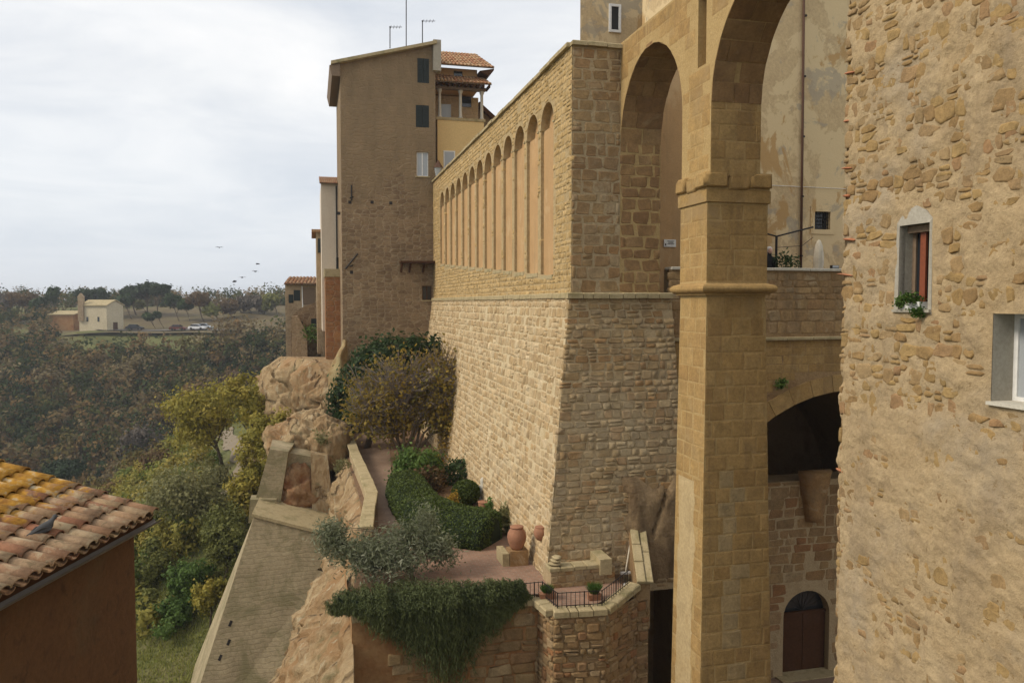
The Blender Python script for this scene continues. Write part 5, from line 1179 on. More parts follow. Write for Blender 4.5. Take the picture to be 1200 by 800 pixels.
# low seat wall at the buttress foot
lb = thing('seat_wall', 'low stone seat wall with coping slabs at the foot of the buttress', 'wall', W(22.3, 7.7, ZT))
mb = MB(); mb.stbox(22.1, 22.95, 6.75, 8.75, ZT - .1, ZT + .5); mb.build('wall_body', M['mortar'], lb)
f_ = type('F', (), dict(U=nv, V=UP, N=-wv, O=W(22.1, 6.75, ZT), p=Frame.p))(); lay(lb, f_, courses(2.0, .5, (.14, .24), (.2, .42), 91), 'rubble', M['rubble'], .1, .02, .03, cap=40, seed=91)
blocks_row(lb, 'coping', M['coping'], W(22.3, 6.7, ZT + .56), W(22.3, 8.3, ZT + .56), 4, .24, .06, rg)
mb = MB(); mb.stbox(22.0, 23.1, 8.25, 8.62, ZT + .3, ZT + .78); mb.build('end_block', M['coping'], lb)
bo = thing('boulder', 'flat dark stones stacked on the end of the seat wall', 'stones', H(643, 668, s=22.3)); 
for k in range(3): blob('flat_stone', M['coping'], W(22.3, 6.93 + .03 * k, ZT + .68 + .09 * k), (.2 - .03 * k, .17, .05), parent=bo, seed=k, res=8)
# broom leaning on the buttress
bm = thing('broom', 'pale wooden broom leaning against the buttress beside the stair parapet', 'broom', H(733, 672, s=22.4)); b0 = H(733, 670, s=22.5)
mb = MB(); mb.tube([b0, H(741, 622, s=22.95)], .022, 6); mb.build('handle', M['canvas'], bm); mb = MB(); mb.tube([b0 + nv * .06, H(737, 632, s=22.95)], .012, 6); mb.build('second_handle', M['wood'], bm)
mb = MB(); mb.obox(b0 - UP * .02, nv, wv, UP, .16, .05, .03); mb.build('head', M['white'], bm)
# low lamp at the stair foot
lp = thing('garden_spotlight', 'small grey spotlight fixed at the end of the terrace railing', 'lamp', W(21.3, 8.75, ZT + .2)); q = H(733, 688, s=21.35)
mb = MB(); mb.lathe(q - UP * .12, [(.07, 0), (.09, .2), (.05, .26)], 10); mb.build('housing', M['gutter'], lp); mb = MB(); mb.tube([q - UP * .12, q - UP * .4], .02, 5); mb.build('stem', M['gutter'], lp)
# pots
def urn(name, label, base, h, prof, mat=None, extra=None):
    t = thing(name, label, 'pot', base); mb = MB(); mb.lathe(base, [(r * h, z * h) for r, z in prof], 20); mb.build('body', mat or M['terracotta'], t, smooth=True)
    mb = MB(); r, z = prof[-1]; mb.lathe(base + UP * z * h, [(r * h * .9, -.02), (r * h * 1.12, -.01), (r * h * 1.14, .05 * h), (r * h * .95, .06 * h)], 20); mb.build('rim', mat or M['terracotta'], t, smooth=True); return t
UR = [(.24, 0), (.30, .1), (.40, .35), (.43, .55), (.40, .75), (.30, .9), (.27, .97)]
blk = thing('stone_block', 'square tufa block carrying the large terracotta jar', 'block', W(24.6, 6.35, ZT)); mb = MB(); mb.stbox(24.25, 24.8, 6.05, 6.65, ZT, ZT + .5); mb.build('block', M['rubble'], blk); mb = MB(); mb.stbox(24.3, 25.2, 5.82, 6.03, ZT, ZT + .42); mb.build('side_slab', M['coping'], blk)
urn('terracotta_jar', 'large terracotta jar with banded belly standing on a tufa block', W(24.5, 6.33, ZT + .5), .72, UR)
p = ST(H(545, 617, s=28.4)); urn('terracotta_jar', 'small terracotta pot half sunk in the clipped hedge', W(*p), .5, UR)
urn('terracotta_jar', 'round terracotta bowl resting in the corner of the arcaded wall base', H(633, 632, s=23.75), .42, [(.25, 0), (.45, .3), (.5, .6), (.42, .85), (.35, .95)])
p = ST(H(567, 597, s=31)); urn('terracotta_jar', 'low ochre pot beside the clipped ball bush', W(p[0], p[1], ZT), .42, [(.35, 0), (.5, .5), (.55, .9), (.52, .98)])
p = ST(H(566, 582, s=32.5)); ur = thing('stone_ornament', 'pale stone garden ornament beside the clipped ball bush', 'ornament', W(p[0], p[1], ZT)); mb = MB(); mb.lathe(W(p[0], p[1], ZT), [(.16, 0), (.16, .2), (.1, .25), (.09, .4), (.17, .55), (.18, .7), (.1, .8), (.12, .9), (.1, 1.02), (.03, 1.08)], 12); mb.build('figure', M['marble'], ur, smooth=True)
# path parapet
pp = thing('path_parapet', 'low curving stone parapet with pale coping between garden path and cliff', 'wall', W(38, 2.1, ZT))
pl_ = [(27.5, 1.75), (30, 2.0), (32.5, 2.3), (36, 2.25), (41, 2.1), (46, 2.05), (50, 2.1), (52.6, 2.0)]
for a, b in zip(pl_[:-1], pl_[1:]):
    d_ = Vector((b[0] - a[0], b[1] - a[1])).normalized(); n2 = Vector((-d_.y, d_.x)) * .16; mb = MB()
    mb.hexa([W(a[0] - n2.x, a[1] - n2.y, ZT - .6), W(b[0] - n2.x, b[1] - n2.y, ZT - .6), W(b[0] + n2.x, b[1] + n2.y, ZT - .6), W(a[0] + n2.x, a[1] + n2.y, ZT - .6)] + [W(a[0] - n2.x, a[1] - n2.y, ZT + .62), W(b[0] - n2.x, b[1] - n2.y, ZT + .62), W(b[0] + n2.x, b[1] + n2.y, ZT + .62), W(a[0] + n2.x, a[1] + n2.y, ZT + .62)]); mb.build('wall_section', M['mortar'], pp)
    blocks_row(pp, 'coping', M['coping'], W(a[0], a[1], ZT + .67), W(b[0], b[1], ZT + .67), max(2, int((b[0] - a[0]) / .75)), .25, .05, rg)

# ------------------------------------------------------------------ masonry buttresses against the cliff
M['cliffmason'] = brickmat('pale tufa masonry', ((.37, .305, .19), (.355, .29, .18)), (.33, .27, .165), .6, .2, 60, bs=.25)
bb = [n for n in M['cliffmason'].node_tree.nodes if n.type == 'BSDF_PRINCIPLED'][0]; nt = M['cliffmason'].node_tree; src = bb.inputs['Base Color'].links[0].from_socket
nt.links.new(mixc(nt, ramp(nt, nz(nt, pos(nt), .55, 6.0, .7, .6), [(.47, (0, 0, 0)), (.60, (.85, .85, .85))]), src, (.19, .165, .085)), bb.inputs['Base Color'])
cbt = thing('cliff_buttress', 'broad smooth sloping masonry buttress against the tufa cliff', 'buttress', W(41, -2, -22))
def ptS(px, py, s_): return H(px, py, s=s_)
A0, A1 = ptS(298, 604, 40), ptS(378, 632, 40); B0, B1 = ptS(233, 806, 37.2), ptS(322, 812, 37.2)
dd0 = (B0 - A0) * .55; dd1 = (B1 - A1) * .55; B0b, B1b = B0 + dd0, B1 + dd1
C0, C1 = A0 + wv * 4.2 + nv * .3 + UP * .2, A1 + wv * 5 + nv * 1.2 + UP * .3
mb = MB(); mb.hexa([B0b, B1b + nv * 2, B1b + wv * 6 + nv * 2, B0b + wv * 9 - nv * .6, A0, A1 + nv * 1.0, C1, C0]); mb.build('sloping_face', M['cliffmason'], cbt)
mb = MB(); mb.hexa([A0 - wv * .12 - nv * .12, A1 - wv * .12 + nv * .8, C1, C0 - nv * .12, A0 - wv * .1 - nv * .1 + UP * .14, A1 - wv * .1 + nv * .8 + UP * .14, C1 + UP * .14, C0 - nv * .1 + UP * .14]); mb.build('ledge', M['coping'], cbt)
for px, py in ((270, 730), (282, 745), (268, 752), (258, 770), (336, 686), (326, 620), (330, 621)):
    r_ = ray(px, py); n_ = (B0 - A0).cross(A1 - A0).normalized(); k = A0.dot(n_) / r_.dot(n_); p = r_ * k; q = MB(); u_ = (A1 - A0).normalized(); v_ = n_.cross(u_); q.obox(p - (n_ if n_.dot(p) > 0 else -n_) * -.02, u_, v_, n_, .06, .13, .05); q.build('drain_hole', M['iron'], cbt)
cb2 = thing('upper_cliff_buttress', 'stepped masonry block with a red rock recess above the broad buttress', 'buttress', W(44, -1.5, -11))
s0 = 43.0; E0, E1, E2, E3 = ptS(318, 527, s0 + 1), ptS(333, 560, s0), ptS(294, 600, s0 - .6), ptS(330, 605, s0 - .6)
L0, L1 = ptS(316, 526, s0), ptS(338, 529, s0)
mb = MB(); mb.hexa([ptS(292, 612, s0 - .5), ptS(325, 612, s0 - .5), ptS(330, 606, s0 + 3), ptS(296, 600, s0 + 3), L0, L1, L1 + wv * 3 + nv * .3, L0 + wv * 3]); mb.build('left_block', M['cliffmason'], cb2)
mb = MB(); q0 = ptS(293, 585, s0 - .7); q1 = ptS(324, 585, s0 - .7); mb.hexa([q0 - UP * 1.2 - nv * .1, q1 - UP * 1.2, q1 - UP * 1.2 + wv, q0 - UP * 1.2 + wv, q0, q1, q1 + wv, q0 + wv]); mb.build('step', M['cliffmason'], cb2)
mb = MB(); q0 = ptS(337, 530, s0 + .6); q1 = ptS(372, 536, s0 + .6); mb.hexa([ptS(337, 552, s0 + .6), ptS(372, 552, s0 + .6), ptS(372, 552, s0 + .6) + wv * 2.5, ptS(337, 552, s0 + .6) + wv * 2.5, q0, q1, q1 + wv * 2.5, q0 + wv * 2.5]); mb.build('lintel_block', M['cliffmason'], cb2)
mb = MB(); mb.hexa([ptS(366, 606, s0 - .2), ptS(392, 608, s0 - .2), ptS(392, 608, s0 - .2) + wv * 3, ptS(366, 606, s0 - .2) + wv * 3, ptS(364, 531, s0 + .2), ptS(384, 534, s0 + .2), ptS(384, 534, s0 + .2) + wv * 3, ptS(364, 531, s0 + .2) + wv * 3]); mb.build('right_block', M['rock'], cb2)
blob('red_rock', M['rock_red'], ptS(344, 577, s0 + .55), (1.2, .85, 1.45), parent=cb2, seed=4, amp=.12, res=40, sc=1.0, cragk=.7)
for px, py, s_, r_, sd_ in ((352, 517, 47, (1.7, 1.4, 1.0), 1), (372, 497, 49, (1.5, 1.2, .9), 2), (383, 520, 45, (.9, .9, 1.1), 3), (340, 512, 48.5, (1.2, 1.0, .7), 5)):
    blob('rock', M['rock'], ptS(px, py, s_), r_, seed=sd_, amp=.12, res=40, sc=1.0, kind='structure', cragk=.8)
# lichened yellow rock spur under the tower corner
mb = MB(); yv = []
for i in range(15):
    v = i / 14; yl = float(np.interp(v, [0, .1, .42, .6, 1], [401, 398, 385, 384, 394])) + 2 * noise.noise(Vector((v * 9, 0, 0)))
    for k in range(9): u = k / 8; px = yl + (407 - yl) * u; p = H(px, 398 + 92 * v, s=53.0 - .7 * math.sin(u * math.pi) - 1.0 * v); mb.v.append(tuple(p + Vector((fbm(p, .9) * .15, -fbm(p, 1.3) * .25, 0))))
for i in range(14):
    for k in range(8): a = i * 9 + k; mb.f.append((a, a + 1, a + 10, a + 9)); mb.r.append(.5)
mb.build('rock_spur', M['yellow_rock'], kind='structure', smooth=True)

# ------------------------------------------------------------------ vegetation
def leaf_quads(c, size, aspect=1.6, dirs=None, jit=1.0, nrm=None):
    """c (n,3) centres -> quad verts/faces; dirs: preferred long axis (n,3)"""
    n = len(c); a = RNG.normal(size=(n, 3)); a /= np.linalg.norm(a, axis=1)[:, None]
    if dirs is not None: a = dirs + a * jit; a /= np.linalg.norm(a, axis=1)[:, None]
    b = RNG.normal(size=(n, 3)); b -= a * (a * b).sum(1)[:, None]; b /= np.linalg.norm(b, axis=1)[:, None] + 1e-9
    if nrm is not None:
        q = nrm / (np.linalg.norm(nrm, axis=1)[:, None] + 1e-9) + RNG.normal(size=(n, 3)) * .38; q /= np.linalg.norm(q, axis=1)[:, None]; a -= q * (a * q).sum(1)[:, None]; a /= np.linalg.norm(a, axis=1)[:, None] + 1e-9; b = np.cross(q, a)
    sz = (size * RNG.uniform(.6, 1.4, n))[:, None] if np.isscalar(size) else size[:, None]
    A, B = a * sz * aspect * .5, b * sz * .5
    v = np.stack([c - A, c + B * .9 - A * .1, c + A, c - B * .9 - A * .1], 1).reshape(-1, 3)
    return v, np.arange(n * 4).reshape(n, 4)
def clumps(blobs, ncl, per, sig, shell=.55):
    """clump centres inside ellipsoids, leaves scattered round them"""
    bl = np.array([np.concatenate([np.array(c), np.array(r)]) for c, r in blobs]); wgt = bl[:, 3] * bl[:, 4] * bl[:, 5]; wgt = wgt ** .67; wgt /= wgt.sum()
    ch = RNG.choice(len(bl), ncl, p=wgt); d = RNG.normal(size=(ncl, 3)); d /= np.linalg.norm(d, axis=1)[:, None]
    rad = (shell + (1 - shell) * RNG.random(ncl) ** .6)[:, None]; cc = bl[ch, :3] + d * rad * bl[ch, 3:]
    pts = np.repeat(cc, per, 0) + RNG.normal(size=(ncl * per, 3)) * sig * RNG.uniform(.6, 1.3, (ncl * per, 1)); return cc, pts
def branches(mb, base, top_, targets, r0, rg, n=5, sway=.25):
    base = Vector(base); top_ = Vector(top_); mid = (base + top_) / 2 + Vector((rg.uniform(-1, 1), rg.uniform(-1, 1), 0)) * sway * (top_ - base).length * .4
    mb.tube([base, mid, top_], [r0, r0 * .75, r0 * .55], 8)
    for t in targets:
        t = Vector(t); u = rg.uniform(.35, 1.0); st = base * (1 - u) ** 2 + mid * 2 * u * (1 - u) + top_ * u * u; L = (t - st).length
        m1 = st + (t - st) * .5 + Vector((rg.uniform(-1, 1), rg.uniform(-1, 1), rg.uniform(-.2, 1))) * L * .14
        mb.tube([st, m1, t], [r0 * .38, r0 * .22, r0 * .05], n, cap=False)
LM = {}
LM['olive_green'] = leaf_mat('olive green foliage', [(0.091, 0.104, 0.029), (0.156, 0.163, 0.042), (0.221, 0.215, 0.058)])
LM['yellow_green'] = leaf_mat('yellow green foliage', [(0.182, 0.169, 0.029), (0.299, 0.260, 0.046), (0.403, 0.312, 0.058)])
LM['grey_green'] = leaf_mat('grey green foliage', [(0.130, 0.130, 0.052), (0.208, 0.202, 0.085), (0.273, 0.254, 0.117)])
LM['dark_green'] = leaf_mat('dark green foliage', [(.022, .042, .014), (.04, .07, .022), (.065, .10, .032)])
LM['mid_green'] = leaf_mat('mid green foliage', [(0.052, 0.098, 0.021), (0.098, 0.163, 0.034), (0.143, 0.208, 0.052)])
LM['bright_green'] = leaf_mat('bright green foliage', [(.04, .085, .015), (.07, .13, .025), (.11, .17, .04)])
LM['rust'] = leaf_mat('rust autumn foliage', [(.09, .05, .025), (.13, .08, .035), (.16, .11, .05)])
LM['grey_brown'] = leaf_mat('bare grey brown twigs', [(.07, .055, .04), (.10, .08, .06), (.13, .105, .08)], .15)
LM['silver'] = leaf_mat('silver olive leaves', [(0.084, 0.102, 0.048), (0.144, 0.162, 0.084), (0.216, 0.228, 0.144), (0.300, 0.306, 0.216)])
LM['rosemary'] = leaf_mat('rosemary', [(.04, .052, .02), (.078, .096, .033), (.14, .16, .06)], .2)
LM['hedge'] = leaf_mat('clipped hedge', [(.038, .056, .012), (.068, .095, .02), (.105, .138, .03)], .2)
LM['yellow'] = leaf_mat('yellow autumn leaves', [(.20, .12, .015), (.32, .20, .025), (.40, .27, .05), (.14, .10, .03)])
LM['purple'] = leaf_mat('purple blossom', [(.22, .03, .10), (.32, .06, .17), (.26, .05, .14)])
LM['pine'] = leaf_mat('stone pine needles', [(.014, .028, .012), (.025, .045, .017), (.04, .065, .025)], .15)
LM['grass'] = leaf_mat('grass blades', [(0.163, 0.188, 0.041), (0.260, 0.269, 0.065), (0.341, 0.325, 0.098)])
LM['twig'] = M['bark']

def tree(name, label, base, blobs, leaf, ncl=60, per=60, sig=.3, size=.16, trunk=.14, asp=1.6, cat='tree', group=None, nbr=14, tops=None, shell=.55, seed=0, barkm=None):
    base = Vector(base); t = thing(name, label, cat, base, group); rg = random.Random(seed + 1)
    cc, pts = clumps(blobs, ncl, per, sig, shell); cen_ = np.mean([b[0] for b in blobs], 0); nr_ = (pts - np.repeat(cc, per, 0)) / sig * .8 + (pts - cen_) / np.mean([b[1] for b in blobs], 0).mean() * .5; v, f_ = leaf_quads(pts, size, asp, nrm=nr_ if asp < 3 else None)
    # per-clump tone
    rnd = np.clip(np.repeat(RNG.random(ncl), per) * .6 + RNG.random(ncl * per) * .4, 0, 1)
    np_mesh('crown', v, f_, LM[leaf], rnd=rnd, parent=t)
    top_ = tops or (Vector(blobs[0][0]) - UP * blobs[0][1][2] * .2)
    mb = MB(); branches(mb, base - UP * .15, top_, [cc[i] for i in rg.sample(range(len(cc)), min(nbr, len(cc)))], trunk, rg)
    mb.build('trunk', barkm or M['bark'], t, smooth=True); return t
def ground_hit(px, py):
    r = ray(px, py); d = 20.0
    while d < 600:
        p = r * d
        if p.z < ground_z(p.x, p.y): return Vector((p.x, p.y, ground_z(p.x, p.y)))
        d += .5
    return r * 200
def px_tree(name, label, bx, by, cx, cy, rx, ry, leaf, ncl=60, per=55, lumps=5, seed=0, cat='tree', group=None, Y=None, dens=1.0, szk=1.0, trunk=None):
    """crown centre and radii given as they show; the tree stands where its foot meets the ground"""
    b = ground_hit(bx, by) if Y is None else Vector((H(bx, by, Y=Y).x, Y, 0))
    if Y is not None: b.z = ground_z(b.x, b.y)
    k = b.y / F; c = H(cx, cy, Y=b.y); rg = random.Random(seed); blobs = []; R_, RZ = rx * k, ry * k
    for i in range(lumps):
        a = rg.uniform(0, 6.28); q = rg.uniform(.25, .6)
        blobs.append(((c.x + math.cos(a) * R_ * q, c.y + math.sin(a) * R_ * q, c.z + rg.uniform(-.45, .45) * RZ), (R_ * rg.uniform(.4, .62), R_ * rg.uniform(.4, .62), RZ * rg.uniform(.4, .62))))
    sz = max(.10, 2.6 * k) * szk
    return tree(name, label, b, blobs, leaf, int(ncl * dens), per, R_ * .15, sz, trunk or max(.07, R_ * .05), 1.5, cat, group, seed=seed, tops=Vector((c.x, c.y, c.z - RZ * .3)))

# near hillside below the cliff
PT = [('bush', 'tall yellow green bush standing against the cliff below the stepped block', 300, 600, 302, 548, 26, 40, 'yellow_green', 60),
      ('bush', 'olive bush at the cliff foot under the far houses', 330, 520, 333, 488, 24, 30, 'olive_green', 60),
      ('bush', 'yellow green bush in the gap between the far cliff and the slope', 300, 500, 305, 468, 26, 22, 'yellow_green', 55),
      ('bush', 'broad olive bush on the slope behind the sloping buttress', 262, 680, 268, 645, 28, 34, 'olive_green', 60),
      ('bush', 'bright bush between the sloping buttress and the grass bank', 246, 735, 248, 700, 20, 22, 'yellow_green', 50),
      ('tree', 'broad yellow green tree with dense crown overhanging the pale track', 262, 548, 245, 488, 46, 36, 'yellow_green', 90),
      ('tree', 'olive yellow tree with rounded crown right of the track bend', 296, 540, 292, 470, 30, 28, 'yellow_green', 60),
      ('tree', 'airy grey green tree with dark forked branches on the slope', 226, 628, 222, 578, 58, 36, 'grey_green', 85),
      ('bush', 'yellow green bush at the cliff foot beside the track', 318, 560, 322, 515, 32, 42, 'yellow_green', 70),
      ('bush', 'mid green bush at the cliff foot under the far houses', 318, 470, 318, 462, 14, 14, 'mid_green', 30),
      ('bush', 'low yellow bush left of the yellow green tree', 235, 530, 222, 515, 18, 16, 'yellow_green', 40),
      ('bush', 'mid green leafy bush against the sloping buttress', 222, 700, 222, 678, 26, 26, 'mid_green', 60),
      ('bush', 'olive bush below the airy grey green tree', 258, 640, 262, 612, 34, 30, 'olive_green', 60),
      ('bush', 'yellowish bush climbing beside the sloping buttress', 285, 610, 288, 580, 24, 34, 'yellow_green', 55),
      ('bush', 'green bush beside the house corner above the track', 180, 690, 185, 655, 24, 28, 'olive_green', 55),
      ('bush', 'dense green shrub on the bank above the grass', 205, 742, 200, 722, 26, 18, 'mid_green', 55),
      ('bush', 'grey green bush behind the tile roof', 180, 600, 172, 590, 24, 22, 'grey_green', 45),
      ('bush', 'rusty bush on the slope left of the track', 200, 560, 195, 545, 24, 18, 'rust', 40),
      ('tree', 'bare grey brown tree on the slope above the tile roof', 150, 560, 165, 525, 26, 24, 'grey_brown', 60),
      ('cypress', 'small dark evergreen standing above the tile roof', 122, 575, 122, 555, 9, 20, 'dark_green', 36),
      ('bush', 'dark green bush near the track bend', 190, 530, 190, 518, 16, 10, 'dark_green', 30),
      ('bush', 'pale grey green bush on the left bank of the track', 250, 575, 255, 560, 16, 14, 'grey_green', 36),
      ('bush', 'round yellow bush right beside the track', 300, 575, 306, 562, 16, 16, 'yellow_green', 36),
      ('tree', 'brown autumn tree high on the near slope', 285, 470, 280, 452, 22, 16, 'rust', 45),
      ('tree', 'slim olive tree behind the broad yellow green tree', 215, 470, 212, 455, 16, 20, 'olive_green', 40),
      ('bush', 'olive bush on the slope at the house corner', 172, 740, 176, 705, 14, 20, 'olive_green', 36)]
for i, (nm, lb_, bx, by, cx, cy, rx, ry, lf, ncl) in enumerate(PT):
    px_tree(nm if nm != 'cypress' else 'evergreen_tree', lb_, bx, by, cx, cy, rx, ry, lf, ncl, 75, 6, seed=30 + i, cat='tree' if nm in ('tree', 'cypress') else 'bush')
# umbrella pine in the valley
def pine(label, cx, cy, rx, ry, bx, by, Y, group=None, seed=0, n=70):
    b = Vector((H(bx, by, Y=Y).x, Y, 0)); b.z = ground_z(b.x, b.y); k = Y / F; c = H(cx, cy, Y=Y); rg = random.Random(seed); blobs = []
    for i in range(7):
        a = i * .9; q = rg.uniform(.2, .62); blobs.append(((c.x + math.cos(a) * rx * k * q, c.y + math.sin(a) * rx * k * q, c.z - (q * q) * ry * k * .5 + rg.uniform(0, .2) * ry * k), (rx * k * .45, rx * k * .45, ry * k * .55)))
    return tree('stone_pine', label, b, blobs, 'pine', n, 60, rx * k * .08, max(.2, 2.2 * k), max(.1, rx * k * .05), 1.5, 'tree', group, seed=seed, tops=Vector((c.x, c.y, c.z - ry * k * .4)), nbr=20)
pine('dark green umbrella pine low in the valley above the tile roof', 80, 548, 30, 10, 80, 580, 118, seed=3, n=80)
# rim of the far plateau
RIM = [('pine', 'umbrella pine rising behind the little chapel', 107, 346, 21, 10, 107, 366, 232), ('pine', 'left of three umbrella pines in a row on the plateau', 157, 343, 18, 10, 160, 361, 238), ('pine', 'middle of three umbrella pines in a row on the plateau', 172, 339, 19, 10, 173, 361, 236), ('pine', 'right of three umbrella pines in a row on the plateau', 187, 340, 15, 10, 185, 361, 234)]
for i, (_, lb_, cx, cy, rx, ry, bx, by, Y) in enumerate(RIM): pine(lb_, cx, cy, rx, ry, bx, by, Y, seed=11 + i, n=60)
RT = [('tree', 'dark round tree on the plateau left of the chapel', 60, 346, 10, 9, 62, 228, 'dark_green'), ('tree', 'dark tree between the chapel pine and the three pines', 146, 352, 10, 7, 146, 232, 'dark_green'), ('tree', 'dark evergreen just right of the three pines', 203, 352, 9, 9, 203, 228, 'dark_green'),
      ('tree', 'thin brown tree standing on the skyline right of the pines', 232, 350, 13, 11, 232, 226, 'rust'), ('tree', 'dark green tree beside the thin brown skyline tree', 216, 356, 8, 7, 216, 226, 'dark_green'), ('tree', 'small dark round tree alone in the field', 175, 371, 6, 5, 176, 214, 'dark_green'), ('tree', 'tiny dark tree alone in the field next to another', 184, 369, 4, 4, 185, 216, 'dark_green'),
      ('tree', 'brown tree at the left end of the plateau', 28, 352, 16, 9, 28, 230, 'rust'), ('tree', 'grey bare tree at the far left skyline', 5, 354, 12, 9, 5, 232, 'grey_brown'), ('tree', 'dark tree beside the brown plateau tree', 44, 356, 9, 7, 44, 226, 'dark_green'), ('tree', 'pale bare skyline tree near the town', 290, 356, 16, 9, 290, 240, 'grey_brown'), ('tree', 'rusty skyline tree near the town', 268, 360, 13, 8, 268, 232, 'rust'), ('tree', 'olive skyline tree beside the tan house', 320, 352, 11, 11, 320, 236, 'olive_green'), ('tree', 'pale skyline tree between bare trees', 305, 357, 12, 8, 305, 238, 'grey_brown'), ('tree', 'olive tree on the plateau edge left of the town', 250, 362, 12, 7, 250, 226, 'olive_green'), ('tree', 'small tree behind the three umbrella pines', 165, 356, 7, 5, 165, 244, 'olive_green')]
for i, (nm, lb_, cx, cy, rx, ry, bx, Y, lf) in enumerate(RT): px_tree(nm, lb_, bx, 0, cx, cy, rx, ry, lf, 34, 45, 5, seed=80 + i, Y=Y)
# far wood: reads as one mass
def wood(name, label, pts, mats_rng, per, sig_k, size, R_):
    n = len(pts); cc = np.array([tuple(p) for p in pts]); ncl = 9; d = RNG.normal(size=(n, ncl, 3)); d /= np.linalg.norm(d, axis=2)[:, :, None]; Rr = R_ * RNG.uniform(.6, 1.25, (n, 1, 1))
    cl = cc[:, None, :] + np.array([0, 0, 1.0]) * Rr * .9 + d * Rr * np.array([.8, .8, .75]) * RNG.uniform(.5, 1, (n, ncl, 1))
    P_ = cl[:, :, None, :] + RNG.normal(size=(n, ncl, per, 3)) * Rr[..., None] * sig_k; nr_ = (P_ - cl[:, :, None, :]) / (Rr[..., None] * sig_k) * .6 + (P_ - (cc[:, None, None, :] + np.array([0, 0, .7]) * Rr[..., None])) / Rr[..., None]; v, f_ = leaf_quads(P_.reshape(-1, 3), size, 1.5, nrm=nr_.reshape(-1, 3))
    tone = np.repeat(RNG.choice(mats_rng, n), ncl * per) + RNG.uniform(-.05, .05, n * ncl * per)
    return v, f_, np.clip(tone, 0, 1)
m, nt = newmat('autumn wood foliage'); r = nd(nt, 'ShaderNodeAttribute', attribute_name='rnd').outputs['Fac']
c = ramp(nt, r, [(0, (.034, .05, .02)), (.18, (.068, .08, .027)), (.38, (.135, .115, .04)), (.55, (.16, .108, .05)), (.7, (.195, .12, .046)), (.85, (.165, .13, .065)), (1, (.21, .165, .085))])
d_ = nd(nt, 'ShaderNodeBsdfDiffuse', {0: c}); tr = nd(nt, 'ShaderNodeBsdfTranslucent', {0: c}); nd(nt, 'ShaderNodeOutputMaterial', {0: nd(nt, 'ShaderNodeMixShader', {0: .25, 1: d_.outputs[0], 2: tr.outputs[0]})}); LM['wood'] = m
pts = []; rgw = random.Random(4)
while len(pts) < 1000:
    Y = rgw.uniform(112, 207); x = Y * rgw.uniform(-.74, -.22)
    z = ground_z(x, Y); zt2 = z + 7.0; d_ = Y * math.cos(PITCH) - zt2 * math.sin(PITCH); pxx = 600 + F * x / d_; pyy = 400 - F * (Y * math.sin(PITCH) + zt2 * math.cos(PITCH)) / d_
    if pyy < (368 if pxx < 62 else 387 if pxx < 255 else 368): continue
    pts.append((x, Y, z - .6))
while len(pts) < 1200:
    Y = rgw.uniform(209, 330); x = Y * rgw.uniform(-.74, -.22); py = 355
    if -120 < x < -46 and Y < 258: continue
    pts.append((x, Y, ground_z(x, Y) - .8))
v, f_, tn = wood('w', '', pts, np.array([0, 0, .05, .12, .2, .3, .4, .55, .6, .7, .8, .9, 1.0]), 22, .17, .55, 4.2)
wo = np_mesh('wood', v, f_, LM['wood'], rnd=tn, kind='stuff', label='autumn woodland covering the far valley slope', cat='woodland')
pts = []
while len(pts) < 330:
    s_ = rgw.uniform(45, 150); t = rgw.uniform(-70, -17); p = W(s_, t, 0)
    if p.x > -.30 * p.y or p.y < 40: continue
    pts.append((p.x, p.y, ground_z(p.x, p.y) - .5))
v, f_, tn = wood('w', '', pts, np.array([.05, .2, .3, .4, .45, .55, .85]), 36, .17, .32, 2.4)
np_mesh('scrub', v, f_, LM['wood'], rnd=tn, kind='stuff', label='tangled scrub on the valley slope below the track', cat='scrub')
LM['under'] = leaf_mat('undergrowth', [(.08, .12, .022), (.14, .17, .034), (.25, .24, .05), (.33, .26, .055), (.21, .21, .07)])
def near_track(p, r): return min((Vector((p.x, p.y)) - Vector((q.x, q.y))).length for q in cl) < r
for nm, lb_, cnt, t0_, t1_, R_, sz, per_, seed_ in (('undergrowth', 'low green undergrowth along the track under the cliff', 300, -17, -3.4, .8, .15, 40, 1), ('thicket', 'yellow green autumn thicket climbing the slope to the cliff foot', 480, -22, -3.0, 1.5, .2, 60, 2)):
    pts = []; rgu = random.Random(seed_)
    while len(pts) < cnt:
        s_ = rgu.uniform(47, 128); t = rgu.uniform(t0_, t1_); p = W(s_, t, 0)
        if near_track(p, 1.2 + R_) or (s_ < 52 and t > -9): continue
        pts.append((p.x, p.y, ground_z(p.x, p.y) - R_ * .35))
    v, f_, tn = wood('w', '', pts, np.array([.05, .2, .35, .5, .6, .7, .75, .95]), per_, .19, sz, R_); np_mesh(nm, v, f_, LM['under'], rnd=tn, kind='stuff', label=lb_, cat=nm)
# grass bank at the foot of the buttress
n = 26000; S_ = RNG.uniform(33, 52, n); T_ = RNG.uniform(-14, -3.5, n); g_ = np.array([tuple(W(a, b, 0)) for a, b in zip(S_, T_)])
g_[:, 2] = [ground_z(x, y) for x, y in g_[:, :2]]; keep = np.array([min((x - q.x) ** 2 + (y - q.y) ** 2 for q in cl) > 1.6 for x, y in g_[:, :2]]); g_ = g_[keep]
dirs = np.tile([0, 0, 1.0], (len(g_), 1)); v, f_ = leaf_quads(g_ + np.array([0, 0, .08]), .05, 5.0, dirs, .5); np_mesh('grass', v, f_, LM['grass'], kind='stuff', label='short autumn grass on the bank below the buttress', cat='grass')

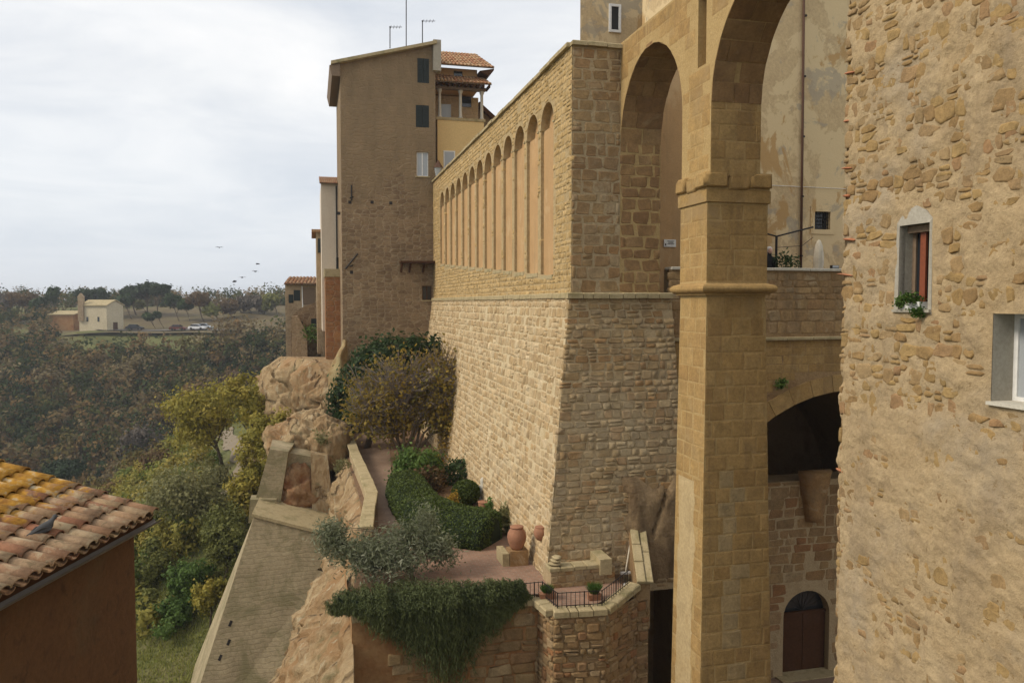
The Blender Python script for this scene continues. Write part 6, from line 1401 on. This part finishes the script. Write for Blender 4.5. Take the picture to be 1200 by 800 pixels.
# ------------------------------------------------------------------ garden planting
def bush(name, label, blobs, leaf, ncl, per, sig, size, asp=1.6, base=None, cat='bush', shell=.75, group=None):
    base = base or Vector((blobs[0][0][0], blobs[0][0][1], ZT)); return tree(name, label, base, blobs, leaf, ncl, per, sig, size, .05, asp, cat, group, nbr=8, shell=shell, seed=len(label))
def gp_(px, py, s_): return tuple(H(px, py, s=s_))
# clipped hedge
hc = cr([(35.2, 3.95, 0), (32.5, 3.9, 0), (29.6, 4.2, 0), (27.8, 5.0, 0), (26.9, 6.2, 0)], 12); hv = []; pr = [(-1, 0), (-1.06, .3), (-1.0, .65), (-.8, .9), (-.45, 1.02), (0, 1.06), (.45, 1.02), (.8, .9), (1.0, .65), (1.06, .3), (1, 0)]
for i, p in enumerate(hc):
    d = (hc[min(i + 1, len(hc) - 1)] - hc[max(i - 1, 0)]).normalized(); sd_ = Vector((-d.y, d.x, 0)); e_ = min(1, .35 + i / 4, .35 + (len(hc) - 1 - i) / 4); hw = (.75 + .35 * i / len(hc)) * e_
    for x, z in pr:
        q = p + sd_ * x * hw; P3 = W(q.x, q.y, ZT + z * 1.0 * (.75 + .25 * e_)); hv.append(P3 + Vector((noise.noise(P3 * 1.4), noise.noise(P3 * 1.4 + Vector((5, 5, 5))), noise.noise(P3 * 1.1 + Vector((9, 0, 0))))) * .09)
k = len(pr); fs = [(i * k + q, i * k + q + 1, (i + 1) * k + q + 1, (i + 1) * k + q) for i in range(len(hc) - 1) for q in range(k - 1)]; fs += [(0,) + tuple(range(k - 1, 0, -1))]; fs2 = [f for f in fs if len(f) == 4]
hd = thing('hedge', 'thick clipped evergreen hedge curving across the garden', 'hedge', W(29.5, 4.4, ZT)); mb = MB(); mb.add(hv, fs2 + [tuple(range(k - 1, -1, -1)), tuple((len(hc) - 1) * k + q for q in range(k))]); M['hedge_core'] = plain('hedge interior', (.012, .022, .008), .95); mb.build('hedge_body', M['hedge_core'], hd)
def scatter(vs_, faces, n, off=.03):
    V = np.array([tuple(p) for p in vs_]); Fq = np.array(faces); a, b, c, d = (V[Fq[:, i]] for i in range(4)); ar = np.linalg.norm(np.cross(c - a, d - b), axis=1); pk = RNG.choice(len(Fq), n, p=ar / ar.sum()); u, w_ = RNG.random((2, n, 1))
    p = (a[pk] * (1 - u) + b[pk] * u) * (1 - w_) + (d[pk] * (1 - u) + c[pk] * u) * w_; nr = np.cross(c - a, d - b)[pk]; nr /= np.linalg.norm(nr, axis=1)[:, None] + 1e-9; return p, nr
p, nr = scatter(hv, fs2, 26000); cen = V_ = None
nr *= np.sign((nr * (p - np.array([np.mean([q[i] for q in hv]) for i in range(3)]))).sum(1))[:, None]
v, f_ = leaf_quads(p + RNG.normal(size=p.shape) * .025, .05, 2.0); np_mesh('leaves', v, f_, LM['hedge'], rnd=np.clip(RNG.random(len(p)), 0, 1), parent=hd)
def ball(label, c, r, n, leaf='hedge', name='topiary_ball'):
    t = thing(name, label, 'bush', Vector((c[0], c[1], ZT))); d = RNG.normal(size=(n, 3)); d /= np.linalg.norm(d, axis=1)[:, None]; p = np.array(c) + d * np.array(r) * RNG.uniform(.9, 1.02, (n, 1)); v, f_ = leaf_quads(p, .06, 1.8); np_mesh('leaves', v, f_, LM[leaf], parent=t)
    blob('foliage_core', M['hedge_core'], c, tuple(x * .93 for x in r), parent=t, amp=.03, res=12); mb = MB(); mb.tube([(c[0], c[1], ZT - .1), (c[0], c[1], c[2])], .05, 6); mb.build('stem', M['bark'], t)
p = ST(H(547, 592, z=ZT)); ball('round clipped ball bush beside the hedge', tuple(W(p[0] + .2, p[1], ZT + .5)), (.58, .58, .52), 5000)
bush('shrub', 'dark leafy shrub low behind the clipped ball', [(gp_(536, 556, 36.5), (1.0, .8, .55))], 'dark_green', 60, 40, .16, .10)
bush('shrub', 'dense dark green shrub against the arcaded wall base', [(gp_(567, 545, 36.5), (.75, .75, .9)), (gp_(566, 562, 36.5), (.7, .7, .6))], 'dark_green', 70, 45, .16, .10)
bush('shrub', 'mid green round shrub beside the garden path', [(gp_(488, 548, 36), (1.0, .9, .9)), (gp_(478, 560, 36), (.7, .7, .6))], 'mid_green', 80, 50, .18, .11)
bush('shrub', 'brownish yellow shrub next to the round green one', [(gp_(503, 562, 35), (.7, .6, .55))], 'rust', 45, 35, .16, .09)
bush('shrub', 'tall sparse yellow shrub near the arcaded wall', [(gp_(545, 512, 41), (1.1, 1.0, 1.3)), (gp_(535, 530, 41), (.8, .8, .8))], 'yellow', 60, 16, .25, .10)
bush('flowering_vine', 'purple flowering vine climbing the base of the arcaded wall', [(gp_(588, 572, 31.5), (.3, .2, .38)), (gp_(584, 586, 31.5), (.2, .2, .3))], 'purple', 30, 18, .07, .08, cat='vine')
bush('shrub', 'small green plant under the purple vine', [(gp_(583, 594, 30.5), (.45, .35, .3))], 'mid_green', 30, 25, .1, .09)
bush('shrub', 'dry grassy tuft beside the terracotta jar', [(gp_(598, 608, 28), (.35, .35, .45))], 'grey_green', 40, 25, .12, .07, 3.5)
bush('shrub', 'yellow flowering plant beside the clipped ball', [(gp_(530, 588, 31.5), (.2, .2, .3))], 'yellow', 25, 20, .08, .07)
# evergreen (ivy mass) and the autumn tree
tree('evergreen_tree', 'dark glossy evergreen rising by the tower house corner', W(46.5, 3.0, ZT), [(gp_(462, 418, 47), (1.9, 1.5, 1.2)), (gp_(425, 452, 47), (1.4, 1.3, 1.6)), (gp_(408, 474, 47), (1.0, 1.1, 1.3)), (gp_(445, 432, 47), (1.6, 1.3, 1.4)), (gp_(492, 412, 47.5), (1.3, 1.0, .8)), (gp_(418, 492, 46.5), (.9, .9, .7))], 'dark_green', 210, 50, .26, .17, .2, 1.5, seed=5, shell=.6)
at_ = thing('autumn_tree', 'half bare garden tree with grey twigs and yellow leaves', 'tree', W(41.5, 4.6, ZT)); rgq = random.Random(8); mb = MB(); tw = MB(); base = W(41.5, 4.7, ZT); tips = []
blb = [(gp_(470, 462, 43), (2.9, 1.8, 2.3)), (gp_(520, 455, 42), (1.8, 1.5, 2.2)), (gp_(440, 482, 42), (1.5, 1.3, 1.7)), (gp_(530, 480, 42), (1.3, 1.2, 1.6))]
cc, _ = clumps(blb, 620, 1, .1, .15)
mains = []
for i in range(9):
    a = i * .7 + .3; tip = Vector(cc[rgq.randrange(len(cc))]); st = base + Vector((math.cos(a), math.sin(a), 0)) * .35; mid = st * .55 + tip * .45 + UP * .5; mb.tube([st - UP * .2, mid, tip], [.09, .06, .02], 6); mains.append((st, mid, tip))
for c_ in cc:
    c_ = Vector(c_); m_ = min(mains, key=lambda q: min((q[1] - c_).length, (q[2] - c_).length)); u = rgq.uniform(.3, 1); st = m_[1] * (1 - u) + m_[2] * u; mid = (st + c_) / 2 + Vector((rgq.uniform(-1, 1), rgq.uniform(-1, 1), rgq.uniform(-.3, .8))) * .25
    tw.tube([st, mid, c_, c_ + (c_ - mid).normalized() * .4 + UP * .2], [.026, .02, .014, .008], 3, cap=False)
    for _ in range(3): e_ = c_ + Vector((rgq.uniform(-1, 1), rgq.uniform(-1, 1), rgq.uniform(-.4, 1))) * .65; tw.tube([mid, (c_ + e_) / 2, e_], [.016, .012, .008], 3, cap=False)
mb.build('trunk', M['bark'], at_, smooth=True); M['twig'] = plain('grey twigs', (.23, .19, .165), .9); tw.build('twigs', M['twig'], at_)
pts = np.concatenate([np.array([tuple(Vector(c_) + Vector((rgq.gauss(0, .3), rgq.gauss(0, .3), rgq.gauss(0, .3)))) for _ in range(24)]) for c_ in cc if rgq.random() < (.95 if Vector(c_).z < -5.0 else .55)]); v, f_ = leaf_quads(pts, .14, 1.4); np_mesh('leaves', v, f_, leaf_mat('fading leaves', [(.14, .14, .035), (.20, .17, .04), (.30, .21, .035), (.18, .14, .045), (.50, .34, .045)], .4, .6, .5), parent=at_)
# silvery shrub and trailing rosemary over the terrace wall
tree('olive_shrub', 'silvery olive shrub spilling over the terrace edge above the rosemary', W(23.4, 3.0, ZT), [(gp_(475, 635, 24.2), (.95, .7, .42)), (gp_(430, 648, 23.6), (.9, .7, .38)), (gp_(512, 645, 24.0), (.5, .5, .38)), (gp_(390, 632, 24.2), (.4, .6, .5)), (gp_(500, 612, 24.6), (.3, .4, .45)), (gp_(450, 657, 23.2), (1.2, .5, .3))], 'silver', 240, 60, .19, .042, .07, 3.4, 'bush', seed=4, nbr=46, shell=.15)
ro = thing('trailing_rosemary', 'dark green trailing rosemary cascading down the terrace wall', 'bush', W(21.6, 3.5, ZT))
def xs(a, pts): return np.interp(a, [p[0] for p in pts], [p[1] for p in pts])
prof_ = [(395, 700), (405, 718), (415, 708), (435, 728), (462, 752), (480, 764), (498, 782), (510, 797), (528, 805), (542, 797), (552, 779), (564, 755), (582, 737), (600, 719), (615, 706)]
BOT = [(ST(H(a, b, s=21.0))[1], H(a, b, s=21.0).z) for a, b in prof_]; BUL = [(.5, .15), (1.5, .45), (3.5, .6), (4.6, .4), (5.7, .1)]
ns, m_ = 1900, 46; T_ = RNG.uniform(.5, 5.75, ns); lobe = np.array([noise.noise(Vector((t * 2.6, 3, 0))) for t in T_]); bot = xs(T_, BOT); L = RNG.uniform(.1, 1.06, ns) ** .7; zend = -8.1 + (bot + 8.1) * L * (1 + .18 * lobe)
s_in = RNG.uniform(0, 1.0, ns) * (.5 + 1.2 * np.clip(1 - np.abs(T_ - 2.4) / 2.8, 0, 1)); zt0 = -7.98 + .16 * lobe + RNG.normal(size=ns) * .05; bul = xs(T_, BUL) * RNG.uniform(.55, 1.15, ns) * (1 + .5 * lobe); drift = RNG.normal(size=ns) * .16
u = RNG.random((ns, m_)); k1 = .28; a1 = np.clip(u / k1, 0, 1); a2 = np.clip((u - k1) / (1 - k1), 0, 1)
S_ = 21.35 + (s_in[:, None] * (1 - a1)) - bul[:, None] * np.sin(np.minimum(1, a1 * .6 + a2 * .9) * math.pi * .62); Z_ = zt0[:, None] + .10 * np.sin(a1 * math.pi) - .1 * a1 + (zend - zt0)[:, None] * a2 ** 1.25; TT = T_[:, None] + drift[:, None] * a2 + RNG.normal(size=u.shape) * .018
c_ = np.stack([wv.x * S_ + nv.x * TT, wv.y * S_ + nv.y * TT, Z_], -1).reshape(-1, 3) + RNG.normal(size=(ns * m_, 3)) * .022
dirs = np.stack([-wv.x * (1 - a2) * .6, -wv.y * (1 - a2) * .6, .25 * (1 - a1) - a2 - .1], -1).reshape(-1, 3); dirs /= np.linalg.norm(dirs, axis=1)[:, None] + 1e-6
v, f_ = leaf_quads(c_, .024, 5.0, dirs, .75); lo = np.clip((.30 + .45 * lobe)[:, None] + .45 * a2 ** 2 + RNG.normal(size=u.shape) * .12 + RNG.random((ns, 1)) * .3, 0, 1).ravel(); np_mesh('sprays', v, f_, LM['rosemary'], rnd=lo, parent=ro)
mb = MB(); g = 40
for i in range(g + 1):
    t = .6 + i / g * 5.0; bt_ = -8.1 + (float(xs(np.array([t]), BOT)[0]) + 8.1) * .62; bl2 = .5 * float(xs(np.array([t]), BUL)[0])
    for (u, so, z) in ((0, 2.0, ZT), (0, 1.4, -8.2), (0, .3, -8.12), (0, -bl2 * .5, -8.25), (0, -bl2, (-8.2 + bt_) / 2), (0, -bl2 * .5, bt_ + .15), (0, .06, bt_)): mb.v.append(tuple(W(21.3 + so * (1 if so < 1 else .7), t, z)))
for i in range(g):
    for q in range(6): a = i * 7 + q; mb.f.append((a, a + 1, a + 8, a + 7)); mb.r.append(.5)
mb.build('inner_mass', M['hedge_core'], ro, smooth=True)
# planters with grassy plants
for k, (px, py, lb_) in enumerate(((641, 699, 'terracotta trough with short bright green plant behind the railing'), (696, 706, 'terracotta trough with tall bright green grassy plant behind the railing'))):
    b = H(px, py, s=21.35 if k == 0 else 20.95); b.z = ZT + .02; t = thing('planter', lb_, 'planter', b); mb = MB(); hw = .24 if k == 0 else .19
    mb.hexa([b + nv * x * hw * q + wv * y * .11 * q + UP * z for z, q in ((0, .85), (.17, 1)) for x, y in ((-1, -1), (1, -1), (1, 1), (-1, 1))]); mb.build('trough', M['terracotta'], t); n = 500; h = .3 if k == 0 else .45
    a = RNG.uniform(0, 6.28, n); lean = RNG.uniform(.1, .7, n); r_ = RNG.uniform(0, .12, n); dirs = np.stack([np.cos(a) * lean, np.sin(a) * lean, np.ones(n)], 1); ln = RNG.uniform(.3, 1, (n, 1)) * h; c_ = np.array(b) + np.array([0, 0, .16]) + np.stack([np.cos(a) * r_, np.sin(a) * r_, 0 * a], 1) + dirs * ln * .5; v, f_ = leaf_quads(c_, np.full(n, .02), 12.0, dirs, .12); np_mesh('grass_leaves', v, f_, LM['bright_green'], parent=t)
# small plants on masonry and rock
for nm, lb_, px, py, s_, r_, lf in (('wall_plant', 'small green fern growing from the vault wall', 915, 449, 23.9, .22, 'mid_green'), ('wall_plant', 'low green plant on the terrace behind the coping', 922, 308, 24.6, .4, 'dark_green'), ('wall_plant', 'green tuft on the rock ledge beside the stepped block', 379, 512, 44, .5, 'grey_green'), ('wall_plant', 'yellow green tuft on the tufa cliff below the garden', 372, 762, 24.5, .28, 'yellow_green'), ('wall_plant', 'round green bush beside the lower stone house', 369, 390, 69, .9, 'mid_green'), ('wall_plant', 'grey green bush clinging to the cliff under the far houses', 343, 458, 62, .6, 'grey_green'), ('wall_plant', 'dry tuft on the parapet rock above the cliff', 402, 545, 40, .4, 'grey_green')):
    p = H(px, py, s=s_); t = thing(nm, lb_, 'plant', p - UP * r_); cc, q = clumps([(tuple(p), (r_, r_ * .7, r_ * .7))], 16, 24, r_ * .25, .4); v, f_ = leaf_quads(q, max(.05, r_ * .14), 2.2); np_mesh('leaves', v, f_, LM[lf], parent=t)
# flower box on the right-hand house window
fb_ = thing('window_plant', 'green and pink potted plant on the narrow window sill', 'plant', W(11.0, TR - .02, -.1)); mb = MB(); mb.stbox(10.78, 11.2, TR - .06, TR + .1, -.098, .02); mb.build('trough', M['white'], fb_); cc, q = clumps([(tuple(W(10.9, TR - .07, .06)), (.2, .08, .10)), (tuple(W(10.75, TR - .1, -.12)), (.10, .06, .10)), (tuple(W(11.15, TR - .05, .02)), (.1, .07, .09))], 40, 22, .035, .3); v, f_ = leaf_quads(q, .035, 1.6); np_mesh('leaves', v, f_, LM['bright_green'], parent=fb_)
cc, q = clumps([(tuple(W(10.95, TR - .12, .05)), (.15, .05, .07))], 8, 8, .02, .3); v, f_ = leaf_quads(q, .03, 1.2); np_mesh('flowers', v, f_, leaf_mat('orange pink flowers', [(.45, .18, .05), (.5, .28, .1)]), parent=fb_)

# ------------------------------------------------------------------ person on the terrace
M['skin'] = plain('skin', (.52, .32, .24), .6, var=.15); M['jacket'] = plain('black jacket', (.012, .012, .014), .8); M['hair'] = plain('white hair', (.62, .58, .52), .8)
hp = H(901, 300, s=24.95); hx, hy = hp.x, hp.y; zf = .2; pe = thing('person', 'person with white hair in a black jacket standing behind the terrace coping', 'person', Vector((hx, hy, zf)))
me = bpy.data.meshes.new('body'); f2, s2 = wv, nv; B = Vector((hx, hy, zf)) - WL[pe.name]
J = [(0, 0, .92, .15), (0, 0, 1.15, .145), (0, .02, 1.36, .15), (0, .03, 1.46, .055), (0, .05, 1.56, .085), (0, .06, 1.68, .09), (.17, .02, 1.36, .065), (.22, .0, 1.1, .045), (.20, .12, .95, .035), (-.17, .02, 1.36, .065), (-.22, 0, 1.1, .045), (-.20, .12, .95, .035), (.09, 0, .88, .085), (.10, .02, .48, .06), (.10, 0, .08, .04), (.10, .14, .03, .035), (-.09, 0, .88, .085), (-.10, .02, .48, .06), (-.10, 0, .08, .04), (-.10, .14, .03, .035)]
E_ = [(0, 1), (1, 2), (2, 3), (3, 4), (4, 5), (2, 6), (6, 7), (7, 8), (2, 9), (9, 10), (10, 11), (0, 12), (12, 13), (13, 14), (14, 15), (0, 16), (16, 17), (17, 18), (18, 19)]
me.from_pydata([tuple(B + s2 * x + f2 * -y + UP * z) for x, y, z, r in J], E_, []); bo_ = bpy.data.objects.new('body', me); COL.objects.link(bo_); bo_.parent = pe; bo_.modifiers.new('skin', 'SKIN')
for i, j in enumerate(J): me.skin_vertices[0].data[i].radius = (j[3], j[3])
me.skin_vertices[0].data[0].use_root = True; bo_.modifiers.new('sub', 'SUBSURF').render_levels = 2; bo_.modifiers['sub'].levels = 1; me.materials.append(M['jacket'])
blob('face', M['skin'], Vector((hx, hy, zf + 1.62)) - f2 * .06, (.082, .10, .115), parent=pe, amp=.03, res=10); blob('hair', M['hair'], Vector((hx, hy, zf + 1.67)) + f2 * .0, (.11, .115, .11), parent=pe, amp=.12, res=12, seed=2)

# ------------------------------------------------------------------ chapel, cars and birds
YC = 206.0; ch = thing('chapel', 'small pale stone chapel with bell gable on the far plateau', 'chapel', Vector((H(110, 380, Y=YC).x, YC, ground_z(H(110, 380, Y=YC).x, YC)))); M['chapelw'] = rough_mat('pale chapel stone', [(.48, .42, .31), (.56, .5, .38)], .3, bump=.3, bd=.03, bsc=3)
x0, x1, x2 = H(89, 370, Y=YC).x, H(125, 370, Y=YC).x, H(133.5, 370, Y=YC).x; zt_ = H(100, 358, Y=YC).z; zb_ = ground_z(x1, YC) - 2.5; zr_ = H(100, 355, Y=YC).z
mb = MB(); xm = (x1 + x2) / 2; P_ = [(x1, YC, zb_), (x2, YC + 5, zb_), (x2, YC + 5, zt_), ((x1 + x2) / 2, YC + 2.5, zt_ + 1.3), (x1, YC, zt_)]; D = Vector((x0 - x1, 1.5, 0)); k = 5
mb.add([Vector(p) for p in P_] + [Vector(p) + D for p in P_], [tuple(range(k)), tuple(range(2 * k - 1, k - 1, -1))] + [(i, (i + 1) % k, k + (i + 1) % k, k + i) for i in range(k)]); mb.build('nave', M['chapelw'], ch)
mb = MB(); A_, B_, C_ = (Vector(P_[4]) + Vector((.3, -.4, -.1)), Vector(P_[3]) + Vector((.3, 0, 0)), Vector(P_[2]) + Vector((.3, .4, -.1))); mb.hexa([A_, B_, B_ + D, A_ + D] + [q + UP * .25 for q in (A_, B_, B_ + D, A_ + D)]); mb.hexa([B_, C_, C_ + D, B_ + D] + [q + UP * .25 for q in (B_, C_, C_ + D, B_ + D)]); mb.build('roof', M['coping'], ch)
gx_ = H(92, 350, Y=YC).x; mb = MB(); q = Vector((gx_, YC + 1.2, 0)); mb.hexa([q + Vector((a, b, zt_ - 4)) for a, b in ((-.7, -.4), (.7, -.4), (.7, .4), (-.7, .4))] + [q + Vector((a, b, zt_ + 2.2)) for a, b in ((-.7, -.4), (.7, -.4), (.7, .4), (-.7, .4))]); mb.add([q + Vector((a, b, c)) for a, b, c in ((-.8, -.5, zt_ + 2.2), (.8, -.5, zt_ + 2.2), (0, -.5, zt_ + 3.2), (-.8, .5, zt_ + 2.2), (.8, .5, zt_ + 2.2), (0, .5, zt_ + 3.2))], [(0, 1, 2), (5, 4, 3), (0, 3, 4, 1), (1, 4, 5, 2), (2, 5, 3, 0)]); mb.build('bell_gable', M['tanwall'], ch)
for wx in (.3, .7):
    mb = MB(); q = Vector(P_[0]) + D * wx + UP * (zt_ - zb_) * .62; mb.obox(q + Vector((0, -.03, 0)), D.normalized(), UP, D.normalized().cross(UP), .25, .6, .06); mb.build('window', M['glass'], ch)
mb = MB(); q = (Vector(P_[0]) + Vector(P_[1])) / 2 + UP * (zt_ - zb_) * .4; d_ = (Vector(P_[1]) - Vector(P_[0])).normalized(); mb.obox(q, d_, UP, d_.cross(UP), .7, 1.2, .08); mb.build('door', M['wood_dark'], ch)
cg = thing('farmhouse', 'low reddish outbuilding half hidden left of the chapel', 'house', Vector((H(78, 370, Y=214).x, 214, ground_z(H(78, 370, Y=214).x, 214)))); b = WL[cg.name]; mb = MB(); mb.obox(b + UP * 2.2, Vector((1, 0, 0)), Vector((0, 1, 0)), UP, 3.2, 2.5, 2.4); mb.build('wall', M['redmud'], cg); mb = MB(); mb.hexa([b + Vector(q) for q in ((-3.6, -2.9, 4.5), (3.6, -2.9, 4.5), (3.6, 2.9, 5.4), (-3.6, 2.9, 5.4), (-3.6, -2.9, 4.7), (3.6, -2.9, 4.7), (3.6, 2.9, 5.6), (-3.6, 2.9, 5.6))]); mb.build('roof', M['coping'], cg)
def car(label, px, Y, col, L=4.2):
    x = H(px, 385, Y=Y).x; z = ground_z(x, Y) + .5; b = Vector((x, Y, z)); t = thing('parked_car', label, 'car', b, 'cars parked on the far plateau'); mat = plain('car paint ' + label[:12], col, .3, var=.05); w_ = .85
    def sec(pr, wd, mat_, nm):
        mb = MB(); k = len(pr); mb.add([b + Vector((a, -wd, c)) for a, c in pr] + [b + Vector((a, wd, c)) for a, c in pr], [tuple(range(k)), tuple(range(2 * k - 1, k - 1, -1))] + [(i, (i + 1) % k, k + (i + 1) % k, k + i) for i in range(k)]); mb.build(nm, mat_, t)
    h = L / 2; sec([(-h, .3), (h, .3), (h, .62), (h * .55, .88), (-h * .9, .92), (-h, .7)], w_, mat, 'body'); sec([(-h * .8, .92), (h * .5, .88), (h * .15, 1.4), (-h * .55, 1.42)], w_ * .9, M['glass'], 'cabin_glass'); sec([(-h * .56, 1.40), (h * .16, 1.39), (h * .12, 1.46), (-h * .5, 1.47)], w_ * .88, mat, 'roof')
    for a in (-.6, .6):
        for yy in (-w_, w_): q = MB(); q.tube([b + Vector((a * h, yy - .1, .32)), b + Vector((a * h, yy + .1, .32))], .32, 12); q.build('wheel', M['iron'], t)
car('white car parked by the roadside on the far plateau', 231, 207.5, (.75, .75, .75)); car('dark car parked nearest the chapel on the far plateau', 158, 208.5, (.03, .03, .035)); car('silver car parked behind the white car', 240, 210.5, (.5, .52, .55)); car('dark red car parked left of the white car', 209, 208, (.12, .03, .025))
M['bird'] = plain('dark plumage', (.03, .03, .032), .8)
for i, (px, py, d, tilt, lb_) in enumerate(((275, 330, 70, .5, 'dark bird with lowered wings flying lowest over the valley'), (284, 325, 75, .2, 'small bird gliding level just above the lowest flyer'), (299, 318, 80, .35, 'small bird gliding beside the town'), (302, 309, 78, -.4, 'bird with raised wings flying near the tan house'), (257, 290, 85, .3, 'bird flying highest and alone over the valley'))):
    c_ = H(px, py, Y=d); t = thing('bird', lb_, 'bird', c_, 'birds flying over the valley'); mb = MB(); dr_ = Vector((math.cos(i * 1.3), math.sin(i * 1.3), .1)); mb.tube([c_ - dr_ * .22, c_ - dr_ * .1, c_ + dr_ * .08, c_ + dr_ * .18], [.01, .05, .055, .015], 8); mb.build('body', M['bird'], t, smooth=True); sdv = dr_.cross(UP).normalized()
    for g in (-1, 1):
        mb = MB(); q = [c_ + dr_ * .08, c_ + dr_ * .1 + sdv * g * .2 + UP * .10 * tilt * 2, c_ - dr_ * .02 + sdv * g * .42 + UP * .05 * tilt, c_ - dr_ * .06 + sdv * g * .2 + UP * .08 * tilt * 2, c_ - dr_ * .1]; mb.add(q + [p + UP * .012 for p in q], [(0, 1, 2, 3, 4), (9, 8, 7, 6, 5)] + [(k, (k + 1) % 5, 5 + (k + 1) % 5, 5 + k) for k in range(5)]); mb.build('wing', M['bird'], t)

# ------------------------------------------------------------------ haze in the valley air
mb = MB(); mb.hexa([(-950, -200, -56), (950, -200, -56), (950, 1950, -56), (-950, 1950, -56), (-950, -200, 27), (950, -200, 27), (950, 1950, 27), (-950, 1950, 27)])
hm = bpy.data.materials.new('valley air'); hm.use_nodes = True; nt = hm.node_tree; nt.nodes.clear(); pv_ = nd(nt, 'ShaderNodeVolumePrincipled', {'Color': (.84, .88, .94, 1), 'Density': .0004, 'Anisotropy': .2}); nt.links.new(pv_.outputs[0], nd(nt, 'ShaderNodeOutputMaterial').inputs['Volume'])
mb.build('haze', hm, kind='stuff')
